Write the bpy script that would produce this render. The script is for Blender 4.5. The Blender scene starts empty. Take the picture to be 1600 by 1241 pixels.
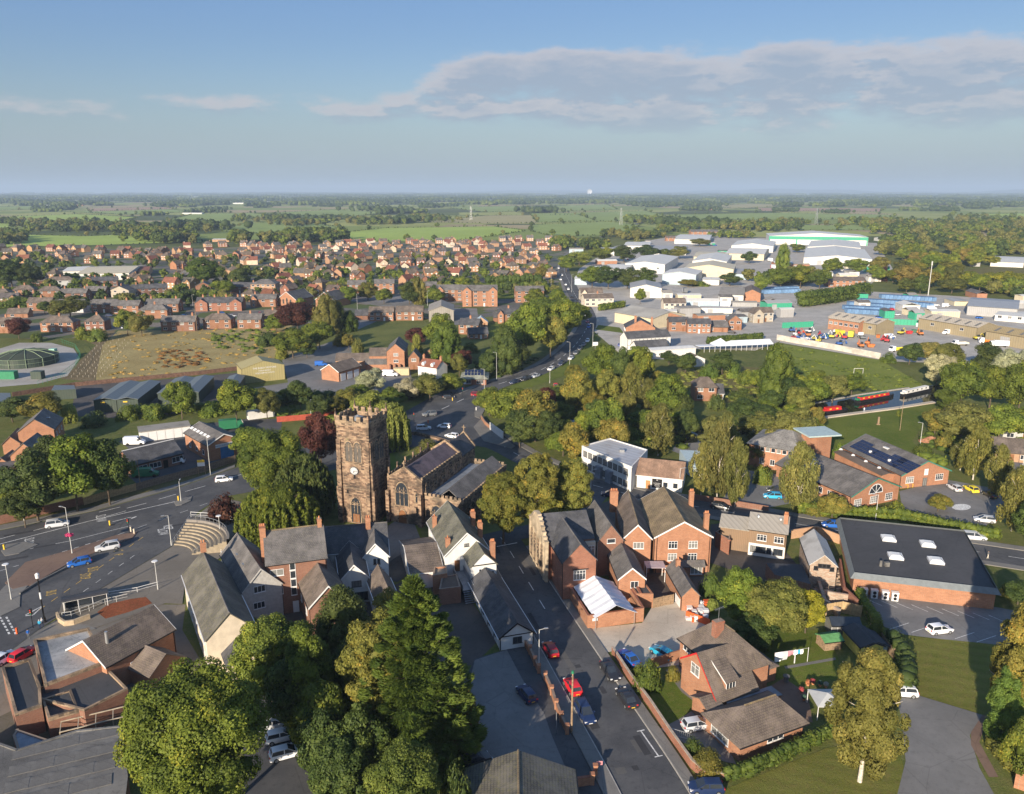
import bpy,bmesh,math,random
import numpy as np
from mathutils import Vector,Matrix
random.seed(7)
R=math.radians
sc=bpy.context.scene
C=sc.collection
H=70.0
FPX=1244.0
CX,CY,HOR=800.0,620.5,299.0
PITCH=math.atan((CY-HOR)/FPX)
cam=bpy.data.cameras.new("camera")
cam.lens=36.0*FPX/1600.0
cam.sensor_width=36.0
cam.clip_start=1.0
cam.clip_end=80000.0
camo=bpy.data.objects.new("camera",cam)
camo.location=(0,0,H)
camo.rotation_euler=(math.pi/2-PITCH,0,0)
C.objects.link(camo)
sc.camera=camo
SUN_EL=R(17.5)
SUN_AZ=R(205.0)
world=bpy.data.worlds.new("World")
sc.world=world
world.use_nodes=True
sun=bpy.data.lights.new("sun",'SUN')
sun.energy=5.0
sun.angle=R(0.53)
sun.color=(1.0,0.86,0.68)
suno=bpy.data.objects.new("sun",sun)
sd=Vector((math.sin(SUN_AZ)*math.cos(SUN_EL),math.cos(SUN_AZ)*math.cos(SUN_EL),math.sin(SUN_EL)))
suno.rotation_euler=sd.to_track_quat('Z','Y').to_euler()
suno.location=sd*500
C.objects.link(suno)
vs=sc.view_settings
vs.view_transform='Standard'
vs.look='None'
vs.gamma=1
vs.use_curve_mapping=False
vs.exposure=0.80
HAZE=0.00009
class NT:
 """tiny helper around a node tree"""
 def __init__(s,tree):
  s.t=tree
  s.n=tree.nodes
  s.l=tree.links
 def new(s,typ,**kw):
  nd=s.n.new(typ)
  for k,v in kw.items():
   setattr(nd,k,v)
  return nd
 def put(s,sock,val):
  if hasattr(val,'is_output'):
   s.l.new(val,sock)
  elif val is not None:
   if sock.type=='RGBA' and hasattr(val,'__len__')and len(val)==3:
    val=(*val,1)
   elif sock.type=='RGBA' and not hasattr(val,'__len__'):
    val=(val,val,val,1)
   sock.default_value=val
 def math(s,op,a,b=None,c=None,clamp=False):
  nd=s.new('ShaderNodeMath',operation=op,use_clamp=clamp)
  s.put(nd.inputs[0],a)
  if b is not None:s.put(nd.inputs[1],b)
  if c is not None:s.put(nd.inputs[2],c)
  return nd.outputs[0]
 def vmath(s,op,a,b=None,scale=None):
  nd=s.new('ShaderNodeVectorMath',operation=op)
  s.put(nd.inputs[0],a)
  if b is not None:s.put(nd.inputs[1],b)
  if scale is not None:s.put(nd.inputs['Scale'],scale)
  return nd.outputs[0]
 def mix(s,fac,a,b,blend='MIX'):
  nd=s.new('ShaderNodeMix',data_type='RGBA',blend_type=blend)
  s.put(nd.inputs[0],fac)
  s.put(nd.inputs[6],a)
  s.put(nd.inputs[7],b)
  return nd.outputs[2]
 def ss(s,x,lo,hi,a=0.0,b=1.0):
  nd=s.new('ShaderNodeMapRange',interpolation_type='SMOOTHSTEP')
  s.put(nd.inputs[0],x)
  s.put(nd.inputs[1],lo);s.put(nd.inputs[2],hi)
  s.put(nd.inputs[3],a);s.put(nd.inputs[4],b)
  return nd.outputs[0]
 def noise(s,vec,scale,detail=3,rough=0.55):
  nd=s.new('ShaderNodeTexNoise')
  s.put(nd.inputs['Vector'],vec)
  nd.inputs['Scale'].default_value=scale
  nd.inputs['Detail'].default_value=detail
  nd.inputs['Roughness'].default_value=rough
  return nd.outputs[0]
 def sep(s,v):
  nd=s.new('ShaderNodeSeparateXYZ')
  s.put(nd.inputs[0],v)
  return nd.outputs
 def comb(s,x,y,z):
  nd=s.new('ShaderNodeCombineXYZ')
  s.put(nd.inputs[0],x);s.put(nd.inputs[1],y);s.put(nd.inputs[2],z)
  return nd.outputs[0]
 def coord(s,which='Object'):
  return s.new('ShaderNodeTexCoord').outputs[which]
w=NT(world.node_tree)
w.n.clear()
outw=w.new('ShaderNodeOutputWorld')
bg=w.new('ShaderNodeBackground')
w.l.new(bg.outputs[0],outw.inputs[0])
sky=w.new('ShaderNodeTexSky',sky_type='NISHITA')
sky.sun_disc=False
sky.sun_elevation=SUN_EL
sky.sun_rotation=SUN_AZ
sky.altitude=100
sky.air_density=1.0
sky.dust_density=0.8
sky.ozone_density=2.0
dirv=w.coord('Generated')
sx,sy,sz=w.sep(dirv)
az=w.math('ARCTAN2',sx,sy)
el=w.math('ARCSINE',sz)
def cloud_field(de):
 e=w.math('ADD',el,de)
 v=w.comb(w.math('MULTIPLY',az,11.0),w.math('MULTIPLY',e,34.0),3.3)
 n=w.noise(v,1.0,8,0.62)
 v2=w.comb(w.math('MULTIPLY',az,1.6),w.math('MULTIPLY',e,4.0),9.1)
 n2=w.noise(v2,1.0,2,0.5)
 right=w.ss(az,-0.20,-0.02)
 topb=w.math('MULTIPLY_ADD',right,0.055,0.128)
 up=w.ss(e,topb,w.math('SUBTRACT',topb,0.045))
 low=w.ss(e,0.035,w.math('MULTIPLY_ADD',right,-0.01,0.11))
 m=w.math('MULTIPLY',up,low)
 lf=w.ss(az,-0.52,-0.14,0.80,1.0)
 m=w.math('MULTIPLY',m,lf)
 hi=w.ss(e,0.30,0.5,0.0,0.42)
 m=w.math('MAXIMUM',m,hi)
 d=w.math('ADD',w.math('MULTIPLY',n,1.0),w.math('MULTIPLY',w.math('SUBTRACT',n2,0.5),0.35))
 return w.math('SUBTRACT',w.math('ADD',d,w.math('MULTIPLY',m,0.50)),0.79)
d0=cloud_field(0.0)
d1=cloud_field(0.012)
cover=w.ss(d0,-0.05,0.20)
lit=w.ss(w.math("SUBTRACT",d0,d1),-0.05,0.08)
thin=w.ss(d0,0.45,0.08)
litc=w.math('MULTIPLY',lit,thin)
ccol=w.mix(litc,(3.5,4.1,5.1),(6.1,5.75,5.95))
hazy=w.ss(el,0.16,0.0)
skyc=w.mix(w.math('MULTIPLY',hazy,0.78),sky.outputs[0],(3.1,4.0,5.05))
skyc=w.mix(w.math('MULTIPLY',w.ss(el,0.04,0.22,0.0,0.5),1.0),skyc,(1.7,3.5,7.2))
cov=w.math('MULTIPLY',cover,w.ss(el,0.03,0.10,0.15,0.8))
skyc=w.mix(cov,skyc,ccol)
w.l.new(skyc,bg.inputs[0])
bg.inputs[1].default_value=0.058
def W(px,py,z=0.0):
 """point of the place seen at (px, py) of the photograph, at height z"""
 u=(px-CX)/FPX
 v=-(py-CY)/FPX
 dy=math.cos(PITCH)+v*math.sin(PITCH)
 dz=-math.sin(PITCH)+v*math.cos(PITCH)
 t=(z-H)/dz
 return Vector((u*t,dy*t,z))
def hat(base,top):
 b=W(*base)
 v=-(top[1]-CY)/FPX
 dy=math.cos(PITCH)+v*math.sin(PITCH)
 dz=-math.sin(PITCH)+v*math.cos(PITCH)
 return H+dz/dy*b.y
def pix(p):
 """where a world point appears in the photograph"""
 y,z=p[1],p[2]-H
 d=y*math.cos(PITCH)-z*math.sin(PITCH)
 up=y*math.sin(PITCH)+z*math.cos(PITCH)
 return(CX+FPX*p[0]/d,CY-FPX*up/d)
def mpp(y_world):
 return math.hypot(y_world,H)/FPX
MATS={}
def mat(key,builder,*a,**k):
 if key not in MATS:
  m=bpy.data.materials.new(key)
  m.use_nodes=True
  t=NT(m.node_tree)
  t.n.clear()
  o=t.new('ShaderNodeOutputMaterial')
  b=t.new('ShaderNodeBsdfPrincipled')
  t.l.new(b.outputs[0],o.inputs[0])
  t.o=o
  t.b=b
  b.inputs['Roughness'].default_value=0.85
  b.inputs['Specular IOR Level'].default_value=0.25
  builder(t,*a,**k)
  MATS[key]=m
 return MATS[key]
def otint(t,col):
 oi=t.new('ShaderNodeObjectInfo')
 return t.mix(1.0,col,oi.outputs['Color'],'MULTIPLY')
def bump(t,h,strength=0.3,dist=0.02):
 nd=t.new('ShaderNodeBump')
 nd.inputs['Strength'].default_value=strength
 nd.inputs['Distance'].default_value=dist
 t.l.new(h,nd.inputs['Height'])
 t.l.new(nd.outputs[0],t.b.inputs['Normal'])
def b_plain(t,col,rough=0.7,var=0.15,scale=1.5,metal=0.0,spec=0.3):
 n=t.noise(t.coord(),scale,4)
 dark=tuple(c*(1-var)for c in col)
 lite=tuple(min(1,c*(1+var))for c in col)
 c=t.mix(t.ss(n,0.3,0.7),dark,lite)
 t.put(t.b.inputs['Base Color'],otint(t,c))
 t.b.inputs['Roughness'].default_value=rough
 t.b.inputs['Metallic'].default_value=metal
 t.b.inputs['Specular IOR Level'].default_value=spec
def plain(name,col,rough=0.7,var=0.15,scale=1.5,metal=0.0,spec=0.3):
 return mat(name,b_plain,col,rough,var,scale,metal,spec)
def wallvec(t):
 x,y,z=t.sep(t.coord())
 return t.comb(t.math('ADD',x,y),z,0.0),z
def b_brick(t,c1,c2,mortar,dirt=0.35):
 v,z=wallvec(t)
 br=t.new('ShaderNodeTexBrick')
 t.put(br.inputs['Vector'],v)
 br.inputs['Scale'].default_value=1.0
 br.inputs['Brick Width'].default_value=0.45
 br.inputs['Row Height'].default_value=0.15
 br.inputs['Mortar Size'].default_value=0.016
 t.put(br.inputs['Color1'],c1);t.put(br.inputs['Color2'],c2);t.put(br.inputs['Mortar'],mortar)
 oc=t.coord()
 n=t.noise(oc,0.45,5,0.6)
 n2=t.noise(oc,3.0,4,0.7)
 c=t.mix(t.math('MULTIPLY',t.ss(n,0.42,0.72),dirt),br.outputs[0],tuple(x*0.38 for x in c1))
 c=t.mix(t.math('MULTIPLY',t.ss(n2,0.5,0.8),0.4),c,tuple(min(1,x*1.5+0.03)for x in c1))
 t.put(t.b.inputs['Base Color'],otint(t,c))
 bump(t,br.outputs[1],0.3,0.01)
def b_stone(t,c1,c2,mortar,soot):
 v,z=wallvec(t)
 br=t.new('ShaderNodeTexBrick')
 t.put(br.inputs['Vector'],v)
 br.inputs['Scale'].default_value=1.0
 br.inputs['Brick Width'].default_value=0.85
 br.inputs['Row Height'].default_value=0.36
 br.inputs['Mortar Size'].default_value=0.03
 br.inputs['Bias'].default_value=-0.1
 t.put(br.inputs['Color1'],c1);t.put(br.inputs['Color2'],c2);t.put(br.inputs['Mortar'],mortar)
 xs,zs,_=t.sep(v)
 row=t.math('FLOOR',t.math('DIVIDE',zs,0.36))
 colx=t.math('FLOOR',t.math('DIVIDE',t.math('ADD',xs,t.math('MULTIPLY',t.math('MODULO',row,2.0),0.42)),0.85))
 wn=t.new('ShaderNodeTexWhiteNoise',noise_dimensions='2D')
 t.put(wn.inputs['Vector'],t.comb(colx,row,0.0))
 c=t.mix(t.ss(wn.outputs[0],0.25,0.9,0.0,0.85),br.outputs[0],(0.47,0.33,0.22))
 c=t.mix(t.ss(wn.outputs[0],0.30,0.0,0.0,0.85),c,(0.085,0.06,0.05))
 oc=t.coord()
 n=t.noise(oc,0.28,6,0.68)
 c=t.mix(t.math('MULTIPLY',t.ss(n,0.40,0.66),0.85),c,soot)
 n2=t.noise(oc,6.0,4,0.7)
 c=t.mix(t.math('MULTIPLY',n2,0.35),c,(0.05,0.04,0.03))
 n3=t.noise(oc,0.6,4,0.6)
 c=t.mix(t.math('MULTIPLY',t.ss(n3,0.62,0.75),0.5),c,(0.20,0.20,0.09))
 t.put(t.b.inputs['Base Color'],c)
 t.b.inputs['Roughness'].default_value=0.95
 bump(t,t.math('ADD',br.outputs[1],t.math('MULTIPLY',n2,-1.0)),0.6,0.04)
def b_roof(t,c1,c2,moss,mossamt=0.3,roww=0.32,rowh=0.24,rough=0.75,patch=0.5):
 x,y,z=t.sep(t.coord())
 gn=t.new('ShaderNodeNewGeometry')
 vt=t.new('ShaderNodeVectorTransform',vector_type='NORMAL',convert_from='WORLD',convert_to='OBJECT')
 t.l.new(gn.outputs['True Normal'],vt.inputs[0])
 nx,ny,nz=t.sep(vt.outputs[0])
 ax=t.math('ABSOLUTE',nx)
 ay=t.math('ABSOLUTE',ny)
 side=t.math('GREATER_THAN',ax,ay)
 u=t.math('ADD',t.math('MULTIPLY',side,y),t.math('MULTIPLY',t.math('SUBTRACT',1.0,side),x))
 v=t.comb(u,t.math('MULTIPLY',z,1.7),0.0)
 br=t.new('ShaderNodeTexBrick')
 t.put(br.inputs['Vector'],v)
 br.inputs['Scale'].default_value=1.0
 br.inputs['Brick Width'].default_value=roww
 br.inputs['Row Height'].default_value=rowh
 br.inputs['Mortar Size'].default_value=0.02
 t.put(br.inputs['Color1'],c1);t.put(br.inputs['Color2'],c2)
 t.put(br.inputs['Mortar'],tuple(q*0.35 for q in c1))
 oc=t.coord()
 n=t.noise(oc,0.35,6,0.65)
 n2=t.noise(oc,2.4,5,0.75)
 st=t.noise(t.comb(t.math('MULTIPLY',u,2.2),t.math('MULTIPLY',z,0.25),1.0),1.0,4,0.7)
 c=t.mix(t.math('MULTIPLY',t.ss(n,0.38,0.68),patch),br.outputs[0],tuple(min(1,q*1.9)for q in c2))
 c=t.mix(t.math('MULTIPLY',t.ss(st,0.5,0.75),0.45),c,tuple(q*0.45 for q in c1))
 c=t.mix(t.math('MULTIPLY',t.ss(n2,0.48,0.70),mossamt),c,moss)
 t.put(t.b.inputs['Base Color'],otint(t,c))
 t.b.inputs['Roughness'].default_value=rough
 t.b.inputs['Specular IOR Level'].default_value=0.35
 bump(t,t.math('ADD',br.outputs[1],t.math('MULTIPLY',n2,-0.5)),0.5,0.03)
def b_ribbed(t,col,rough=0.5,pitch=1.0,var=0.2,dirt=(0.12,0.11,0.09)):
 x,y,z=t.sep(t.coord())
 s=t.math('ADD',t.math('ADD',x,y),0.0)
 r=t.math('SINE',t.math('MULTIPLY',s,6.2832/pitch))
 oc=t.coord()
 n=t.noise(oc,0.3,5,0.6)
 c=t.mix(t.math('MULTIPLY',t.ss(r,0.3,1.0),0.35),col,tuple(q*0.55 for q in col))
 c=t.mix(t.math('MULTIPLY',t.ss(n,0.45,0.75),var),c,dirt)
 t.put(t.b.inputs['Base Color'],otint(t,c))
 t.b.inputs['Roughness'].default_value=rough
 bump(t,r,0.25,0.03)
def b_asphalt(t,c1,c2,gravel=0.0,patch=0.5):
 oc=t.coord('Object')
 n=t.noise(oc,0.11,6,0.62)
 n2=t.noise(oc,1.1,5,0.7)
 n3=t.noise(oc,14.0,3,0.8)
 c=t.mix(t.ss(n,0.35,0.65),c1,c2)
 c=t.mix(t.math('MULTIPLY',t.ss(n2,0.5,0.75),patch),c,tuple(q*0.55 for q in c1))
 vo=t.new('ShaderNodeTexVoronoi',feature='DISTANCE_TO_EDGE')
 t.put(vo.inputs['Vector'],oc)
 vo.inputs['Scale'].default_value=0.16
 cr=t.ss(vo.outputs[0],0.012,0.0,0.0,0.4)
 c=t.mix(cr,c,tuple(q*0.5 for q in c1))
 c=t.mix(t.math('MULTIPLY',t.ss(n3,0.35,0.75),0.35+gravel),c,tuple(min(1,q*1.55)for q in c2))
 t.put(t.b.inputs['Base Color'],c)
 t.b.inputs['Roughness'].default_value=0.88
 bump(t,n3,0.3,0.01)
def b_grass(t,c1,c2,c3,s=1.0,stripes=0.0):
 oc=t.coord('Object')
 n=t.noise(oc,0.05*s,6,0.62)
 n2=t.noise(oc,0.6*s,6,0.7)
 n3=t.noise(oc,5.0*s,3,0.7)
 c=t.mix(t.ss(n,0.35,0.65),c1,c2)
 c=t.mix(t.ss(n2,0.42,0.72,0.0,0.75),c,c3)
 c=t.mix(t.ss(n3,0.3,0.75,0.0,0.5),c,tuple(q*0.5 for q in c1))
 if stripes:
  x,y,z=t.sep(oc)
  wv=t.math('SINE',t.math('MULTIPLY',t.math('ADD',t.math('MULTIPLY',x,0.35),y),stripes))
  c=t.mix(t.ss(wv,-0.8,0.8,0.0,0.10),c,tuple(min(1,q*1.7)for q in c2))
 t.put(t.b.inputs['Base Color'],c)
 t.b.inputs['Roughness'].default_value=0.95
 t.b.inputs['Specular IOR Level'].default_value=0.1
 bump(t,t.math('ADD',n3,n2),0.8,0.15)
def b_foliage(t,c1,c2,hi,trans=0.25):
 at=t.new('ShaderNodeAttribute',attribute_name='tint')
 f=at.outputs['Fac']
 c=t.mix(t.ss(f,0.0,0.75),c1,c2)
 c=t.mix(t.ss(f,0.72,1.0,0.0,0.85),c,hi)
 oc=t.coord()
 n=t.noise(oc,0.35,3,0.6)
 c=t.mix(t.ss(n,0.35,0.7,0.0,0.45),c,tuple(q*0.55 for q in c1))
 c=otint(t,c)
 t.put(t.b.inputs['Base Color'],c)
 t.b.inputs['Roughness'].default_value=0.6
 t.b.inputs['Specular IOR Level'].default_value=0.2
 tr=t.new('ShaderNodeBsdfTranslucent')
 t.put(tr.inputs[0],c)
 mx=t.new('ShaderNodeMixShader')
 mx.inputs[0].default_value=trans
 t.l.new(t.b.outputs[0],mx.inputs[1])
 t.l.new(tr.outputs[0],mx.inputs[2])
 t.l.new(mx.outputs[0],t.o.inputs[0])
def b_glass(t,col,rough=0.08):
 oc=t.coord()
 n=t.noise(oc,1.2,2)
 t.put(t.b.inputs['Base Color'],t.mix(n,col,tuple(q*2.2 for q in col)))
 t.b.inputs['Roughness'].default_value=rough
 t.b.inputs['Specular IOR Level'].default_value=0.8
 bump(t,n,0.05,0.02)
BRD=mat('red_brick',b_brick,(0.33,0.125,0.075),(0.25,0.095,0.06),(0.28,0.22,0.17))
BO=mat('orange_brick',b_brick,(0.42,0.185,0.10),(0.33,0.14,0.078),(0.32,0.25,0.18))
BN=mat('brown_brick',b_brick,(0.26,0.125,0.08),(0.22,0.09,0.06),(0.25,0.20,0.16))
BF=mat('buff_brick',b_brick,(0.52,0.30,0.17),(0.45,0.25,0.14),(0.36,0.29,0.22),0.2)
STONE=mat('sandstone',b_stone,(0.37,0.235,0.155),(0.21,0.135,0.095),(0.10,0.078,0.06),(0.055,0.046,0.040))
STP=mat('pale_sandstone',b_stone,(0.42,0.31,0.20),(0.34,0.25,0.16),(0.16,0.12,0.09),(0.12,0.10,0.08))
WHITE=plain('white_render',(0.66,0.655,0.63),0.8,0.07,0.8)
CREAM=plain('cream_render',(0.60,0.52,0.41),0.8,0.10,0.8)
GREYR=plain('grey_pebbledash',(0.42,0.41,0.39),0.9,0.12,2.0)
FRAME=plain('white_upvc',(0.70,0.70,0.70),0.4,0.03,2.0)
DARKF=plain('dark_frame',(0.05,0.05,0.055),0.5,0.1,2.0)
SLATE=mat('welsh_slate',b_roof,(0.060,0.062,0.072),(0.085,0.085,0.092),(0.17,0.16,0.09),0.22)
SLATE_MOSS=mat('mossy_slate',b_roof,(0.10,0.095,0.085),(0.13,0.12,0.10),(0.19,0.18,0.07),0.6)
TG=mat('grey_tile',b_roof,(0.105,0.100,0.098),(0.14,0.13,0.125),(0.22,0.20,0.13),0.3,0.34,0.3)
TB=mat('brown_tile',b_roof,(0.115,0.092,0.078),(0.15,0.12,0.10),(0.25,0.21,0.12),0.35,0.34,0.3)
TR=mat('red_tile',b_roof,(0.25,0.095,0.06),(0.19,0.075,0.05),(0.20,0.14,0.09),0.25,0.34,0.3)
TO=mat('weathered_tile',b_roof,(0.17,0.13,0.085),(0.22,0.165,0.10),(0.34,0.27,0.12),0.6,0.34,0.3)
FELT=mat('roofing_felt',b_asphalt,(0.055,0.056,0.06),(0.075,0.075,0.08))
FELT_WET=mat('pale_flat_roof',b_asphalt,(0.16,0.17,0.18),(0.40,0.40,0.40),0.0,0.9)
CONC=mat('weathered_concrete',b_asphalt,(0.085,0.082,0.08),(0.19,0.185,0.175),0.0,0.9)
SHW=mat('white_sheeting',b_ribbed,(0.66,0.65,0.61),0.5,1.2)
SHG=mat('grey_sheeting',b_ribbed,(0.36,0.36,0.36),0.5,1.0)
SHC=mat('cream_sheeting',b_ribbed,(0.60,0.53,0.38),0.5,1.2)
SHEET_K=mat('khaki_sheeting',b_ribbed,(0.37,0.32,0.15),0.55,0.9,0.1)
SHEET_D=mat('dark_green_sheeting',b_ribbed,(0.055,0.075,0.06),0.5,1.0)
SHEET_DR=mat('dark_grey_sheeting',b_ribbed,(0.13,0.15,0.16),0.4,1.6)
SHEET_GR=mat('green_sheeting',b_ribbed,(0.05,0.34,0.21),0.5,1.2,0.1)
SHEET_B=mat('pale_blue_sheeting',b_ribbed,(0.40,0.50,0.56),0.5,1.2)
ASBEST=mat('asbestos_sheeting',b_ribbed,(0.30,0.28,0.25),0.8,1.1,0.5)
BLUE=plain('blue_paint',(0.03,0.17,0.42),0.45,0.15,0.7)
REDP=plain('red_paint',(0.50,0.03,0.03),0.4,0.12)
GREENP=plain('green_paint',(0.03,0.20,0.10),0.5,0.12)
YELLOW=plain('yellow_paint',(0.75,0.48,0.04),0.5,0.1)
ORANGEP=plain('orange_paint',(0.62,0.11,0.03),0.5,0.12)
BLACK=plain('black_paint',(0.015,0.015,0.017),0.4,0.1)
STEEL=plain('galvanised_steel',(0.42,0.43,0.44),0.4,0.1,2.0,0.6)
POLE=plain('pale_painted_pole',(0.55,0.55,0.53),0.5,0.08)
WOOD=plain('weathered_timber',(0.27,0.19,0.12),0.9,0.3,4.0)
WOODB=plain('brown_door_paint',(0.20,0.09,0.04),0.6,0.15)
POTS=plain('terracotta',(0.46,0.20,0.10),0.8,0.2)
LEAD=plain('lead_sheet',(0.20,0.22,0.25),0.5,0.2,0.8)
GLASS=mat('window_glass',b_glass,(0.018,0.022,0.028))
GLASS_C=mat('curtained_glass',b_glass,(0.13,0.13,0.125),0.15)
SOLAR=mat('solar_glass',b_glass,(0.008,0.012,0.035),0.2)
RUBBER=plain('tyre_rubber',(0.02,0.02,0.02),0.85,0.1)
PAINT=plain('car_paint',(0.8,0.8,0.8),0.28,0.02,1.0,0.0,0.6)
PVC=plain('marquee_fabric',(0.70,0.72,0.76),0.55,0.05,0.6)
ASPH=mat('asphalt',b_asphalt,(0.056,0.058,0.064),(0.100,0.100,0.103),0.0,0.7)
ASPH_L=mat('worn_asphalt',b_asphalt,(0.14,0.138,0.135),(0.20,0.195,0.19))
PAVE=mat('paving',b_asphalt,(0.15,0.145,0.135),(0.20,0.19,0.175))
PAVE_BR=mat('brown_block_paving',b_asphalt,(0.15,0.10,0.08),(0.20,0.135,0.10))
GRAVEL=mat('gravel',b_asphalt,(0.36,0.31,0.25),(0.50,0.44,0.36),0.25)
KERB=plain('kerb_stone',(0.36,0.34,0.31),0.9,0.15)
LINE_W=plain('white_road_paint',(0.62,0.62,0.60),0.7,0.25,3.0)
LINE_Y=plain('yellow_road_paint',(0.55,0.36,0.08),0.7,0.3,3.0)
GRASS=mat('rough_grass',b_grass,(0.10,0.125,0.034),(0.165,0.185,0.052),(0.22,0.19,0.08))
LAWN=mat('lawn',b_grass,(0.10,0.145,0.022),(0.155,0.19,0.035),(0.18,0.17,0.05),1.5)
LAWN_ST=mat('mown_lawn',b_grass,(0.13,0.15,0.028),(0.185,0.185,0.045),(0.21,0.165,0.06),1.5,2.4)
HAY=mat('dry_grass',b_grass,(0.35,0.27,0.115),(0.46,0.37,0.17),(0.22,0.20,0.08),1.2)
SOIL=plain('soil',(0.14,0.09,0.06),0.95,0.3,0.6)
BARK=plain('bark',(0.11,0.085,0.06),0.95,0.3,3.0)
BARK_W=plain('birch_bark',(0.55,0.50,0.43),0.8,0.3,3.0)
LEAF=mat('leaves_green',b_foliage,(0.079,0.116,0.020),(0.194,0.239,0.034),(0.432,0.388,0.049))
LEAF_D=mat('leaves_dark',b_foliage,(0.044,0.072,0.020),(0.107,0.142,0.034),(0.201,0.216,0.049))
LEAF_A=mat('leaves_autumn',b_foliage,(0.130,0.139,0.029),(0.248,0.226,0.047),(0.533,0.331,0.053))
LEAF_B=mat('leaves_birch',b_foliage,(0.130,0.142,0.037),(0.248,0.239,0.065),(0.446,0.365,0.105),0.35)
LEAF_C=mat('leaves_cypress',b_foliage,(0.056,0.091,0.017),(0.130,0.171,0.029),(0.211,0.239,0.042))
LEAF_P=mat('leaves_copper',b_foliage,(0.061,0.022,0.019),(0.121,0.047,0.034),(0.216,0.095,0.054))
LEAF_W=mat('leaves_willow',b_foliage,(0.176,0.203,0.041),(0.324,0.338,0.081),(0.486,0.446,0.121),0.35)
LEAF_S=mat('leaves_silver',b_foliage,(0.270,0.270,0.162),(0.432,0.419,0.284),(0.567,0.540,0.378))
def b_water(t):
 oc=t.coord()
 n=t.noise(oc,0.8,3)
 t.put(t.b.inputs['Base Color'],(0.022,0.024,0.018))
 t.b.inputs['Roughness'].default_value=0.06
 t.b.inputs['Specular IOR Level'].default_value=0.25
 bump(t,n,0.05,0.05)
WATER=mat('canal_water',b_water)
def b_fields(t):
 oc=t.coord('Object')
 x,y,z=t.sep(oc)
 wob=t.noise(oc,0.0006,2)
 v=t.comb(t.math('ADD',t.math('MULTIPLY',x,0.0038),t.math('MULTIPLY',wob,1.5)),t.math('ADD',t.math('MULTIPLY',y,0.0026),t.math('MULTIPLY',wob,1.0)),0.0)
 vo=t.new('ShaderNodeTexVoronoi',feature='F1',distance='CHEBYCHEV')
 t.put(vo.inputs['Vector'],v)
 vo.inputs['Scale'].default_value=1.0
 vo.inputs['Randomness'].default_value=0.8
 r=t.sep(vo.outputs['Color'])[0]
 n=t.noise(oc,0.004,5,0.6)
 c=t.mix(t.ss(r,0.2,0.8),(0.21,0.26,0.075),(0.33,0.35,0.12))
 c=t.mix(t.ss(r,0.82,0.86),c,(0.38,0.31,0.18))
 c=t.mix(t.ss(r,0.16,0.12),c,(0.09,0.11,0.045))
 c=t.mix(t.ss(n,0.45,0.7,0.0,0.3),c,(0.08,0.10,0.03))
 t.put(t.b.inputs['Base Color'],c)
 t.b.inputs['Roughness'].default_value=1.0
 t.b.inputs['Specular IOR Level'].default_value=0.05
FIELDS=mat('farmland',b_fields)
def field_mat(name,c):
 return mat(name,b_grass,c,tuple(q*1.2 for q in c),tuple(q*0.85 for q in c),0.12)
F_BRIGHT=field_mat('bright_pasture',(0.34,0.44,0.10))
F_GREEN=field_mat('pasture',(0.26,0.33,0.10))
F_TAN=field_mat('stubble',(0.38,0.34,0.17))
F_PLOUGH=field_mat('ploughed_earth',(0.40,0.27,0.19))
ALL=[]
FOOT=[]
def newobj(name,me,m=None,parent=None):
 if m is not None and me is not None and not me.materials:
  for q in(m if isinstance(m,(list,tuple))else[m]):
   me.materials.append(q)
 o=bpy.data.objects.new(name,me)
 C.objects.link(o)
 if parent is not None:
  o.parent=parent
 return o
def tag(o,label=None,cat=None,group=None,kind=None):
 if label:o['label']=label
 if cat:o['category']=cat
 if group:o['group']=group
 if kind:o['kind']=kind
 return o
def thing(name,label,cat,loc=(0,0,0),rz=0.0,group=None):
 o=bpy.data.objects.new(name,None)
 o.empty_display_size=0.5
 C.objects.link(o)
 o.location=loc
 o.rotation_euler=(0,0,rz)
 return tag(o,label,cat,group)
def struct(name,me,m,parent=None):
 o=newobj(name,me,m,parent)
 if parent is None:
  o['kind']='structure'
 return o
def stuff(name,me,m,label,cat=None,parent=None):
 o=newobj(name,me,m,parent)
 tag(o,label,cat if parent is None else None,None,'stuff')
 return o
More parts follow.
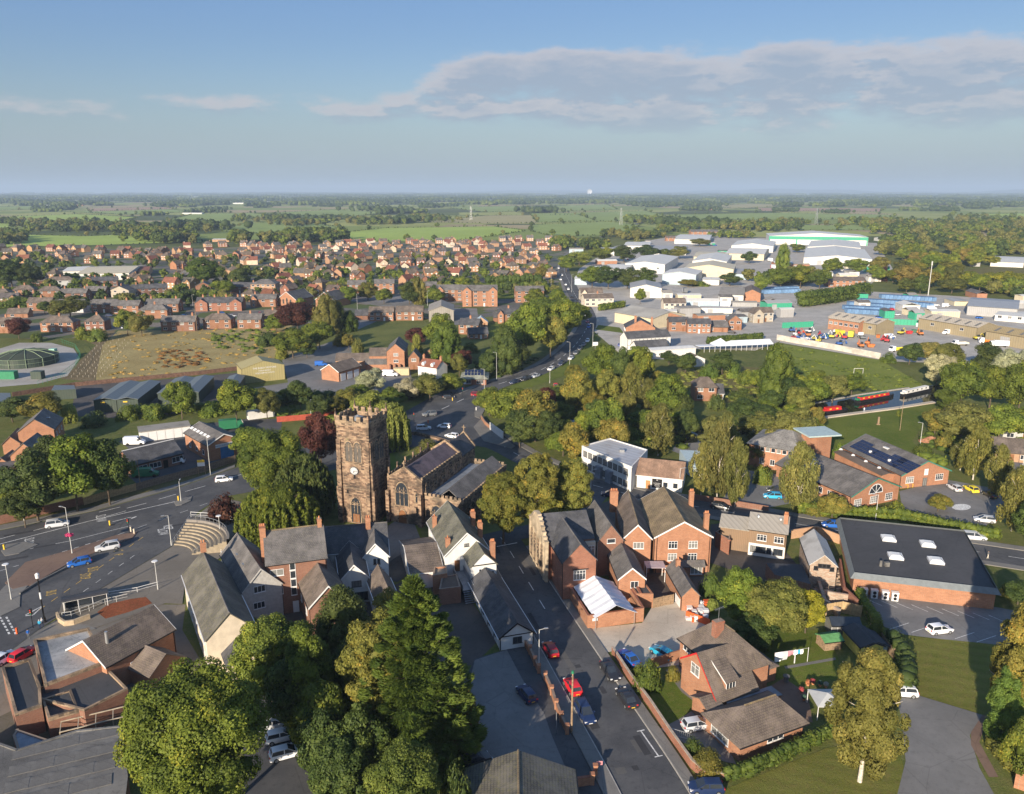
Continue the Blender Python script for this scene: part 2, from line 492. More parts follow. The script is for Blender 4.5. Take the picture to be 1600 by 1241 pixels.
class MB:
 """collects boxes, prisms and tubes into one mesh"""
 def __init__(s):
  s.v=[]
  s.f=[]
  s.mi=[]
 def add(s,verts,faces,mi=0):
  b=len(s.v)
  s.v+=[tuple(q)for q in verts]
  s.f+=[tuple(i+b for i in f)for f in faces]
  s.mi+=[mi]*len(faces)
  return s
 def box(s,x0,y0,z0,x1,y1,z1,mi=0):
  return s.add([(x0,y0,z0),(x1,y0,z0),(x1,y1,z0),(x0,y1,z0),(x0,y0,z1),(x1,y0,z1),(x1,y1,z1),(x0,y1,z1)],[(0,3,2,1),(4,5,6,7),(0,1,5,4),(1,2,6,5),(2,3,7,6),(3,0,4,7)],mi)
 def rbox(s,c,u,L,D,z0,z1,mi=0):
  """box centred at c (2-D), long axis u (2-D unit), length L, depth D"""
  px,py=-u[1],u[0]
  q=[]
  for z in(z0,z1):
   for a,b in((-1,-1),(1,-1),(1,1),(-1,1)):
    q.append((c[0]+u[0]*a*L/2+px*b*D/2,c[1]+u[1]*a*L/2+py*b*D/2,z))
  return s.add(q,[(0,3,2,1),(4,5,6,7),(0,1,5,4),(1,2,6,5),(2,3,7,6),(3,0,4,7)],mi)
 def prism(s,poly,z0,z1,mi=0):
  n=len(poly)
  a=sum(poly[i][0]*poly[(i+1)%n][1]-poly[(i+1)%n][0]*poly[i][1]for i in range(n))
  if a<0:poly=poly[::-1]
  vs_=[(p[0],p[1],z0)for p in poly]+[(p[0],p[1],z1)for p in poly]
  fs=[tuple(range(n-1,-1,-1)),tuple(range(n,2*n))]
  fs+=[(i,(i+1)%n,n+(i+1)%n,n+i)for i in range(n)]
  return s.add(vs_,fs,mi)
 def tube(s,p0,p1,r0,r1=None,n=8,mi=0):
  p0,p1=Vector(p0),Vector(p1)
  r1=r0 if r1 is None else r1
  d=(p1-p0)
  if d.length<1e-6:return s
  d.normalize()
  a=d.orthogonal().normalized()
  b=d.cross(a)
  vs_=[]
  for p,r in((p0,r0),(p1,r1)):
   for i in range(n):
    t=2*math.pi*i/n
    vs_.append(p+a*math.cos(t)*r+b*math.sin(t)*r)
  fs=[(i,(i+1)%n,n+(i+1)%n,n+i)for i in range(n)]
  fs+=[tuple(range(n-1,-1,-1)),tuple(range(n,2*n))]
  return s.add(vs_,fs,mi)
 def path(s,pts,r,n=6,mi=0):
  for a,b in zip(pts[:-1],pts[1:]):
   s.tube(a,b,r,r,n,mi)
  return s
 def mesh(s,name):
  me=bpy.data.meshes.new(name)
  me.from_pydata(s.v,[],s.f)
  if any(s.mi):
   me.polygons.foreach_set('material_index',s.mi)
  me.validate()
  return me
 def build(s,name,m,parent=None):
  return newobj(name,s.mesh(name),m,parent)
def children(o):
 return KIDS.get(o.name,[])
KIDS={}
def copy_tree(o,loc=None,rz=None,parent=None,kids=None):
 """copy a thing with its parts and sub-parts (shared mesh data)"""
 c=o.copy()
 C.objects.link(c)
 if parent is not None:
  c.parent=parent
 if loc is not None:c.location=loc
 if rz is not None:c.rotation_euler=(0,0,rz)
 for ch in[q for q in kids if q.parent==o]:
  copy_tree(ch,parent=c,kids=kids)
 return c
def descend(o):
 out=[]
 for q in o.children_recursive:
  out.append(q)
 return out
def sheet(name,pts,z,m,parent=None,px=True):
 q=[W(a,b)if px else Vector((a,b,0))for a,b in pts]
 me=bpy.data.meshes.new(name)
 n=len(q)
 ar=sum(q[i].x*q[(i+1)%n].y-q[(i+1)%n].x*q[i].y for i in range(n))
 if ar<0:q=q[::-1]
 me.from_pydata([(a.x,a.y,z)for a in q],[],[tuple(range(n))])
 return struct(name,me,m,parent)
def spline(P,k=6):
 """Catmull-Rom through 2-D points"""
 P=[Vector((p[0],p[1]))for p in P]
 if len(P)<3:return P
 Q=[P[0]*2-P[1]]+P+[P[-1]*2-P[-2]]
 out=[]
 for i in range(1,len(Q)-2):
  a,b,c,d=Q[i-1],Q[i],Q[i+1],Q[i+2]
  for j in range(k):
   t=j/k
   out.append(0.5*((2*b)+(c-a)*t+(2*a-5*b+4*c-d)*t*t+(3*b-a-3*c+d)*t**3))
 out.append(P[-1])
 return out
def oline(L,d):
 out=[]
 for i,p in enumerate(L):
  a=L[max(0,i-1)]
  b=L[min(len(L)-1,i+1)]
  t=(b-a).normalized()
  out.append(p+Vector((-t.y,t.x))*d)
 return out
def smesh(name,L,w0,w1,z,z1=None):
 """ribbon between offsets w0 and w1 of the line L; with z1 a raised strip"""
 a=oline(L,w0)
 b=oline(L,w1)
 n=len(L)
 me=bpy.data.meshes.new(name)
 if z1 is None:
  vs_=[(p.x,p.y,z)for p in a]+[(p.x,p.y,z)for p in b]
  fs=[(i,i+1,n+i+1,n+i)if w1>w0 else(i,n+i,n+i+1,i+1)for i in range(n-1)]
 else:
  vs_=[]
  for zz in(z,z1):
   vs_+=[(p.x,p.y,zz)for p in a]+[(p.x,p.y,zz)for p in b]
  k=2*n
  fs=[]
  for i in range(n-1):
   fs+=[(k+i,k+i+1,k+n+i+1,k+n+i),(i,i+1,k+i+1,k+i),(n+i,k+n+i,k+n+i+1,n+i+1)]
  fs+=[(0,k,k+n,n),(n-1,2*n-1,k+2*n-1,k+n-1)]
 me.from_pydata(vs_,[],fs)
 return me
def dashes(L,off,dash,gap,w,z,name='lane_marking',m=None,parent=None,start=0.0,maxn=60):
 """painted dashes along the line L, each its own sheet"""
 P=oline(L,off)
 cum=[0.0]
 for a,b in zip(P[:-1],P[1:]):
  cum.append(cum[-1]+(b-a).length)
 def at(s):
  for i in range(len(P)-1):
   if cum[i+1]>=s:
    t=(s-cum[i])/max(1e-6,cum[i+1]-cum[i])
    return P[i].lerp(P[i+1],t)
  return P[-1]
 s=start
 k=0
 while s+dash<cum[-1]and k<maxn:
  a,b=at(s),at(s+dash)
  me=smesh(name,[a,b],-w/2,w/2,z)
  newobj(name,me,m or LINE_W,parent)
  s+=dash+gap
  k+=1
WIN={}
def wmesh(w,h,cols,rows,frame,glass):
 key=(round(w,2),round(h,2),cols,rows,frame.name,glass.name)
 if key not in WIN:
  b=MB()
  t=0.07
  b.box(0,-0.06,0,w,0.02,t).box(0,-0.06,h-t,w,0.02,h)
  b.box(0,-0.06,t,t,0.02,h-t).box(w-t,-0.06,t,w,0.02,h-t)
  for i in range(1,cols):
   x=w*i/cols
   b.box(x-0.035,-0.05,t,x+0.035,0.02,h-t)
  for i in range(1,rows):
   z=t+(h-2*t)*(0.68 if rows==2 else i/rows)
   b.box(t,-0.045,z-0.03,w-t,0.015,z+0.03)
  b.box(-0.06,-0.12,-0.07,w+0.06,0.0,-0.002)
  g=MB().box(t*0.6,-0.02,t*0.6,w-t*0.6,0.005,h-t*0.6)
  mf=b.mesh('window');mf.materials.append(frame)
  mg=g.mesh('pane');mg.materials.append(glass)
  WIN[key]=(mf,mg)
 return WIN[key]
FACE={'f':0,'r':1,'b':2,'l':3}
def face_pos(L,D,face,s):
 """local position and turn of a point s metres along a face (seen from outside, left to right)"""
 if face=='f':return(s,0.0),0.0
 if face=='r':return(L,s),math.pi/2
 if face=='b':return(L-s,D),math.pi
 return(0.0,D-s),-math.pi/2
def awin(root,L,D,face,s,z,w,h,cols=2,rows=2,frame=None,glass=None,name='window',pane=True):
 frame=frame or FRAME
 glass=glass or(GLASS_C if(s*7.3+z*3.1+L)%3<1 else GLASS)
 mf,mg=wmesh(w,h,cols,rows,frame,glass)
 (x,y),r=face_pos(L,D,face,s)
 o=newobj(name,mf,None,root)
 n=Vector((math.sin(r),-math.cos(r)))
 o.location=(x+n.x*0.01,y+n.y*0.01,z)
 o.rotation_euler=(0,0,r)
 if pane:
  newobj('pane',mg,None,o)
 return o
def apan(root,L,D,face,s,z,w,h,m,name='door',t=0.05):
 (x,y),r=face_pos(L,D,face,s)
 o=MB().box(0,-t,0,w,0.02,h).build(name,m,root)
 o.location=(x,y,z)
 o.rotation_euler=(0,0,r)
 return o
def addch(root,x,y,z0,z1,m=None,w=0.9,d=0.6,pots=2):
 m=m or BO
 b=MB().box(x-w/2,y-d/2,z0,x+w/2,y+d/2,z1)
 b.box(x-w/2-.06,y-d/2-.06,z1-0.3,x+w/2+.06,y+d/2+.06,z1-0.12)
 o=b.build('chimney',m,root)
 for i in range(pots):
  px_=x+(i-(pots-1)/2)*w/max(1,pots)*0.9
  q=MB().tube((px_,y,z1-0.01),(px_,y,z1+0.45),0.13,0.11,8).build('chimney_pot',POTS,o)
 return o
def frm(A,B,Cc,z):
 a,b,c=W(*A,z),W(*B,z),W(*Cc,z)
 u=Vector((b.x-a.x,b.y-a.y))
 L=u.length
 u.normalize()
 v=Vector((c.x-b.x,c.y-b.y))
 if v.length>L:
  v.normalize()
  q=Vector((v.y,-v.x))
  if q.dot(u)<0:q=-q
  L*=q.dot(u)
  u=q
 n=Vector((-u.y,u.x))
 D=abs((c.x-b.x)*n.x+(c.y-b.y)*n.y)
 return a,u,L,D
def roof_mesh(b,L,D,ze,zr,axis,hip0,hip1,ov,th=0.16,flatmi=0):
 """gable or hipped roof slabs over a rectangle. axis 'x': ridge along x."""
 e=(zr-ze)
 if axis=='x':
  run=D/2
  dz=e/run*ov
  x0,x1=-ov,L+ov
  h0=hip0*run if hip0 else-0.0
  h1=hip1*run if hip1 else 0.0
  ra=(x0 if not hip0 else h0,D/2,zr)
  rb=(x1 if not hip1 else L-h1,D/2,zr)
  c=[(x0,-ov,ze-dz),(x1,-ov,ze-dz),(x1,D+ov,ze-dz),(x0,D+ov,ze-dz)]
 else:
  run=L/2
  dz=e/run*ov
  y0,y1=-ov,D+ov
  ra=(L/2,y0 if not hip0 else hip0*run,zr)
  rb=(L/2,y1 if not hip1 else D-hip1*run,zr)
  c=[(L+ov,y0,ze-dz),(L+ov,y1,ze-dz),(-ov,y1,ze-dz),(-ov,y0,ze-dz)]
 up=Vector((0,0,th))
 top=[Vector(q)+up for q in c]+[Vector(ra)+up,Vector(rb)+up]
 bot=[Vector(q)for q in c]+[Vector(ra),Vector(rb)]
 V=top+bot
 F=[(0,1,5,4),(2,3,4,5),(6,10,11,7),(8,11,10,9),(0,6,7,1),(2,8,9,3)]
 if hip0:F+=[(3,0,4),(9,10,6),(3,9,6,0)]
 else:F+=[(0,4,10,6),(4,3,9,10)]
 if hip1:F+=[(1,2,5),(7,11,8),(1,7,8,2)]
 else:F+=[(5,1,7,11),(2,5,11,8)]
 b.add(V,F)
def ridge_tiles(root,L,D,zr,axis,hip0,hip1,ov,m):
 b=MB()
 z=zr+0.17
 if axis=='x':
  a=(-ov if not hip0 else hip0*D/2,D/2,z);c=(L+ov if not hip1 else L-hip1*D/2,D/2,z)
 else:
  a=(L/2,-ov if not hip0 else hip0*L/2,z);c=(L/2,D+ov if not hip1 else D-hip1*L/2,z)
 b.tube(a,c,0.13,0.13,6)
 return b.build('ridge',m,root)
def house(name,label,cat,fr,ze,zr,wallm,roofm,axis='x',hip=(0,0),ov=0.35,z0=0.0,barge=None,ridge=None,group=None,wallname='wall',roofname='roof',foot=True):
 """walls with gables plus a pitched roof; returns root, L, D"""
 a,u,L,D=fr
 root=thing(name,label,cat,(a.x,a.y,0),math.atan2(u.y,u.x),group)
 b=MB()
 b.box(0,0,z0,L,D,ze)
 b.f.pop(1);b.mi.pop(1)
 b.f.pop(0);b.mi.pop(0)
 k=len(b.v)
 if axis=='x':
  if not hip[0]:b.add([(0,0,ze),(0,D,ze),(0,D/2,zr)],[(0,2,1)])
  if not hip[1]:b.add([(L,0,ze),(L,D,ze),(L,D/2,zr)],[(0,1,2)])
 else:
  if not hip[0]:b.add([(0,0,ze),(L,0,ze),(L/2,0,zr)],[(0,1,2)])
  if not hip[1]:b.add([(0,D,ze),(L,D,ze),(L/2,D,zr)],[(0,2,1)])
 b.build(wallname,wallm,root)
 rb=MB()
 roof_mesh(rb,L,D,ze,zr,axis,hip[0],hip[1],ov)
 rb.build(roofname,roofm,root)
 gz=ze-(zr-ze)/((D if axis=='x' else L)/2)*ov
 for k in(0,1):
  g=MB()
  if axis=='x':
   y=-ov-.14 if k==0 else D+ov+.02
   g.box(-ov,y,gz-.02,L+ov,y+.12,gz+.09).box(.1 if k else L-.2,(-.1 if k==0 else D+.01),z0,(.2 if k else L-.1),(-.01 if k==0 else D+.1),gz)
  else:
   x=-ov-.14 if k==0 else L+ov+.02
   g.box(x,-ov,gz-.02,x+.12,D+ov,gz+.09).box((-.1 if k==0 else L+.01),.1,z0,(-.01 if k==0 else L+.1),.2,gz)
  g.build('gutter',BLACK if wallm not in(WHITE,CREAM)else FRAME,root)
 if ridge is not None:
  ridge_tiles(root,L,D,zr,axis,hip[0],hip[1],ov,ridge)
 if barge is not None:
  t=0.06
  if axis=='y':
   run=L/2;dz=(zr-ze)/run*ov
   for yy,hh in((-ov-t,hip[0]),(D+ov,hip[1])):
    if hh:continue
    bb=MB()
    for sx in(-1,1):
     xe=-ov if sx<0 else L+ov
     P0=(xe,yy,ze-dz-0.12);P1=(L/2,yy,zr-0.12)
     bb.add([P0,P1,(P1[0],yy,zr+0.17),(xe,yy,ze-dz+0.17),(P0[0],yy+t,P0[2]),(P1[0],yy+t,P1[2]),(P1[0],yy+t,zr+0.17),(xe,yy+t,ze-dz+0.17)],[(0,1,2,3),(4,7,6,5),(0,4,5,1),(3,2,6,7)])
    bb.build('bargeboard',barge,root)
  else:
   run=D/2;dz=(zr-ze)/run*ov
   for xx,hh in((-ov-t,hip[0]),(L+ov,hip[1])):
    if hh:continue
    bb=MB()
    for sy in(-1,1):
     ye=-ov if sy<0 else D+ov
     bb.add([(xx,ye,ze-dz-.12),(xx,D/2,zr-.12),(xx,D/2,zr+.17),(xx,ye,ze-dz+.17),(xx+t,ye,ze-dz-.12),(xx+t,D/2,zr-.12),(xx+t,D/2,zr+.17),(xx+t,ye,ze-dz+.17)],[(0,1,2,3),(4,7,6,5),(0,4,5,1),(3,2,6,7)])
    bb.build('bargeboard',barge,root)
 if foot:
  c=a.xy+u*L/2+Vector((-u.y,u.x))*D/2
  FOOT.append((c.x,c.y,0.55*math.hypot(L,D)))
 return root,L,D
def wing(root,x,y,L,D,ze,zr,wallm,roofm,axis='x',hip=(0,0),ov=0.3,z0=0.0,turn=0.0,wname='wing_wall',rname='wing_roof',barge=None):
 """another range of the same building, given in its local frame"""
 b=MB()
 b.box(0,0,z0,L,D,ze)
 b.f.pop(1);b.mi.pop(1);b.f.pop(0);b.mi.pop(0)
 if axis=='x':
  if not hip[0]:b.add([(0,0,ze),(0,D,ze),(0,D/2,zr)],[(0,2,1)])
  if not hip[1]:b.add([(L,0,ze),(L,D,ze),(L,D/2,zr)],[(0,1,2)])
 else:
  if not hip[0]:b.add([(0,0,ze),(L,0,ze),(L/2,0,zr)],[(0,1,2)])
  if not hip[1]:b.add([(0,D,ze),(L,D,ze),(L/2,D,zr)],[(0,2,1)])
 o=b.build(wname,wallm,root)
 rb=MB()
 roof_mesh(rb,L,D,ze,zr,axis,hip[0],hip[1],ov)
 r=rb.build(rname,roofm,root)
 for q in(o,r):
  q.location=(x,y,0)
  q.rotation_euler=(0,0,turn)
 return o,r
def flatb(name,label,cat,pts,z,wallm,roofm,parapet=0.4,pw=0.3,cop=None,px=True,root=None,z0=0.0,foot=True):
 """flat-roofed building over any outline (frame points at roof height)"""
 q=[W(a,b,z).xy if px else Vector((a,b))for a,b in pts]
 n=len(q)
 ar=sum(q[i].x*q[(i+1)%n].y-q[(i+1)%n].x*q[i].y for i in range(n))
 if ar<0:q=q[::-1]
 c=sum(q,Vector((0,0)))/n
 own=root is None
 if own:
  root=thing(name,label,cat,(c.x,c.y,0))
  base=c
 else:
  base=root.location.xy
 lo=[p-base for p in q]
 b=MB().prism(lo,z0,z)
 b.f.pop(1);b.mi.pop(1)
 b.build('wall',wallm,root)
 r=MB().add([(p.x,p.y,z+0.004)for p in lo],[tuple(range(n))])
 r.build('roof',roofm,root)
 if parapet:
  k=MB()
  for i in range(n):
   a,d=lo[i],lo[(i+1)%n]
   t=(d-a).normalized()
   nn=Vector((t.y,-t.x))
   k.rbox((a+d)/2-nn*pw/2,(t.x,t.y),(d-a).length-0.002,pw,z-0.02,z+parapet+0.002*i)
  k.build('parapet',cop or wallm,root)
 if own and foot:
  FOOT.append((c.x,c.y,max((p.length for p in lo))*0.8))
 return root
CARS={}
def loft(sections):
 """closed skin through rings of equal length"""
 b=MB()
 n=len(sections[0])
 V=[p for s in sections for p in s]
 F=[]
 for i in range(len(sections)-1):
  for j in range(n):
   k=(j+1)%n
   F.append((i*n+j,i*n+k,(i+1)*n+k,(i+1)*n+j))
 F.append(tuple(range(n-1,-1,-1)))
 F.append(tuple((len(sections)-1)*n+j for j in range(n)))
 b.add(V,F)
 return b
def ring(x,w,z0,z1,tw=0.86,sh=0.55):
 """body cross-section at x: half width w, sill z0, shoulder to z1"""
 zm=z0+(z1-z0)*sh
 P=[(w*0.90,z0),(w,z0+0.12),(w,zm),(w*tw,z1)]
 return[(x,y,z)for y,z in P]+[(x,-y,z)for y,z in P[::-1]]
def make_car(kind):
 root=thing('parked_car','car','car',(0,-500,0))
 if kind=='suv':Lh,wd,hh,roof0,roof1,bon=2.30,0.93,1.68,-2.05,0.75,1.02
 elif kind=='saloon':Lh,wd,hh,roof0,roof1,bon=2.35,0.91,1.44,-1.25,0.55,0.88
 else:Lh,wd,hh,roof0,roof1,bon=2.10,0.89,1.50,-1.80,0.70,0.92
 S=[ring(-Lh,wd*0.86,0.35,0.75),ring(-Lh+0.12,wd*0.95,0.24,bon+0.04),ring(-1.3,wd,0.20,bon+0.04),ring(0.9,wd,0.20,bon),ring(1.6,wd*0.98,0.22,bon-0.07),ring(Lh-0.15,wd*0.92,0.26,bon-0.22),ring(Lh,wd*0.78,0.34,0.60)]
 body=loft(S)
 g0,g1=roof0+0.10,roof1-0.45
 rt=wd*0.70
 body.add([(g0,rt,hh-.04),(g1,rt,hh-.04),(g1,-rt,hh-.04),(g0,-rt,hh-.04),(g0+.08,rt*.92,hh),(g1-.12,rt*.92,hh),(g1-.12,-rt*.92,hh),(g0+.08,-rt*.92,hh)],[(4,7,6,5),(0,4,5,1),(2,6,7,3),(1,5,6,2),(0,3,7,4)])
 for sy in(-1,1):
  for xa,xb in((roof0-(0.1 if kind!='saloon' else 0.55),g0),(-0.25,-0.25),(roof1+0.45,g1)):
   y0_,y1_=wd*0.865*sy,rt*sy
   q=0.05
   body.add([(xa-q,y0_,bon),(xa+q,y0_,bon),(xb+q,y1_,hh-.035),(xb-q,y1_,hh-.035),(xa-q,y0_-.05*sy,bon),(xa+q,y0_-.05*sy,bon),(xb+q,y1_-.05*sy,hh-.035),(xb-q,y1_-.05*sy,hh-.035)],[(0,1,2,3),(7,6,5,4),(0,4,5,1),(3,2,6,7),(1,5,6,2),(0,3,7,4)])
 ob=body.build('body',PAINT,root)
 me=ob.data
 for p in me.polygons:p.use_smooth=True
 me.set_sharp_from_angle(angle=R(35))
 gb=MB()
 xr=roof0-(0.1 if kind!='saloon' else 0.55)
 xf=roof1+0.45
 y0_,y1_=wd*0.845,rt*0.97
 gb.add([(xr,y0_,bon-.02),(xf,y0_,bon-.02),(xf,-y0_,bon-.02),(xr,-y0_,bon-.02),(g0,y1_,hh-.04),(g1,y1_,hh-.04),(g1,-y1_,hh-.04),(g0,-y1_,hh-.04)],[(0,4,5,1),(1,5,6,2),(2,6,7,3),(3,7,4,0)])
 gb.build('windows',GLASS,root)
 for x in(-Lh+0.78,Lh-0.82):
  for sy in(-1,1):
   wb=MB().tube((0,-0.11,0),(0,0.11,0),0.33,0.33,14)
   wo=wb.build('wheel',RUBBER,root)
   wo.location=(x,sy*(wd-0.09),0.33)
   rb=MB().tube((0,-0.118,0),(0,0.118,0),0.21,0.21,10).build('rim',STEEL,wo)
 for sy in(-1,1):
  MB().box(Lh-0.20,sy*wd*.72-.16,0.58,Lh-0.035,sy*wd*.72+.16,0.72).build('headlight',FRAME,root)
  MB().box(-Lh-0.015,sy*wd*.70-.13,0.74,-Lh+0.12,sy*wd*.70+.13,0.90).build('tail_light',REDP,root)
 MB().box(Lh-0.01,-0.26,0.36,Lh+0.012,0.26,0.47).build('number_plate',FRAME,root)
 MB().box(-Lh-0.02,-0.26,0.50,-Lh+0.005,0.26,0.61).build('number_plate',YELLOW,root)
 for sy in(-1,1):
  MB().box(0.75,sy*wd-0.02+(0 if sy>0 else-0.16),bon-.02,0.92,sy*wd+0.02+(0.16 if sy>0 else 0),bon+0.12).build('door_mirror',PAINT,root)
 root['label']='prototype'
 CARS[kind]=[root,False]
 return root
COLS={'white':(0.85,0.86,0.88),'silver':(0.55,0.57,0.60),'grey':(0.16,0.17,0.18),'black':(0.025,0.025,0.03),'red':(0.62,0.02,0.03),'dark red':(0.30,0.01,0.02),'blue':(0.02,0.12,0.45),'navy':(0.015,0.03,0.09),'teal':(0.03,0.33,0.50),'green':(0.03,0.16,0.08),'yellow':(0.75,0.62,0.05),'cyan':(0.04,0.38,0.62),'orange':(0.7,0.2,0.03),'cream':(0.7,0.66,0.55)}
def car(px_,py_,ang,kind,col,label,group=None,name='parked_car',cat='car',pos=None):
 """car whose middle stands at the frame point, nose turned ang degrees from +X"""
 if kind not in CARS:make_car(kind)
 proto,used=CARS[kind][:2]
 p=pos if pos is not None else W(px_,py_,0.4)
 if not used:
  o=proto
  CARS[kind][1]=True
  kids=list(o.children_recursive)
  o.location=(p.x,p.y,0.03)
  o.rotation_euler=(0,0,R(ang))
 else:
  kids=CARS[kind][2]if len(CARS[kind])>2 else[q for q in bpy.data.objects if q.parent==proto or(q.parent and q.parent.parent==proto)]
  if len(CARS[kind])<3:CARS[kind].append(kids)
  o=copy_tree(proto,(p.x,p.y,0.03),R(ang),None,kids)
  o.name=name
 o.name=name
 tag(o,label,cat,group)
 if group is None and 'group' in o:del o['group']
 cc=COLS[col]
 for ch in o.children if o is proto else[q for q in C.objects if q.parent==o]:
  if ch.name.split('.')[0]in('body','door_mirror'):
   ch.color=(cc[0]/.8,cc[1]/.8,cc[2]/.8,1)
 FOOT.append((p.x,p.y,2.6))
 return o
def far_car_mesh():
 if 'farcar' not in CARS:
  b=MB()
  for q in loft([ring(-2.1,.8,.3,.8),ring(-1.9,.9,.22,.95),ring(1.2,.9,.22,.92),ring(2.1,.75,.3,.6)]).f:pass
  l=loft([ring(-2.1,.8,.3,.8),ring(-1.9,.9,.22,.95),ring(1.2,.9,.22,.92),ring(2.1,.75,.3,.6)])
  b.add(l.v,l.f,0)
  b.add([(-1.8,.78,.93),(1.1,.78,.9),(1.1,-.78,.9),(-1.8,-.78,.93),(-1.5,.62,1.42),(.3,.62,1.42),(.3,-.62,1.42),(-1.5,-.62,1.42)],[(0,4,5,1),(1,5,6,2),(2,6,7,3),(3,7,4,0)],1)
  b.add([(-1.52,.64,1.42),(.32,.64,1.42),(.32,-.64,1.42),(-1.52,-.64,1.42),(-1.4,.5,1.47),(.2,.5,1.47),(.2,-.5,1.47),(-1.4,-.5,1.47)],[(4,5,6,7)[::-1],(0,1,5,4)[::-1],(2,3,7,6)[::-1],(1,2,6,5)[::-1],(3,0,4,7)[::-1]],0)
  for x in(-1.35,1.3):
   for y in(-.8,.8):
    b.tube((x,y-.1,.32),(x,y+.1,.32),.32,.32,8,2)
  me=b.mesh('far_car')
  for m in(PAINT,GLASS,RUBBER):me.materials.append(m)
  CARS['farcar']=me
 return CARS['farcar']
def bveh(name,label,cat,p,ang,L,Wd,Hh,col,cab=None,cabcol=None,bedcol=None,group=None):
 root=thing(name,label,cat,(p.x,p.y,0.02),R(ang),group)
 cabL=cab or 1.7
 cm=plain('paint_'+str(col).replace(' ','_'),COLS.get(cabcol or col,col),0.35,0.05)
 bm_=plain('paint_'+str(bedcol or col).replace(' ','_'),COLS.get(bedcol or col,col),0.4,0.08)
 x1=L/2
 if bedcol is None:
  S=[ring(-L/2,Wd/2*.96,.35,Hh,.9,.6),ring(x1-1.9,Wd/2,.3,Hh,.9,.6),ring(x1-1.0,Wd/2,.3,Hh*.62,.9,.7),ring(x1,Wd/2*.9,.35,Hh*.42,.9,.7)]
  loft(S).build('body',cm,root)
  MB().add([(x1-1.88,Wd/2*.82,Hh*.95),(x1-1.02,Wd/2*.86,Hh*.66),(x1-1.02,-Wd/2*.86,Hh*.66),(x1-1.88,-Wd/2*.82,Hh*.95)],[(0,1,2,3)[::-1]]).build('windscreen',GLASS,root).location=(0.03,0,0.03)
  for sy in(-1,1):
   MB().box(x1-1.95,sy*Wd/2*.98-.02,Hh*.58,x1-1.2,sy*Wd/2*.98+.02,Hh*.78).build('side_window',GLASS,root)
 else:
  hc=Hh*0.9
  loft([ring(x1-cabL,Wd/2*.95,.4,hc,.92,.6),ring(x1-.5,Wd/2*.95,.4,hc*.97,.9,.6),ring(x1,Wd/2*.9,.4,hc*.55,.95,.7)]).build('cab',cm,root)
  MB().add([(x1-.48,Wd*.40,hc*.93),(x1-.02,Wd*.42,hc*.58),(x1-.02,-Wd*.42,hc*.58),(x1-.48,-Wd*.40,hc*.93)],[(0,1,2,3)[::-1]]).build('windscreen',GLASS,root).location=(0.03,0,0.02)
  b=MB().box(-L/2,-Wd/2,0.75,x1-cabL-.12,Wd/2,0.95)
  if Hh>1.2:
   bh=Hh if name in('box_lorry',)else 0.95+0.55
   for y in(-Wd/2,Wd/2-.06):b.box(-L/2,y,.95,x1-cabL-.12,y+.06,bh)
   b.box(-L/2,-Wd/2+.07,.95,-L/2+.06,Wd/2-.07,bh)
   b.box(x1-cabL-.18,-Wd/2+.07,.95,x1-cabL-.12,Wd/2-.07,bh)
   if bh==Hh:b.box(-L/2+.01,-Wd/2+.01,Hh-.08,x1-cabL-.13,Wd/2-.01,Hh+0.002)
  b.build('load_bed',bm_,root)
 for x in(-L/2+L*.2,x1-0.9):
  for sy in(-1,1):
   MB().tube((x,sy*(Wd/2-.1)-.12,.42),(x,sy*(Wd/2-.1)+.12,.42),.42 if L>5.5 else .34,None,12).build('wheel',RUBBER,root)
 FOOT.append((p.x,p.y,L*.5))
 return root
LAMPS={}
def lamp(px_,py_,ytop,ang,label,kind='arm',group='street lamps beside the roads',lean=None):
 p=W(px_,py_)
 h=max(5.0,min(13.0,hat((px_,py_),(px_,ytop))))
 root=thing('street_lamp',label,'street lamp',(p.x,p.y,0),R(ang),group)
 MB().tube((0,0,0),(0,0,1.1),.11,.10,8).tube((0,0,1.1),(0,0,h),.075,.05,8).build('pole',POLE,root)
 if kind=='arm':
  MB().tube((0,0,h-.05),(.9,0,h+.12),.035,.03,6).build('arm',POLE,root)
  MB().box(.75,-.13,h+.08,1.35,.13,h+.2).build('lantern',STEEL,root)
 elif kind=='disc':
  MB().tube((0,0,h),(0,0,h+.25),.12,.12,8).tube((0,0,h+.25),(0,0,h+.33),.55,.45,16).build('lantern',FRAME,root)
 return root
def wline(name,label,cat,pts,h,t,m,px=True,coping=None,group=None,z0=0.0,piers=None):
 q=[W(*p).xy if px else Vector(p)for p in pts]
 c=q[0]
 root=thing(name,label,cat,(c.x,c.y,0),0,group)
 b=MB()
 k=MB()
 for i,(a,d)in enumerate(zip(q[:-1],q[1:])):
  u=(d-a)
  Ln=u.length
  if Ln<0.05:continue
  u.normalize()
  mid=(a+d)/2-c
  b.rbox(mid,(u.x,u.y),Ln+t*0.5,t,z0,h+0.003*(i%3))
  k.rbox(mid,(u.x,u.y),Ln+t*0.6,t+0.08,h+0.01+0.003*(i%3),h+0.09+0.003*(i%3))
 b.build('wall' if cat=='wall' else 'panel',m,root)
 if coping is not None:
  k.build('coping',coping,root)
 if piers:
  for p in q:
   o=MB().box(-.25,-.25,0,.25,.25,h+.3).box(-.31,-.31,h+.3,.31,.31,h+.42).build('pier',m,root)
   o.location=(p.x-c.x,p.y-c.y,0)
 return root
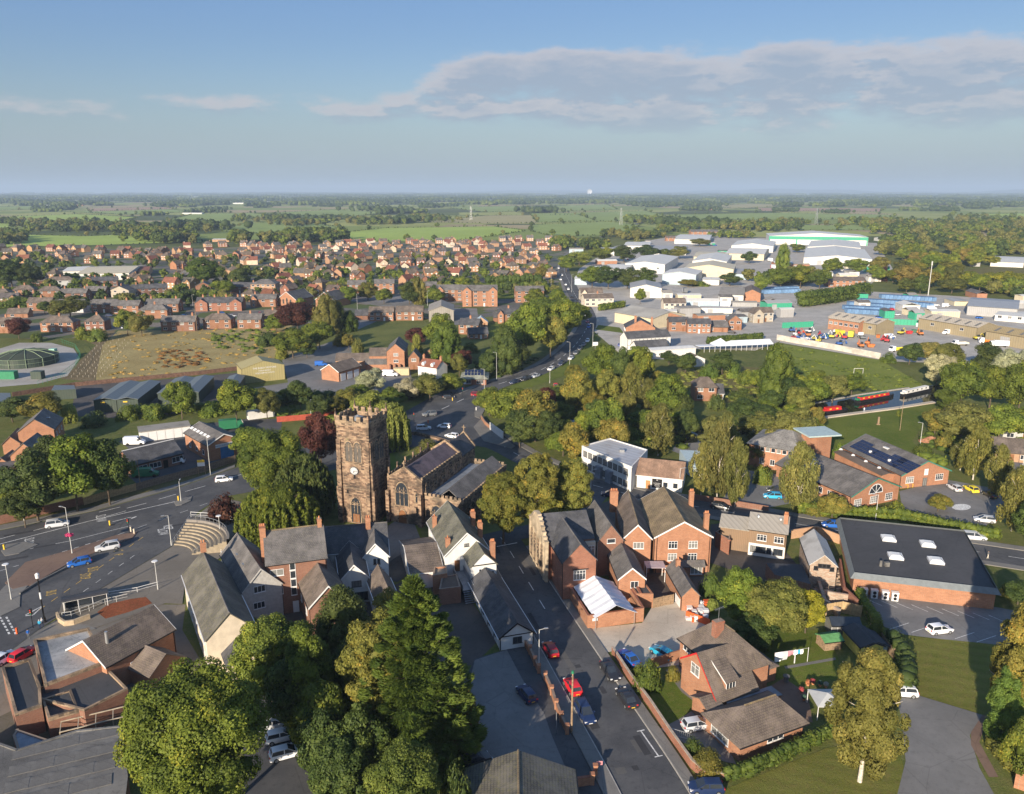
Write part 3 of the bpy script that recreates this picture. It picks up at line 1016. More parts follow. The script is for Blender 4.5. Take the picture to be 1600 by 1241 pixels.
def pfence(label,pts,h,m,px=True,pw=1.83,name='timber_fence',group=None,postm=None):
 """fence of separate boarded panels between posts"""
 q=[W(*p).xy if px else Vector(p)for p in pts]
 c=q[0]
 root=thing(name,label,'fence',(c.x,c.y,0),0,group)
 pm=MB().box(0.06,-.02,.05,pw-.06,.02,h).box(0.06,-.035,h*.2,pw-.06,.035,h*.2+.08).box(.06,-.035,h*.8,pw-.06,.035,h*.8+.08).mesh('panel')
 pm.materials.append(m)
 po=MB().box(-.05,-.05,0,.05,.05,h+.08).mesh('post')
 po.materials.append(postm or m)
 for a,d in zip(q[:-1],q[1:]):
  u=d-a
  Ln=u.length
  u.normalize()
  n=max(1,int(round(Ln/pw)))
  for i in range(n+1):
   o=newobj('post',po,None,root)
   p=a+u*(i*Ln/n)-c
   o.location=(p.x,p.y,0)
   if i<n:
    o=newobj('panel',pm,None,root)
    o.location=(p.x,p.y,0)
    o.rotation_euler=(0,0,math.atan2(u.y,u.x))
    o.scale=(Ln/n/pw,1,1)
 return root
def railing(label,pts,h=1.05,z=0.0,m=None,px=True,step=1.6,name='railing'):
 q=[W(*p).xy if px else Vector(p)for p in pts]
 c=q[0]
 root=thing(name,label,'railing',(c.x,c.y,0))
 rl=MB()
 for a,d in zip(q[:-1],q[1:]):
  A=(a.x-c.x,a.y-c.y);D=(d.x-c.x,d.y-c.y)
  rl.tube((*A,z+h),(*D,z+h),.05,None,6).tube((*A,z+h*.5),(*D,z+h*.5),.03,None,6)
 rl.build('rail',m or POLE,root)
 pm=MB().tube((0,0,z),(0,0,z+h),.04,None,6).mesh('post');pm.materials.append(m or POLE)
 for a,d in zip(q[:-1],q[1:]):
  Ln=(d-a).length
  n=max(1,int(Ln/step))
  for i in range(n):
   p=a.lerp(d,i/n)-c
   newobj('post',pm,None,root).location=(p.x,p.y,0)
 return root
def text_mesh(txt,size,m,name='lettering',extrude=0.01,align='CENTER'):
 cu=bpy.data.curves.new(name,'FONT')
 cu.body=txt
 cu.size=size
 cu.extrude=extrude
 cu.align_x=align
 cu.resolution_u=2
 tmp=bpy.data.objects.new(name,cu)
 C.objects.link(tmp)
 dg=bpy.context.evaluated_depsgraph_get()
 me=bpy.data.meshes.new_from_object(tmp.evaluated_get(dg))
 bpy.data.objects.remove(tmp)
 bpy.data.curves.remove(cu)
 me.name=name
 me.materials.clear()
 me.materials.append(m)
 return me
def lcloud(cent,rad,n,leaf,rng,outward=0.6,droop=0.0,radial=0.0,core=0.78,elong=1.0,rejectin=0.75,up=0.0,corelvl=1):
 """leaf-sized faces over many small lobes, each lobe with a rough core"""
 K=len(cent)
 cc=cent-cent.mean(axis=0)
 wgt=(rad.prod(axis=1))**(2/3)
 wgt=wgt/wgt.sum()
 li=rng.choice(K,n,p=wgt)
 d=rng.normal(size=(n,3))
 d/=np.linalg.norm(d,axis=1)[:,None]
 o=cc[li]/(np.linalg.norm(cc[li],axis=1)[:,None]+1e-6)
 d=d+o*outward
 d[:,2]+=up
 d/=np.linalg.norm(d,axis=1)[:,None]
 pos=cent[li]+d*rad[li]*(0.80+0.32*rng.random((n,1)))
 keep=np.ones(n,bool)
 for k in range(K):
  q=(pos-cent[k])/rad[k]
  keep&=~(((q**2).sum(axis=1)<rejectin**2)&(li!=k))
 pos,d,li=pos[keep],d[keep],li[keep]
 n=len(pos)
 nr=d+rng.normal(size=(n,3))*0.45
 nr[:,2]+=0.25
 nr/=np.linalg.norm(nr,axis=1)[:,None]
 a=np.cross(nr,rng.normal(size=(n,3)))
 a/=np.linalg.norm(a,axis=1)[:,None]
 if radial:
  q=np.stack([pos[:,0],pos[:,1],np.abs(pos[:,0])*.5+.4],axis=1)
  q/=np.linalg.norm(q,axis=1)[:,None]
  a=a*(1-radial)+q*radial
  a/=np.linalg.norm(a,axis=1)[:,None]
 if droop:
  a=a*(1-droop)+np.array([0,0,-1.0])*droop
  a-=nr*(a*nr).sum(axis=1)[:,None]
  a/=np.linalg.norm(a,axis=1)[:,None]
 b=np.cross(nr,a)
 s=leaf*(0.55+0.9*rng.random((n,1)))
 a=a*s*elong
 b=b*s
 j=rng.random((n,4))*0.5+0.6
 P=np.empty((n,4,3))
 P[:,0]=pos-a*j[:,0:1]
 P[:,1]=pos-b*j[:,1:2]*0.7
 P[:,2]=pos+a*j[:,2:3]
 P[:,3]=pos+b*j[:,3:4]*0.7
 lob=rng.random(K)
 tint=np.clip(0.45*rng.random(n)+0.55*lob[li],0,1)
 verts=P.reshape(-1,3)
 faces=np.arange(4*n).reshape(n,4)
 vt=np.repeat(tint,4)
 ico=ICO[corelvl]
 iv,if_=ico
 cv=(iv[None]*rad[:,None]*core*(0.85+0.3*rng.random((K,len(iv),1)))+cent[:,None]).reshape(-1,3)
 cf=(if_[None]+(np.arange(K)*len(iv))[:,None,None]).reshape(-1,3)+len(verts)
 cvt=np.repeat(lob*0.55,len(iv))
 return verts,faces,vt,cv,cf,cvt
def ico_arrays(sub):
 bm=bmesh.new()
 bmesh.ops.create_icosphere(bm,subdivisions=sub,radius=1.0)
 v=np.array([q.co[:]for q in bm.verts])
 bm.verts.index_update()
 f=np.array([[x.index for x in q.verts]for q in bm.faces])
 bm.free()
 return v,f
ICO={1:ico_arrays(1),2:ico_arrays(2)}
def fmesh(name,parts,m):
 """parts: list of leaf_cloud results"""
 vs_,vt,loops,starts,tot=[],[],[],[],[]
 off=0
 for(v,f,t,cv,cf,ct)in parts:
  vs_.append(v);vt.append(t)
  loops.append((f+off).ravel());tot.append(np.full(len(f),4))
  vs_.append(cv);vt.append(ct)
  loops.append((cf+off).ravel());tot.append(np.full(len(cf),3))
  off+=len(v)+len(cv)
 V=np.concatenate(vs_);T=np.concatenate(vt);Lp=np.concatenate(loops).astype(np.int32);To=np.concatenate(tot).astype(np.int32)
 St=np.concatenate([[0],np.cumsum(To)[:-1]]).astype(np.int32)
 me=bpy.data.meshes.new(name)
 me.vertices.add(len(V));me.vertices.foreach_set('co',V.astype(np.float32).ravel())
 me.loops.add(len(Lp));me.loops.foreach_set('vertex_index',Lp)
 me.polygons.add(len(St));me.polygons.foreach_set('loop_start',St);me.polygons.foreach_set('loop_total',To)
 at=me.attributes.new('tint','FLOAT','POINT')
 at.data.foreach_set('value',T.astype(np.float32))
 me.materials.append(m)
 me.update(calc_edges=True)
 return me
def clobes(kind,r,h,rng,dens=1.0):
 """lobe centres and radii for a crown of radius r and height h, bottom at z=0"""
 if kind in('broad','oval'):
  K=int(34*dens)
  sm=1.0 if dens<=1 else .74
  d=rng.normal(size=(K,3));d/=np.linalg.norm(d,axis=1)[:,None]
  rr=0.50+0.30*rng.random((K,1))
  c=d*rr*np.array([r,r,h/2])+np.array([0,0,h/2])
  c[:,:2]*=(1-0.16*(c[:,2:3]/h-0.4))
  s=r*(0.20+0.17*rng.random((K,1)))*sm
  rad=np.repeat(s,3,axis=1);rad[:,2]*=0.85
  c=np.vstack([c,[[0,0,h*.5]]]);rad=np.vstack([rad,[[r*.62,r*.62,h*.36]]])
 elif kind=='birch':
  K=int(85*dens)
  z=rng.random(K)**0.9
  prof=np.sin(np.clip(z*1.05+0.12,0,1.1)*math.pi/1.15)**0.7
  t=rng.random(K)*2*math.pi
  rr=np.sqrt(rng.random(K))*0.85*prof*r
  c=np.stack([np.cos(t)*rr,np.sin(t)*rr,z*h*.93+h*0.03],axis=1)
  s=r*(0.11+0.11*rng.random((K,1)))
  rad=np.repeat(s,3,axis=1);rad[:,2]*=1.6
 elif kind in('cypress','cone'):
  K=int(300*dens)
  z=rng.random(K)**1.15
  w_=(1-z)**(0.62 if kind=='cypress' else 0.9)*(0.75+0.35*np.sin(np.clip(z*6,0,1.57)))
  t=rng.random(K)*2*math.pi
  rr=w_*r*(0.72+0.24*rng.random(K))
  c=np.stack([np.cos(t)*rr,np.sin(t)*rr,z*h*.97],axis=1)
  s=r*(0.05+0.075*rng.random((K,1)))*(1.15-0.5*z[:,None])
  rad=np.repeat(s,3,axis=1);rad[:,2]*=0.8
  zz=np.linspace(0.02,0.9,9)
  ww=(1-zz)**(0.62 if kind=='cypress' else 0.9)*r*(0.75+0.35*np.sin(np.clip(zz*6,0,1.57)))
  c=np.vstack([c,np.stack([zz*0,zz*0,zz*h],axis=1)])
  rad=np.vstack([rad,np.stack([ww*.62,ww*.62,np.full(9,h*.10)],axis=1)])
 elif kind=='column':
  K=int(60*dens)
  z=rng.random(K)
  w_=np.sin(np.clip(z,0.02,1)**0.8*math.pi*0.93+0.2)**0.5
  w_=np.nan_to_num(w_,nan=0.3)
  t=rng.random(K)*2*math.pi
  rr=w_*r*0.72
  c=np.stack([np.cos(t)*rr,np.sin(t)*rr,z*h*.94],axis=1)
  s=r*(0.22+0.16*rng.random((K,1)))
  rad=np.repeat(s,3,axis=1);rad[:,2]*=1.5
  c=np.vstack([c,[[0,0,h*.45]]]);rad=np.vstack([rad,[[r*.7,r*.7,h*.43]]])
 elif kind=='bush':
  K=int(22*dens)
  d=rng.normal(size=(K,3));d[:,2]=np.abs(d[:,2]);d/=np.linalg.norm(d,axis=1)[:,None]
  c=d*(0.45+.35*rng.random((K,1)))*np.array([r,r,h*.8])
  s=r*(0.22+0.16*rng.random((K,1)))
  rad=np.repeat(s,3,axis=1);rad[:,2]*=min(1.2,h/r)
  c=np.vstack([c,[[0,0,h*.35]]]);rad=np.vstack([rad,[[r*.7,r*.7,h*.5]]])
 return c,rad
def cmesh_(kind,r,h,n,leaf,seed,m,dens=1.0):
 rng=np.random.default_rng(seed)
 if kind=='weeping':
  K=26
  t=rng.random(K)*2*math.pi;q=np.sqrt(rng.random(K))
  c=np.stack([np.cos(t)*q*r*.62,np.sin(t)*q*r*.62,h*(.86-.30*q**2)],axis=1)
  rad=np.repeat(r*(.18+.1*rng.random((K,1))),3,axis=1);rad[:,2]*=.5
  a=lcloud(c,rad,n//3,leaf,rng,.5,.7,core=.8,elong=1.8,up=.5)
  S=190
  t=(rng.integers(0,22,S)+.22*rng.normal(size=S))*2*math.pi/22;q=.35+.65*np.sqrt(rng.random(S))
  cs,rs=[],[]
  for i in range(S):
   z1=h*(.90-.42*q[i]**2.2)
   z0=h*(.02+.22*rng.random())
   k=7
   for j in range(k):
    f=j/(k-1)
    z=z1+(z0-z1)*f
    rr=r*q[i]*(1+.07*f)+.12*rng.normal()
    cs.append((math.cos(t[i])*rr,math.sin(t[i])*rr,z))
    rs.append((r*.05,r*.05,(z1-z0)/k*.7))
  b=lcloud(np.array(cs),np.array(rs),n,leaf*.9,rng,.35,.9,core=.7,elong=2.2,rejectin=.2)
  core=lcloud(np.array([[0,0,h*.4]]),np.array([[r*.5,r*.5,h*.38]]),n//6,leaf,rng,.2,.8,core=.95,elong=2)
  return fmesh('crown',[a,b,core],m)
 c,rad=clobes(kind,r,h,rng,dens)
 kw=dict(outward=.7,core=.72)
 if kind=='birch':kw=dict(outward=.35,droop=.6,elong=1.6,core=.45,rejectin=.35)
 if kind in('cypress','cone'):kw=dict(outward=.8,elong=2.6,core=.6,up=.3,radial=.65,rejectin=.5)
 if kind=='column':kw=dict(outward=.6,elong=1.3,up=.3)
 return fmesh('crown',[lcloud(c,rad,n,leaf,rng,**kw)],m)
def tmesh(kind,r,h,seed,base=0.25):
 rng=random.Random(seed)
 b=MB()
 tr=max(.12,h*.016)
 top=h*(.78 if kind not in('cypress','cone','column')else .92)
 pts=[Vector((0,0,0))]
 k=5
 for i in range(1,k+1):
  pts.append(Vector((rng.uniform(-.03,.03)*r,rng.uniform(-.03,.03)*r,top*i/k)))
 for i in range(k):
  b.tube(pts[i],pts[i+1],tr*(1-i/(k+1)),tr*(1-(i+1)/(k+1)),8)
 nb=10 if kind not in('cypress','cone','column')else 4
 for i in range(nb):
  f=base+(0.7-base)*rng.random()
  p=Vector((0,0,top*f/.8 if False else h*f*.9))
  t=rng.random()*6.283
  ln=r*rng.uniform(.45,.8)
  rise=ln*(rng.uniform(.4,.9)if kind!='birch' else rng.uniform(.6,1.2))
  q=p+Vector((math.cos(t)*ln*.5,math.sin(t)*ln*.5,rise*.6))
  e=p+Vector((math.cos(t)*ln,math.sin(t)*ln,rise))
  b.tube(p,q,tr*.42,tr*.28,6).tube(q,e,tr*.28,tr*.08,5)
 return b.mesh('trunk')
TREES={}
LM={'green':LEAF,'dark':LEAF_D,'autumn':LEAF_A,'birch':LEAF_B,'cypress':LEAF_C,'copper':LEAF_P,'willow':LEAF_W,'silver':LEAF_S}
def variant(kind,leafm,v):
 """shared crown and trunk of a standard size: radius 5, height 12 (bush 3 x 3)"""
 key=(kind,leafm,v)
 if key not in TREES:
  r,h=(3.0,3.0)if kind=='bush' else(5.0,12.0)
  n={'bush':2600,'broad':8500,'birch':8500,'cypress':9000,'cone':5000,'column':7000,'weeping':8000}[kind]
  leaf={'bush':.15,'broad':.23,'birch':.19,'cypress':.18,'cone':.2,'column':.20,'weeping':.18}[kind]
  cb=0.0 if kind in('bush','cypress','cone','column','weeping')else 0.16
  cm=cmesh_(kind,r,h*(1-cb),n,leaf,sum(map(ord,kind+leafm))*10+v,LM[leafm])
  tm=tmesh(kind,r,h,v+5)if kind!='bush' else None
  if tm:tm.materials.append(BARK_W if kind=='birch' else BARK)
  TREES[key]=(cm,tm,r,h,cb)
 return TREES[key]
TWORD={'broad':'round','birch':'airy drooping','cypress':'dense conical','cone':'narrow conical','column':'tall column shaped','bush':'low rounded','weeping':'weeping'}
LWORD={'green':'mid green','dark':'dark green','autumn':'yellowing','birch':'olive green','cypress':'bright green','copper':'dark copper red','willow':'pale yellow green','silver':'silvery grey'}
def tree_at(p,r,h,kind,leafm,label=None,rz=None,tint=None,unique=None,group=None):
 """tree with its own root, crown and trunk. unique=(n, leaf, seed): a crown of its own"""
 rng=random.Random(int(p.x*31+p.y*17))
 bush=kind=='bush'
 nm='bush' if bush else{'birch':'birch_tree','cypress':'cypress_tree','cone':'conifer_tree','weeping':'weeping_tree'}.get(kind,'broadleaf_tree')
 root=thing(nm,label,'bush' if bush else 'tree',(p.x,p.y,0),rng.random()*6.28 if rz is None else rz,group)
 if unique:
  n,leaf,seed=unique
  n=int(n*2.1);leaf*=.62
  cb=0.0 if kind in('bush','cypress','cone','column','weeping')else 0.14
  cm=cmesh_(kind,r,h*(1-cb),n,leaf,seed,LM[leafm],1.3 if kind!='broad' else 3.2)
  tm=tmesh(kind,r,h,seed)if not bush else None
  if tm:tm.materials.append(BARK_W if kind=='birch' else BARK)
  sx=sz=1.0
  hh=h
 else:
  cm,tm,r0,h0,cb=variant(kind,leafm,rng.randrange(3))
  sx,sz=r/r0,h/h0
  hh=h
 cr=newobj('crown',cm,None,root)
 cr.location=(0,0,cb*hh)
 cr.scale=(sx,sx,sz)
 g=rng.uniform(.82,1.2)
 cr.color=(g*rng.uniform(.92,1.1),g,g*rng.uniform(.85,1.05),1)if tint is None else(*tint,1)
 if tm:
  t=newobj('trunk',tm,None,root)
  t.scale=(sx,sx,sz)
 root['_k']=LWORD[leafm]+' '+TWORD[kind]
 if label is None:
  ALL.append(root)
 FOOT.append((p.x,p.y,r*.6))
 return root
def tree(xb,yb,yt,wpx,kind,leafm,label=None,**k):
 p=W(xb,yb)
 h=hat((xb,yb),(xb,yt))
 r=wpx/2*math.hypot(p.y,H-h/2)/FPX
 return tree_at(p,r,h,kind,leafm,label,**k)
def hedge(label,pts,w,h,leafm,px=True,n=None,leaf=.16,closed=False,z0=0.0):
 q=[W(*p).xy if px else Vector(p)for p in pts]
 c=q[0]
 rng=np.random.default_rng(int(abs(c.x*7+c.y)))
 cs,rs=[],[]
 for a,d in zip(q[:-1],q[1:]):
  Ln=(d-a).length
  k=max(2,int(Ln/(w*.45)))
  for i in range(k):
   p=a.lerp(d,(i+.5)/k)-c
   for zz in((.35,.75)if h>w*.8 else(.5,)):
    cs.append((p.x+rng.normal()*w*.06,p.y+rng.normal()*w*.06,h*zz*(.92+.16*rng.random())))
    rs.append((w*.5,w*.5,h*.34 if h>w*.8 else h*.5))
 cs,rs=np.array(cs),np.array(rs)
 if n is None:n=int(min(9000,60*len(cs)+300))
 me=fmesh('hedge',[lcloud(cs,rs,n,leaf,rng,0.0,core=.88,rejectin=.8)],LM[leafm])
 o=newobj('hedge',me)
 o.location=(c.x,c.y,z0)
 tag(o,label,'hedge')
 return o
# ================================================================ THE SETTING
def disc(name,rad,z,m,n=96):
 me=bpy.data.meshes.new(name)
 me.from_pydata([(rad*math.cos(6.28318*i/n),rad*math.sin(6.28318*i/n),z)for i in range(n)],[],[tuple(range(n))])
 return struct(name,me,m)
disc('ground',32000,0.0,FIELDS)
def b_town(t):
 oc=t.coord('Object')
 vo=t.new('ShaderNodeTexVoronoi',feature='F1')
 t.put(vo.inputs['Vector'],oc)
 vo.inputs['Scale'].default_value=0.09
 r=t.sep(vo.outputs['Color'])[0]
 n=t.noise(oc,0.6,5,.7)
 c=t.mix(t.ss(r,.40,.46),(0.085,0.115,0.03),(0.13,0.125,0.12))
 c=t.mix(t.ss(r,.74,.78),c,(0.21,0.18,0.15))
 c=t.mix(t.ss(n,.4,.7,0,.5),c,(0.06,0.065,0.04))
 t.put(t.b.inputs['Base Color'],c)
TOWN=mat('gardens_and_paths',b_town)
sheet('town_ground',[(-900,1700),(-500,398),(0,386),(300,385),(540,379),(860,374),(1000,366),(1250,372),(1420,385),(1600,398),(2100,420),(2500,1700)],0.03,GRASS)
sheet('housing_ground',[(-260,520),(-200,392),(0,389),(300,389),(540,382),(860,377),(905,380),(874,440),(860,485),(720,500),(560,500),(430,520),(250,525),(60,530)],0.05,TOWN)
sheet('industrial_ground',[(905,478),(892,450),(905,420),(960,385),(1060,368),(1200,372),(1370,380),(1395,420),(1345,455),(1480,462),(1600,470),(1720,500),(1700,575),(1390,565),(1215,535),(1180,548),(1060,545),(1040,562),(975,558),(930,520)],0.05,mat('yard_concrete',b_asphalt,(0.30,0.285,0.26),(0.42,0.395,0.36),0.1,0.6))
FIELD_POLYS=[('field',[(536,364),(600,357),(770,354),(822,361),(780,368),(720,375),(640,377),(548,377)],F_BRIGHT),('field',[(560,350),(640,347),(800,350),(930,345),(905,336),(760,337),(690,345)],F_TAN),('field',[(830,352),(950,347),(1000,352),(975,366),(870,371),(830,362)],F_GREEN),('field',[(828,334),(1010,330),(1040,338),(1010,345),(840,348)],F_GREEN),('field',[(1045,336),(1200,333),(1400,336),(1395,342),(1200,344),(1060,342)],F_GREEN),('field',[(1040,343),(1190,345),(1190,352),(1060,351)],F_BRIGHT),('field',[(1310,345),(1410,343),(1490,348),(1480,352),(1330,351)],F_BRIGHT),('field',[(1418,353),(1480,352),(1462,364),(1425,363)],F_PLOUGH),('field',[(1180,325),(1380,326),(1375,331),(1190,330)],F_PLOUGH),('field',[(1100,322),(1170,319),(1270,321),(1150,326)],F_TAN),('field',[(1535,335),(1680,333),(1690,342),(1550,341)],F_BRIGHT),('field',[(-40,341),(120,335),(215,340),(170,349),(40,354),(-60,360)],F_BRIGHT),('field',[(-10,366),(130,370),(175,368),(330,378),(140,384),(-60,388)],F_BRIGHT),('field',[(100,331),(260,327),(300,331),(200,336)],F_GREEN),('field',[(135,326),(255,324),(275,327),(140,331)],F_PLOUGH),('field',[(260,345),(300,335),(390,333),(440,338),(300,352)],F_GREEN),('field',[(380,350),(480,347),(530,356),(420,366),(345,362)],F_GREEN),('field',[(425,333),(520,328),(610,332),(540,340),(440,342)],F_GREEN),('field',[(700,325),(800,322),(880,328),(760,332)],F_GREEN),('field',[(860,322),(950,320),(965,327),(880,330)],F_GREEN),('field',[(-60,325),(60,322),(80,326),(-50,331)],F_GREEN),('field',[(1230,352),(1420,353),(1405,360),(1250,360)],F_GREEN),('field',[(1480,348),(1600,346),(1700,352),(1500,356)],F_GREEN),]
for i,(nm,pts,m)in enumerate(FIELD_POLYS):
 sheet(nm,pts,0.35+0.02*i,m)
sheet('scrubland',[(160,540),(185,517),(330,516),(480,506),(500,540),(430,560),(380,572),(150,598),(150,565)],0.07,HAY)
sheet('scrubland',[(95,592),(150,540),(110,522),(182,516),(160,540),(148,598)],0.075,mat('cleared_ground',b_grass,(0.19,0.145,0.08),(0.25,0.19,0.11),(0.11,0.10,0.05),1.5))
sheet('meadow',[(1215,537),(1375,563),(1440,600),(1450,616),(1380,610),(1225,585)],0.07,mat('long_meadow_grass',b_grass,(0.17,0.22,0.035),(0.23,0.27,0.05),(0.25,0.22,0.08),1.5))
sheet('meadow',[(1060,570),(1200,575),(1190,640),(1110,625),(1050,600)],0.065,mat('tall_dry_grass',b_grass,(0.15,0.135,0.05),(0.21,0.18,0.07),(0.09,0.10,0.03),1.5))
sheet('meadow',[(1490,425),(1600,410),(1640,440),(1500,455)],0.065,MATS['tall_dry_grass'])
road_w=sheet('road',[(-200,880),(0,830),(150,799),(275,764),(367,732),(440,711),(520,687),(600,658),(632,642),(700,690),(640,700),(520,735),(440,760),(345,778),(310,800),(269,854),(155,922),(60,985),(20,1015),(-60,1060),(-300,1180)],0.10,ASPH)
sheet('road',[(618,652),(690,612),(780,596),(775,612),(748,640),(750,662),(782,690),(830,712),(820,728),(760,700),(700,690),(640,690)],0.105,ASPH)
BY=spline([W(*p).xy for p in[(690,640),(770,604),(835,583),(876,560),(905,532),(919,505),(914,483),(899,462),(889,440),(882,418),(896,395),(935,374),(975,358),(1010,345),(1040,336)]],7)
bypass=struct('road',smesh('road',BY,-4.6,4.6,0.11),ASPH)
struct('pavement',smesh('pavement',BY[4:],4.7,7.0,0.06,0.2),PAVE)
dashes(BY,0.0,5,5,.25,0.12,parent=bypass,maxn=60)
LN=spline([W(*p).xy for p in[(735,650),(765,682),(805,709),(855,733),(905,752),(950,765),(1010,779),(1080,791),(1140,801),(1220,815),(1320,832),(1420,847),(1560,868),(1720,892)]],6)
lane=struct('road',smesh('road',LN,-4.0,4.0,0.112),ASPH)
struct('pavement',smesh('pavement',LN[6:],4.1,6.2,0.06,0.23),PAVE)
struct('pavement',smesh('pavement',LN[42:],-5.9,-4.1,0.06,0.23),PAVE)
dashes(LN[4:],0.0,3,5,.15,0.122,parent=lane,maxn=40)
dashes(LN[2:16],3.4,60,1,.14,0.122,parent=lane,maxn=1)
ST=spline([W(*p).xy for p in[(778,838),(792,858),(820,905),(858,968),(896,1030),(945,1110),(1000,1200),(1050,1290),(1090,1370)]],6)
street=struct('road',smesh('road',ST,-4.0,4.0,0.114),ASPH)
struct('pavement',smesh('pavement',ST[4:],-6.1,-4.15,0.06,0.24),PAVE)
struct('pavement',smesh('pavement',ST[6:],4.15,5.6,0.06,0.24),PAVE)
struct('kerb',smesh('kerb',ST[4:],-4.14,-4.0,0.06,0.235),KERB)
struct('kerb',smesh('kerb',ST[6:],4.0,4.14,0.06,0.235),KERB)
dashes(ST[1:20],0.3,3.2,3.6,.14,0.122,parent=street,maxn=9)
BL=spline([W(*p).xy for p in[(600,905),(660,865),(740,850),(800,836),(860,822),(905,800),(935,768)]],5)
struct('road',smesh('road',BL,-3.0,3.0,0.108),ASPH)
a,d=W(1001,1143).xy,W(1029,1183).xy
newobj('lane_marking',smesh('lane_marking',[a,d],-.09,.09,0.122),LINE_W,street)
for q in(a,d):
 t=(d-a).normalized();n=Vector((-t.y,t.x))
 newobj('lane_marking',smesh('lane_marking',[q-n*.55,q+n*.55],-.08,.08,0.126),LINE_W,street)
a,d=W(776,855).xy,W(808,849).xy
newobj('lane_marking',smesh('lane_marking',[a,d],-.12,.12,0.122),LINE_W,street)
def mline(p,q,w=.15,m=None,z=0.114,parent=None):
 newobj('lane_marking',smesh('lane_marking',[W(*p).xy,W(*q).xy],-w/2,w/2,z),m or LINE_W,parent or road_w)
def mark_dash(p,q,dash,gap,w=.15,m=None,z=0.114,parent=None):
 dashes([W(*p).xy,W(*q).xy],0,dash,gap,w,z,m=m,parent=parent or road_w)
mline((-60,866),(0,851),.22);mline((0,851),(140,815),.22);mline((140,815),(276,784),.22)
for p,q in[((0,843),(26,836)),((45,832),(75,824)),((155,801),(188,793)),((198,795),(229,787)),((248,781),(275,773)),((289,769),(321,760)),((166,808),(197,799)),((0,842),(-30,850)),((345,752),(380,741))]:
 mline(p,q,.18)
mline((176,816),(205,809),.2);mline((205,811),(213,808),.45)
mark_dash((0,893),(170,841),1.0,1.2,.15)
mark_dash((180,838),(330,785),2.0,3.0,.12)
mark_dash((60,955),(235,832),1.6,1.6,.14,LINE_Y)
mark_dash((110,940),(225,858),1.4,2.0,.12)
mline((8,866),(110,846),.14,LINE_W);mline((110,846),(205,822),.14)
for txt,p,s,m,sq in[('SLOW',(150,812),1.5,LINE_W,2.0),('SLOW',(38,848),1.3,LINE_W,2.0),('SLOW',(10,857),1.3,LINE_W,2.0),('BUS',(137,892),1.1,LINE_Y,2.4),('STOP',(125,903),1.1,LINE_Y,2.4),('BUS',(72,929),1.1,LINE_Y,2.2),('STOP',(178,866),1.1,LINE_Y,2.2),('SLOW',(247,833),1.3,LINE_W,2.2),('KEEP',(256,826),1.2,LINE_W,2.2)]:
 o=newobj('lettering',text_mesh(txt,s,m,extrude=0.0),None,road_w)
 p=W(*p)
 o.location=(p.x,p.y,0.116)
 o.rotation_euler=(0,0,R(-62))
 o.scale=(1,sq,1)
mline((40,962),(66,948),.2);mline((40,963),(52,962),.3);mline((52,962),(67,948),.2)
for k in range(2):
 dashes([W(0+k*10,965).xy,W(16+k*10,994).xy],0,.8,.5,.3,0.116,parent=road_w)
poly_raise=[]
def raised(name,pts,z0,z1,m):
 q=[W(*p,0.0).xy for p in pts]
 me=MB().prism(q,z0,z1).mesh(name)
 return struct(name,me,m)
raised('traffic_island',[(8,912),(40,880),(120,858),(180,838),(215,832),(207,842),(170,856),(110,880),(50,915),(20,922)],0.05,0.22,PAVE_BR)
raised('traffic_island',[(2,862),(10,852),(40,848),(60,852),(30,866),(8,870)],0.05,0.22,PAVE)
raised('traffic_island',[(272,786),(283,780),(300,777),(298,784),(284,790),(275,791)],0.05,0.22,PAVE)
raised('pavement',[(-60,960),(0,925),(20,905),(60,890),(48,912),(32,930),(31,950),(0,965),(-60,1000)],0.05,0.2,PAVE)
raised('traffic_island',[(741,640),(752,632),(758,640),(750,655),(742,652)],0.05,0.22,PAVE)
raised('pavement',[(0,829),(150,798),(275,763),(367,731),(367,727),(275,758),(150,792),(0,822)],0.05,0.2,PAVE)
raised('pavement',[(756,690),(740,668),(752,655),(762,664),(805,698),(800,702)],0.05,0.21,PAVE)
sheet('verge',[(0,821),(150,791),(275,757),(367,726),(372,719),(275,748),(215,766),(130,783),(0,808)],0.09,mat('dry_verge',b_grass,(0.12,0.12,0.04),(0.19,0.16,0.07),(0.22,0.16,0.08),2.0))
sheet('verge',[(815,585),(845,578),(880,556),(905,545),(935,520),(925,550),(890,585),(830,605),(790,612)],0.09,LAWN)
sheet('verge',[(800,570),(850,556),(885,528),(880,545),(840,570),(795,582)],0.092,MATS['dry_verge'])
sheet('verge',[(930,515),(975,521),(968,512),(935,508)],0.09,LAWN)
plaza=sheet('plaza',[(269,855),(300,812),(345,778),(400,790),(400,850),(345,872),(290,905),(285,945),(258,944),(150,982),(90,968),(96,945),(155,923)],0.13,mat('plaza_paving',b_asphalt,(0.14,0.125,0.105),(0.19,0.17,0.145)))
sheet('back_yard',[(-80,1045),(60,1000),(150,980),(230,945),(290,945),(285,985),(330,1060),(230,1110),(-100,1160)],0.05,MATS['plaza_paving'])
sheet('pavement',[(20,1016),(60,986),(96,965),(140,975),(150,984),(60,1004),(10,1035),(-40,1060),(-60,1045)],0.128,PAVE)
sheet('churchyard_path',[(606,822),(640,800),(660,850),(605,880)],0.05,PAVE)
sheet('churchyard',[(606,700),(640,680),(700,665),(690,640),(600,680),(600,820),(660,850),(650,760)],0.045,LAWN)
sheet('forecourt',[(742,1030),(800,1013),(832,1010),(878,1075),(900,1125),(935,1160),(948,1200),(970,1260),(700,1300),(700,1120)],0.07,ASPH)
sheet('forecourt',[(742,1032),(792,1016),(815,1060),(850,1115),(862,1150),(890,1215),(895,1300),(720,1300),(720,1120)],0.075,ASPH_L)
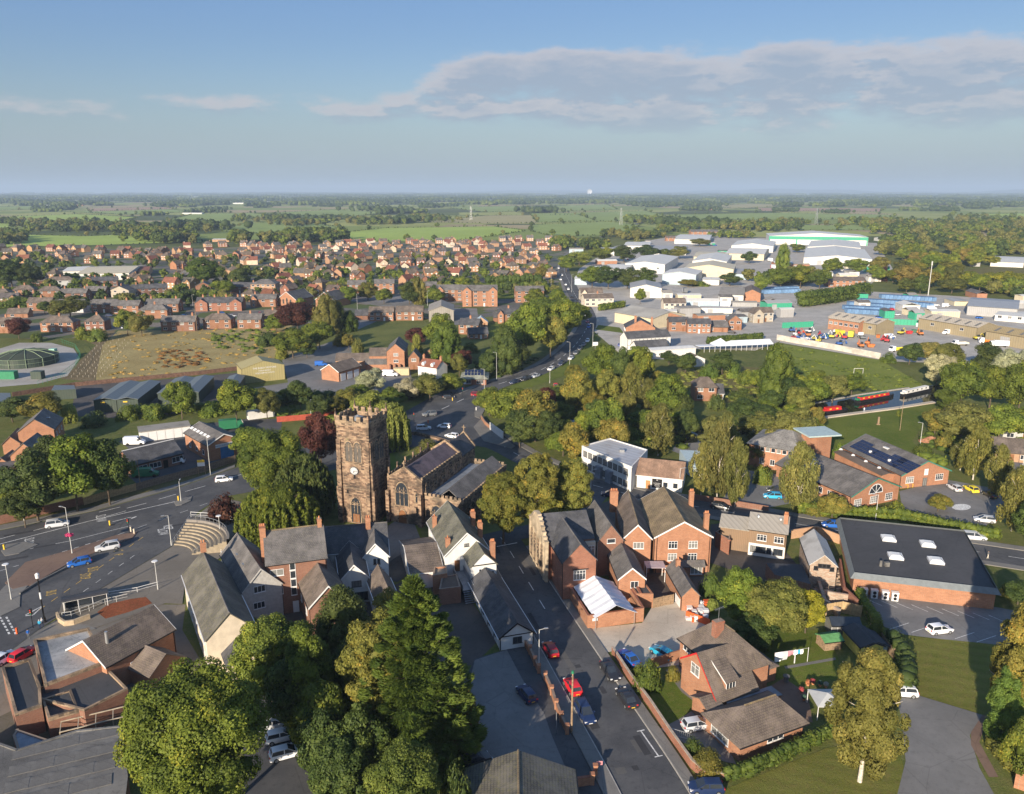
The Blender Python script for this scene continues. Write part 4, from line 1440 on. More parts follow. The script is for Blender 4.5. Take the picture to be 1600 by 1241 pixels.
sheet('yard',[(912,984),(1003,974),(1018,950),(1060,940),(1102,975),(1110,1000),(1062,1040),(1010,1046),(957,1018),(935,1024)],0.07,GRAVEL)
sheet('lawn',[(1008,1068),(1058,1060),(1085,1088),(1088,1105),(1050,1132),(1010,1100)],0.07,LAWN)
sheet('driveway',[(1030,1140),(1060,1125),(1100,1100),(1120,1120),(1150,1195),(1110,1185),(1075,1165)],0.072,PAVE)
sheet('garden_path',[(1040,1048),(1062,1040),(1095,1075),(1110,1110),(1095,1105),(1065,1082)],0.08,PAVE)
sheet('lawn',[(1190,985),(1290,985),(1310,1030),(1310,1062),(1230,1075),(1190,1040)],0.07,LAWN)
sheet('garden_path',[(1225,1042),(1305,1028),(1306,1032),(1228,1046)],0.08,PAVE)
sheet('patio',[(1200,1075),(1225,1060),(1262,1085),(1270,1130),(1250,1125),(1210,1085)],0.076,PAVE_BR)
sheet('lawn',[(1130,1235),(1290,1170),(1400,1150),(1412,1200),(1400,1260),(1120,1290)],0.07,LAWN_ST)
sheet('car_park',[(1338,925),(1400,925),(1560,950),(1640,965),(1640,1030),(1540,1008),(1412,992),(1370,975)],0.072,ASPH_L)
sheet('lawn',[(1413,994),(1530,1005),(1590,1012),(1590,1080),(1535,1117),(1430,1085),(1425,1040)],0.078,LAWN_ST)
sheet('driveway',[(1395,1070),(1430,1086),(1535,1118),(1515,1150),(1530,1200),(1580,1290),(1390,1290),(1415,1190),(1408,1120)],0.074,ASPH_L)
sheet('brick_path',[(1535,1118),(1545,1120),(1530,1160),(1560,1215),(1545,1215),(1517,1165),(1517,1145)],0.08,PAVE_BR)
sheet('car_park',[(1405,768),(1480,750),(1560,765),(1575,800),(1540,822),(1480,812),(1410,795)],0.072,ASPH_L)
sheet('car_park',[(1120,790),(1165,735),(1240,745),(1245,785),(1170,800)],0.07,ASPH_L)
sheet('car_park',[(1050,705),(1065,678),(1105,680),(1125,700),(1090,720)],0.07,ASPH_L)
sheet('forecourt',[(905,735),(990,765),(1065,775),(1060,785),(960,770),(905,748)],0.07,PAVE)
sheet('car_park',[(1545,700),(1600,690),(1680,720),(1640,780),(1580,740)],0.07,ASPH_L)
sheet('canal_green',[(1288,657),(1462,632),(1448,655),(1425,690),(1440,705),(1350,700),(1290,700)],0.07,LAWN)
water=sheet('canal_water',[(1185,652),(1262,634),(1340,619),(1472,600),(1475,612),(1462,628),(1400,638),(1330,647),(1286,652),(1230,668),(1120,690),(1045,695),(880,672),(820,668),(845,650),(1000,665),(1100,668)],0.09,WATER)
struct('towpath',smesh('towpath',[W(*p).xy for p in[(1280,656),(1330,649),(1400,640),(1463,630)]],-.1,1.6,0.05,0.4),GRAVEL)
struct('canal_edge',smesh('canal_edge',[W(*p).xy for p in[(1262,633),(1340,618),(1420,607)]],-.3,.3,0.0,0.4),KERB)
struct('towpath',smesh('towpath',[W(*p).xy for p in[(845,660),(880,662),(925,664)]],-.8,.8,0.05,0.3),GRAVEL)
sheet('yard',[(195,740),(200,700),(185,690),(300,665),(385,655),(440,655),(440,690),(375,712),(290,735),(215,757)],0.07,ASPH)
sheet('yard',[(112,650),(118,600),(215,597),(370,583),(400,620),(330,640),(200,655)],0.07,mat('brownish_yard',b_asphalt,(0.07,0.065,0.062),(0.10,0.09,0.085)))  # dark brownish grey asphalt between the sheds
sheet('yard',[(360,612),(450,598),(440,560),(530,530),(575,560),(640,575),(645,600),(600,612),(560,625),(430,628)],0.07,ASPH_L)
sheet('yard',[(555,500),(600,480),(545,470),(620,462),(680,470),(640,480),(560,515)],0.074,ASPH_L)
sheet('yard',[(708,482),(745,482),(748,500),(765,506),(710,508)],0.076,ASPH_L)
sheet('lawn',[(765,505),(795,508),(790,522),(765,530)],0.075,LAWN)
sheet('lawn',[(775,459),(808,458),(808,468),(776,467)],0.075,LAWN)
sheet('tank_base',[(0,605),(60,600),(105,588),(125,560),(115,545),(80,536),(30,536),(0,545),(-40,560),(-40,605)],0.09,mat('pale_hardstanding',b_asphalt,(0.30,0.28,0.25),(0.38,0.36,0.33)))
sheet('back_yard',[(0,1120),(60,1090),(140,1110),(190,1110),(200,1260),(-100,1300)],0.06,mat('mossy_yard',b_asphalt,(0.07,0.075,0.04),(0.12,0.11,0.09)))
sheet('back_yard',[(380,1080),(450,1080),(520,1150),(560,1300),(380,1300)],0.06,ASPH)
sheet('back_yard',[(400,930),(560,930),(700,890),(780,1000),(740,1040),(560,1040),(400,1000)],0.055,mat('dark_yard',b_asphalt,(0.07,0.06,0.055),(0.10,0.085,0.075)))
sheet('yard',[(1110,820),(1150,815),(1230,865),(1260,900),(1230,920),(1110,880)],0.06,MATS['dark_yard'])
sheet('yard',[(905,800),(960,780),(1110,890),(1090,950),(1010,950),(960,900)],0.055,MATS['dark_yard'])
sheet('turning_circle_marking',[(W(1502+15*math.cos(a),793+5*math.sin(a)).xy)for a in[i*.449 for i in range(14)]],0.085,LINE_W,px=False)
for i in range(9):
 p=(1352+i*24,936+i*3.2)
 newobj('parking_line',smesh('parking_line',[W(*p).xy,W(p[0]+26,p[1]+11).xy],-.05,.05,0.078),LINE_W,bpy.data.objects['car_park'])
for i in range(5):
 p=(1390+i*34,984+i*5)
 newobj('parking_line',smesh('parking_line',[W(*p).xy,W(p[0]+30,p[1]-10).xy],-.05,.05,0.078),LINE_W,bpy.data.objects['car_park'])
PT=[mat('dark_patch',b_asphalt,(.038,.038,.042),(.05,.05,.054)),mat('worn_patch',b_asphalt,(.085,.083,.08),(.115,.11,.105))]
rr=random.Random(15)
for k in range(60):
 L_=(ST[4:44],LN[2:60],BY[2:34])[k%3]
 i=rr.randrange(1,len(L_)-2)
 if k%5==4:p=W(rr.uniform(0,300),rr.uniform(800,900)).xy;t=Vector((.88,.47))
 else:t=(L_[i+1]-L_[i]).normalized();p=L_[i]+Vector((-t.y,t.x))*rr.uniform(-2.8,2.8)
 a=rr.uniform(.4,3.5);b_=rr.uniform(.3,.7)
 newobj('road_patch',smesh('road_patch',[p-t*a,p+t*a],-b_,b_,.1165+k*.00003),PT[k%2],street if k%3==0 else road_w)
def hills():
 b=MB()
 rng=np.random.default_rng(4)
 for ring_,(dist,hmax,a0,a1)in enumerate([(26000,230,-6,52),(21500,95,-50,52)]):
  n=90
  V=[]
  for i in range(n+1):
   a=R(a0+(a1-a0)*i/n)
   f=i/n
   env=math.sin(min(1,f*3)*math.pi/2)if ring_==0 else 1
   h=hmax*env*(.55+.25*math.sin(i*.21+ring_)+.2*math.sin(i*.073+2)+.06*math.sin(i*.9))
   if ring_==1:h*=.55+.45*math.cos((f-.25)*6)
   for dd,hh in((-1500,0),(0,max(6,h)),(2500,0)):
    V.append((math.sin(a)*(dist+dd),math.cos(a)*(dist+dd),hh))
  F=[]
  for i in range(n):
   for j in range(2):
    F.append((i*3+j,i*3+3+j,i*3+4+j,i*3+1+j)[::-1])
  b.add(V,F)
 return b.mesh('hills')
struct('hills',hills(),plain('distant_woodland_hills',(0.05,0.07,0.04),1.0,.3,.002))
# ================================================================ THE CHURCH
def arch_pts(w,h,k=6):
 """pointed arch outline from left foot over the top to the right foot"""
 P=[(-w/2,0)]
 hs=h-w*.85
 for i in range(k+1):
  t=i/k
  P.append((-w/2+(w/2)*(1-math.cos(t*math.pi/2))*1.0,hs+w*.85*math.sin(t*math.pi/2)))
 P+=[(-x,z)for x,z in P[::-1][1:]]
 return P
def archw(root,loc,rz,w,h,lights=2,louvre=False,frame=None,glass=None,hood=True,name='arched_window'):
 frame=frame or STP
 P=arch_pts(w,h)
 Q=arch_pts(w+.45,h+.3)
 b=MB()
 n=len(P)
 V=[(x,-.14,z)for x,z in Q]+[(x,-.14,z)for x,z in P]+[(x,.05,z)for x,z in Q]+[(x,.12,z)for x,z in P]
 F=[]
 for i in range(n-1):
  F+=[(i,i+1,n+i+1,n+i),(i,2*n+i,2*n+i+1,i+1),(n+i,n+i+1,3*n+i+1,3*n+i)]
 b.add(V,F)
 for i in range(1,lights):
  x=-w/2+w*i/lights
  b.box(x-.07,-.09,0,x+.07,.02,h-w*(.35 if lights>2 else .28))
 for i in range(lights):
  x0=-w/2+w*i/lights
  lw=w/lights
  zt=h-w*.78
  b.box(x0+.05,-.08,zt-.06,x0+lw-.05,.01,zt+.06)
  if lights>1:b.tube((x0+lw*.1,-.04,zt+.1),(x0+lw*.5,-.04,zt+lw*.8),.06,None,5).tube((x0+lw*.9,-.04,zt+.1),(x0+lw*.5,-.04,zt+lw*.8),.06,None,5)
 b.box(-w/2-.3,-.22,-.18,w/2+.3,.05,0)
 o=b.build(name,frame,root)
 o.location=loc
 o.rotation_euler=(0,0,rz)
 g=MB().add([(x,-.02,z)for x,z in P],[tuple(range(len(P)))[::-1]])
 if louvre:
  k=int(h/.32)
  for i in range(k-2):
   z=.1+i*.32
   ww=w/2-.05 if z<h-w*.85 else max(.15,(h-z)*.5)
   g.add([(-ww,-.10,z),(ww,-.10,z),(ww,-.025,z+.2),(-ww,-.025,z+.2)],[(0,1,2,3)])
 q=g.build('louvre' if louvre else 'pane',plain('louvre_slate',(.10,.09,.08),.9)if louvre else(glass or GLASS),o)
 return o
TW=frm((523,643),(574.5,648),(602.5,637),25.0)
a,u,L,D=TW
frt=a+Vector((u.x,u.y,0))*L
u=Vector((math.sin(R(110)),math.cos(R(110))))
L,D=7.8,7.8
a=frt-Vector((u.x,u.y,0))*L
church=thing('parish_church','red sandstone parish church with a tall battlemented clock tower and slate roofs','church',(a.x,a.y,0),math.atan2(u.y,u.x))
FOOT.append(((a+Vector((u.x,u.y,0))*3).x,a.y+3,8))
tb=MB().box(0,0,0,L,D,25.0)
tb.f.pop(0);tb.mi.pop(0)
for cx_,cy_ in((0,0),(L,0),(L,D),(0,D)):
 for z0_,z1_,e in((0,9.0,.75),(9.0,15.5,.5),(15.5,21.0,.28)):
  sx_=-1 if cx_==0 else 1
  sy_=-1 if cy_==0 else 1
  tb.box(min(cx_-sx_*.9,cx_+sx_*.02),min(cy_,cy_+sy_*e),z0_,max(cx_-sx_*.9,cx_+sx_*.02),max(cy_,cy_+sy_*e),z1_)
  tb.box(min(cx_,cx_+sx_*e),min(cy_-sy_*.9,cy_+sy_*.02),z0_+.004,max(cx_,cx_+sx_*e),max(cy_-sy_*.9,cy_+sy_*.02),z1_-.004)
tb.build('tower',STONE,church)
sc_=MB()
for z in(9.0,15.2,21.6):
 for q in((-.12,-.12,L+.12,0),(-.12,D,L+.12,D+.12),(-.12,0.002,0,D-.002),(L,0.002,L+.12,D-.002)):
  sc_.box(q[0],q[1],z,q[2],q[3],z+.28)
sc_.build('string_course',STP,church)['kind']='stuff'
pp=MB()
for q in((-.15,-.15,L+.15,.3),(-.15,D-.3,L+.15,D+.15),(-.15,.302,.3,D-.302),(L-.3,.302,L+.15,D-.302)):
 pp.box(q[0],q[1],24.7,q[2],q[3],25.9)
pp.build('tower_parapet',STP,church)
mme=MB().box(-.47,-.235,0,.47,.235,1.0).box(-.52,-.27,1.0,.52,.27,1.14).mesh('merlon');mme.materials.append(STP)
for i in range(5):
 s=.55+i*(L-1.1)/4
 for(x,y,r)in((s,.07,0),(s,D-.07,0),(.07,s,math.pi/2),(L-.07,s,math.pi/2)):
  o=newobj('merlon',mme,None,church)
  if i in(0,4)and r:continue
  o.location=(x,y,25.905)
  o.rotation_euler=(0,0,r)
pin=MB().box(-.2,-.2,0,.2,.2,.9)
pin.add([(-.24,-.24,.9),(.24,-.24,.9),(.24,.24,.9),(-.24,.24,.9),(0,0,2.6)],[(0,1,4),(1,2,4),(2,3,4),(3,0,4),(3,2,1,0)])
pin.box(-.09,-.09,2.35,.09,.09,2.62)
pme=pin.mesh('pinnacle');pme.materials.append(STONE)
for x,y in((.0,.0),(L,0),(L,D),(0,D),(L/2,D),(L,D/2)):
 o=newobj('pinnacle',pme,None,church);o.location=(x,y,25.95)
MB().box(.3,.3,24.6,L-.3,D-.3,24.9).build('tower_roof',LEAD,church)
MB().box(2.5,2.5,24.9,4.2,4.2,25.9).add([(2.4,2.4,25.9),(4.3,2.4,25.9),(4.3,4.3,25.9),(2.4,4.3,25.9),(3.35,3.35,26.5)],[(0,1,4),(1,2,4),(2,3,4),(3,0,4)]).build('roof_hatch',LEAD,church)
for rz,px0,py0,dx,dy in((0,0,-.02,1,0),(math.pi/2,L+.02,0,0,1),(math.pi,L,D+.02,-1,0),(-math.pi/2,-.02,D,0,-1)):
 for s in(2.85,4.95):
  archw(church,(px0+dx*s,py0+dy*s,15.9),rz,1.7,4.9,2,True)
P=arch_pts(4.3,1.9)
ck=MB().tube((0,0,0),(0,-.14,0),1.05,1.05,32).build('clock',plain('clock_rim',(.06,.06,.07),.5),church)
ck.location=(3.9,-.02,13.6)
MB().tube((0,-.15,0),(0,-.17,0),.9,.9,32).build('clock_face',plain('clock_white',(.5,.5,.5),.6,.02),ck)
hb=MB()
for i in range(12):
 t=i*math.pi/6
 hb.tube((math.sin(t)*.66,-.18,math.cos(t)*.66),(math.sin(t)*.84,-.18,math.cos(t)*.84),.04,None,4)
hb.build('clock_numerals',BLACK,ck)['kind']='stuff'
hh=MB()
hh.tube((0,-.19,0),(.7,-.22,.03),.06,None,4).tube((0,-.2,0),(-.03,-.22,-.5),.08,None,4)
hh.build('clock_hands',BLACK,ck)
archw(church,(3.9,-.03,.4),0,2.3,6.3,3)
MB().box(3.1,-.12,0,4.7,.0,2.5).build('tower_door',WOODB,church)
archw(church,(L+.03,3.9,3.0),math.pi/2,1.2,3.0,1)
for z,x in((11.6,3.9),(7.6,2.0)):
 MB().box(x-.2,-.05,z,x+.2,.0,z+.9).build('slit_window',BLACK,church)
for q in[q for q in bpy.data.objects if q.parent==church]:
 q.location.z*=.895;q.scale.z*=.895
NA,NU,NL,ND=frm((611,735),(659,749),(722,702),10.8)
NL,ND=8.4,20.5
NU=Vector((math.sin(R(111)),math.cos(R(111))))
NA=W(659,749,10.8)-Vector((NU.x,NU.y,0))*NL
rot=math.atan2(NU.y,NU.x)-church.rotation_euler.z
Minv=Matrix.Rotation(-church.rotation_euler.z,3,'Z')
nloc=Minv@Vector((NA.x-church.location.x,NA.y-church.location.y,0))
def cpart(o,dz=0.0):
 o.location=(nloc.x,nloc.y,dz)
 o.rotation_euler=(0,0,rot)
 return o
nb=MB().box(0,0,0,NL,ND,10.0)
nb.f.pop(1);nb.mi.pop(1)
nb.add([(0,0,10.0),(NL,0,10.0),(NL/2,0,12.9),(0,.5,10.0),(NL,.5,10.0),(NL/2,.5,12.9)],[(0,1,2),(4,3,5),(0,2,5,3),(2,1,4,5)])
nb.add([(0,ND,10.0),(NL,ND,10.0),(NL/2,ND,12.9),(0,ND-.5,10.0),(NL,ND-.5,10.0),(NL/2,ND-.5,12.9)],[(1,0,2),(3,4,5),(2,0,3,5),(1,2,5,4)])
for s in(.3,.5,.7):
 pass
for x in(-.1,NL-.7):
 nb.box(x,-.9,0,x+.8,.01,7.4)
cpart(nb.build('nave_wall',STONE,church))
nr=MB().add([(.35,.5,10.05),(NL/2,.5,12.55),(NL/2,ND-.5,12.55),(.35,ND-.5,10.05),(NL-.35,.5,10.05),(NL-.35,ND-.5,10.05)],[(0,1,2,3),(1,4,5,2)])
cpart(nr.build('nave_roof',mat('purple_slate',b_roof,(0.085,0.068,0.085),(0.11,0.085,0.10),(0.16,0.14,0.10),0.2),church))
pb=MB()
for x in(-.05,NL-.35):
 pb.box(x,.0,9.99,x+.4,ND,10.45)
 k=16
 for i in range(k):
  y=.2+i*(ND-.4)/k
  pb.box(x+.002,y,10.45,x+.398,y+(ND-.4)/k*.55,11.0)
o=cpart(pb.build('nave_battlements',STP,church));o['kind']='stuff'
for yy in(-.05,ND-.5):
 cp=MB()
 for x0,x1 in((0,NL/2),(NL,NL/2)):
  cp.add([(x0,yy,10.0),(x1,yy,12.9),(x1,yy+.55,12.9),(x0,yy+.55,10.0),(x0,yy,10.3),(x1,yy,13.2),(x1,yy+.55,13.2),(x0,yy+.55,10.3)],[(0,1,5,4),(2,3,7,6),(4,5,6,7),(0,4,7,3)])
 if yy<0:cp.box(NL/2-.12,0,13.1,NL/2+.12,.3,14.4).box(NL/2-.45,.02,13.7,NL/2+.45,.28,13.95)
 cpart(cp.build('gable_coping',STP,church))
def nwin(x,y,z,rz,w,h,l,**k):
 v=Matrix.Rotation(rot,3,'Z')@Vector((x,y,0))
 return archw(church,(nloc.x+v.x,nloc.y+v.y,z),rot+rz,w,h,l,**k)
nwin(NL*.42,-.03,4.2,0,3.0,5.2,3)
nwin(NL*.42,-.04,.1,0,2.0,3.0,1,glass=WOODB)
nwin(NL*.86,-.04,5.4,0,.7,1.9,1)
for i in range(5):
 nwin(NL+.03,2.4+i*ND/5.2,7.6,math.pi/2,1.6,1.9,2)
pr=MB()
for i in range(6):
 y=1+i*(ND-2)/5
 pr.box(-.2,y-.18,10.4,.16,y+.18,12.2)
cpart(pr.build('nave_pinnacles',STONE,church))
CW=NL*.72
x0=NL*.10
cb=MB().box(x0,ND+.01,0,x0+CW,ND+11,8.3)
cb.add([(x0,ND+11,8.3),(x0+CW,ND+11,8.3),(x0+CW/2,ND+11,11.6)],[(1,0,2)])
cpart(cb.build('chancel_wall',STONE,church))
rb=MB();roof_mesh(rb,CW,11.0,8.3,11.5,'y',0,0,.15)
o=rb.build('chancel_roof',SLATE,church)
v=Matrix.Rotation(rot,3,'Z')@Vector((x0,ND+.05,0))
o.location=(nloc.x+v.x,nloc.y+v.y,0);o.rotation_euler=(0,0,rot)
cc=MB()
for sgn in(0,1):
 xa,xb=(x0-.1,x0+CW/2)if not sgn else(x0+CW+.1,x0+CW/2)
 cc.add([(xa,ND+10.9,8.2),(xb,ND+10.9,11.7),(xb,ND+11.4,11.7),(xa,ND+11.4,8.2),(xa,ND+10.9,8.7),(xb,ND+10.9,12.2),(xb,ND+11.4,12.2),(xa,ND+11.4,8.7)],[(0,1,5,4),(2,3,7,6),(4,5,6,7),(0,4,7,3)])
cc.tube((x0+CW/2,ND+11.15,12),(x0+CW/2,ND+11.15,13.6),.12,None,6).tube((x0+CW/2-.5,ND+11.15,13),(x0+CW/2+.5,ND+11.15,13),.12,None,6)
cpart(cc.build('chancel_coping',STP,church))
AW=9.2
ab=MB().box(NL+.01,.8,0,NL+AW,ND+5,6.1)
ab.f.pop(1);ab.mi.pop(1)
for i in range(5):
 y=3+i*(ND+1)/4.6
 ab.box(NL+AW-.02,y,0,NL+AW+.8,y+.7,4.6)
cpart(ab.build('aisle_wall',STONE,church))
rb=MB();roof_mesh(rb,AW-3.0,ND+3.4,6.2,8.6,'y',0,0,.05)
o=rb.build('aisle_roof',TO if False else TG,church)
v=Matrix.Rotation(rot,3,'Z')@Vector((NL+2.6,1.4,0))
o.location=(nloc.x+v.x,nloc.y+v.y,0);o.rotation_euler=(0,0,rot)
cpart(MB().box(NL+.05,1.2,6.0,NL+2.5,ND+4.6,6.25).build('lead_gutter',LEAD,church))
mb=MB()
mb.box(NL+.02,.7,6.1,NL+AW+.1,1.1,6.9)
mb.box(NL+.02,ND+4.8,6.1,NL+AW+.1,ND+5.2,6.9)
mb.box(NL+AW-.3,1.102,6.1,NL+AW+.1,ND+4.79,6.6)
for i in range(9):
 x=NL+.1+i*(AW-.2)/9
 mb.box(x,.702,6.9,x+.62,1.098,7.45)
 mb.box(x,ND+4.802,6.9,x+.62,ND+5.198,7.45)
for i in range(18):
 y=1.4+i*(ND+3)/18
 mb.box(NL+AW-.298,y,6.6,NL+AW+.098,y+.8,7.1)
o=cpart(mb.build('aisle_battlements',STP,church));o['kind']='stuff'
nwin(NL+AW*.32,.76,1.8,0,2.6,3.1,3)
for i in range(4):
 nwin(NL+AW+.03,5.5+i*(ND+1)/4.6,1.6,math.pi/2,2.4,3.4,3)
v=church.matrix_basis@(Vector((nloc.x,nloc.y,0))+Matrix.Rotation(rot,3,'Z')@Vector((NL,ND/2,0)))
FOOT.append((v.x,v.y,15))
FOOT.append((v.x+6,v.y+12,12))
# ================================================================ BUILDINGS NEAR THE CHURCH
def fenes(root,L,D,face,n,z,w,h,cols=2,rows=2,m0=1.2,frame=None,glass=None):
 Lf=L if face in 'fb' else D
 for i in range(n):
  s=m0+(Lf-2*m0)*(i+.5)/n-w/2
  awin(root,L,D,face,s,z,w,h,cols,rows,frame,glass)
fr=frm((321.5,996),(389,957),(346,866),6.2)
r,L,D=house('cream_house','long cream rendered building with a mossy slate roof at the edge of the plaza','building',fr,5.8,9.2,CREAM,SLATE_MOSS,'y',ov=.25,ridge=TG)
fenes(r,L,D,'l',6,3.6,1.0,1.4)
fenes(r,L,D,'l',5,.9,1.0,1.5)
awin(r,L,D,'f',L*.62,3.4,1.1,1.3)
addch(r,L*.5,D-.8,9.6,11.4,BO)
o_,q_=wing(r,L*.30,-4.2,L*.62,4.2,3.0,4.8,CREAM,SLATE,'y')
a=W(379,926,6.0);v_=(W(345,867,6.0)-a).xy
fr=(a,Vector((v_.y,-v_.x)).normalized(),6.4,v_.length)
r,L,D=house('pebbledashed_house','grey pebbledashed gable house tucked behind the long cream building','house',fr,6.0,9.4,GREYR,TG,'y',ov=.15,barge=GREYR)
for s,z in((.28,5.3),(.24,2.4)):
 awin(r,L,D,'f',L*s,z,1.9,1.2,3,1)
for s in(.35,.62):
 MB().box(0,0,0,.8,.9,.06).build('skylight',LEAD,r).location=(L*.24,D*s,8.05)
fr=frm((416,884),(508,862),(500,822),9.4)
r,L,D=house('brick_house','three storey red brick house with a tall stair window and a big end chimney','house',fr,9.4,13.0,BN,TG,'x',ov=.2,ridge=TO)
for z in(7.3,):awin(r,L,D,'f',.5,z,2.2,1.2,2,1)
awin(r,L,D,'f',1.3,3.9,1.1,1.3,2,1)
for k in range(4):awin(r,L,D,'f',3.7,8.0-k*1.55,.95,1.4,1,1)
apan(r,L,D,'f',3.8,.1,1.0,2.1,FRAME,'door')
addch(r,-.25,D*.5,0,14.2,BO,1.0,2.3,3)
addch(r,L-.5,D*.5,12,14.4,BO,.7,1.0,1)
fr=frm((484,948),(541,930),(509,866),5.6)
r,L,D=house('brick_hall','red brick hall with white bargeboards and a brown tiled roof below the three storey house','house',fr,5.6,8.6,BN,TB,'y',ov=.3,barge=FRAME)
fenes(r,L,D,'l',3,2.4,1.0,1.2)
awin(r,L,D,'f',L*.4,3.0,1.3,1.2)
p=W(472,950)
fl=thing('steel_flue','shiny steel extractor flue standing between the three storey house and brown tiled hall','flue',(p.x,p.y,0))
MB().tube((0,0,0),(0,0,5.4),.28,.28,12).tube((0,0,5.4),(0,0,5.7),.42,.34,12).tube((0,0,5.8),(0,0,5.95),.42,.2,12).build('pipe',STEEL,fl)
fr=frm((508,866),(606,858),(603,826),5.4)
r,L,D=house('slate_house','long low house with dark slates right below the church tower','house',fr,5.4,8.6,WHITE,SLATE,'x',ov=.2,ridge=TG)
fenes(r,L,D,'f',3,2.7,1.0,1.2)
addch(r,L*.70,D*.42,7.6,10.4,BO,.9,.7,2)
fr=frm((533,905),(574,898),(566,862),5.0)
r,L,D=house('white_gabled_house','white weatherboarded gable with a small twin window, left of the two white gables','house',fr,5.0,7.4,WHITE,SLATE,'y',ov=.3,barge=FRAME)
awin(r,L,D,'f',L*.38,3.2,1.7,1.1,3,1,DARKF)
awin(r,L,D,'f',L*.5,.5,2.2,1.6,3,1,DARKF)
MB().box(0,0,0,1.0,1.2,.06).build('skylight',LEAD,r).location=(L*.2,D*.55,6.1)
fr=frm((568,870),(606,871),(604,845),5.6)
r,L,D=house('white_gabled_house','white gable with two slit windows and a conservatory, right of the two white gables','house',fr,5.6,8.0,WHITE,TG,'y',ov=.3,barge=FRAME)
for s in(.40,.56):awin(r,L,D,'f',L*s,3.9,.5,1.1,1,1,DARKF)
wing(r,.2,-2.6,L*.72,2.6,2.6,3.3,WHITE,LEAD,'x',wname='conservatory_wall',rname='conservatory_roof')
fr=frm((590,944),(622,934),(606,898),4.2)
r,L,D=house('brown_gabled_house','small white house with a plain brown tiled roof behind the yellowing sycamore','house',fr,4.2,6.8,WHITE,TB,'y',ov=.25)
fenes(r,L,D,'l',2,1.4,.9,1.3)
B0=W(695.7,867,5.5)
PUU=Vector((math.cos(R(17)),math.sin(R(17))))
r,L,D=house('public_house','white rendered pub with mossy slate roofs and five brick chimneys on the street corner','pub',(B0,PUU,8.2,15.9),5.5,9.3,WHITE,mat('lichen_slate',b_roof,(0.10,0.10,0.085),(0.14,0.135,0.11),(0.22,0.22,0.11),0.6),'y',ov=.3,barge=FRAME)
wing(r,3.6,-5,4.7,5.0,5.0,7.3,WHITE,MATS['lichen_slate'],'y',ov=.3)
MB().add([(3.75,-5.06,5.2),(8.15,-5.06,5.2),(5.95,-5.06,7.2)],[(0,1,2)]).build('gable_panel',FRAME,r)
MB().box(3.5,-5.12,4.95,8.4,-5.0,5.12).build('gable_beam',BLACK,r)
for x,y,z in((.5,12,8.2),(.9,1.8,8.0)):addch(r,x,y,5.2,z,BO,.8,.7,1)
for y in(10.5,5.0,-3.9):addch(r,7.9,y,5.2,8.9,BO,.8,1.0,3)
awin(r,L,D,'f',5.0,2.4,1.5,1.9,3,2).location.y=-5.02
awin(r,L,D,'f',7.4,3.0,.4,.5,1,1,DARKF).location.y=-5.02
awin(r,L,D,'f',3.6,6.6,.9,.6,2,1,DARKF)
apan(r,L,D,'f',1.7,1.9,1.0,2.2,WOODB,'door')
for i in range(4):awin(r,L,D,'l',2+i*3.6,3.4,.7,1.0,1,2)
for i in range(4):awin(r,L,D,'r',1.2+i*3.6,3.0,1.2,1.5)
st=MB()
st.box(1.4,-7.6,1.8,3.4,-.02,1.92)
for x in(1.4,3.34):st.box(x,-7.6,1.93,x+.06,-.02,2.9)
for k in range(6):st.box(1.5,-7.9-k*.28,1.6-k*.28,3.3,-7.62-k*.28,1.68-k*.28)
st.build('gangway',LEAD,r)
v_=Vector((-PUU.y,PUU.x))
c_=B0.xy+PUU*3.3-v_*24.8
r,L,D=house('pub_outbuilding','low white outbuilding with a dark slate roof and half timbering beside the street','building',(Vector((c_.x,c_.y,0)),PUU,5.4,19.0),2.5,4.5,WHITE,SLATE,'y',ov=.35,barge=BLACK)
awin(r,L,D,'f',L*.38,.9,1.5,1.1,2,1,DARKF)
for i in range(5):awin(r,L,D,'l',1.2+i*3.6,1.0,.8,.9,1,1,DARKF)
tb_=MB()
for s_ in(0.0,1.0):tb_.box(L*s_-.07,-.05,.1,L*s_+.07,-.001,2.5)
tb_.box(0,-.06,2.3,L,-.002,2.45)
tb_.build('timbering',BLACK,r)
for i in range(6):MB().box(-.05,i*D/5-.07,.1,-.001,i*D/5+.07,2.5).build('timber',BLACK,r)
fr=frm((642,897),(690,888),(670,838),3.2)
r,L,D=house('low_range','low range with a patchy brown roof and white gable edges left of the pub','building',fr,3.2,5.4,WHITE,TB,'x',ov=.25,barge=FRAME)
fr=frm((676,905),(700,901),(699,889),4.2)
flatb('brick_annexe','tiny bright orange brick annexe beside the gangway of the pub','building',[(676,902),(699,898),(698,886),(678,888)],3.6,BO,BO,.3)
flatb('lean_to','low flat brown roofed lean-to in the yard below the pub','building',[(686,922),(720,918),(714,898),(690,902)],3.0,BN,mat('brown_felt',b_asphalt,(.10,.075,.06),(.14,.11,.09)),.15)
a=W(880,879,7.4)
r,L,D=house('corner_building','brick building with a curved cream stone front on the street corner opposite the pub','building',(a,Vector((math.cos(R(12)),math.sin(R(12)))),6.0,11),7.4,10.6,BRD,SLATE,'y',ov=.2,ridge=TG)
awin(r,L,D,'f',L*.32,3.8,2.2,1.8,4,2)
MB().box(L*.29,-.25,5.7,L*.76,-.005,5.85).build('window_hood',DARKF,r)
MB().box(L*.6,-1.3,0,L*.9,-.01,2.9).build('porch',BLUE,r)
MB().box(-.8,8,0,8.2,19.5,7.6).build('cross_range_wall',BRD,r)
rb=MB();roof_mesh(rb,9.0,11.5,7.6,10.8,'x',0,0,.1)
rb.build('cross_range_roof',SLATE,r).location=(-.8,8,0)
fa=MB()
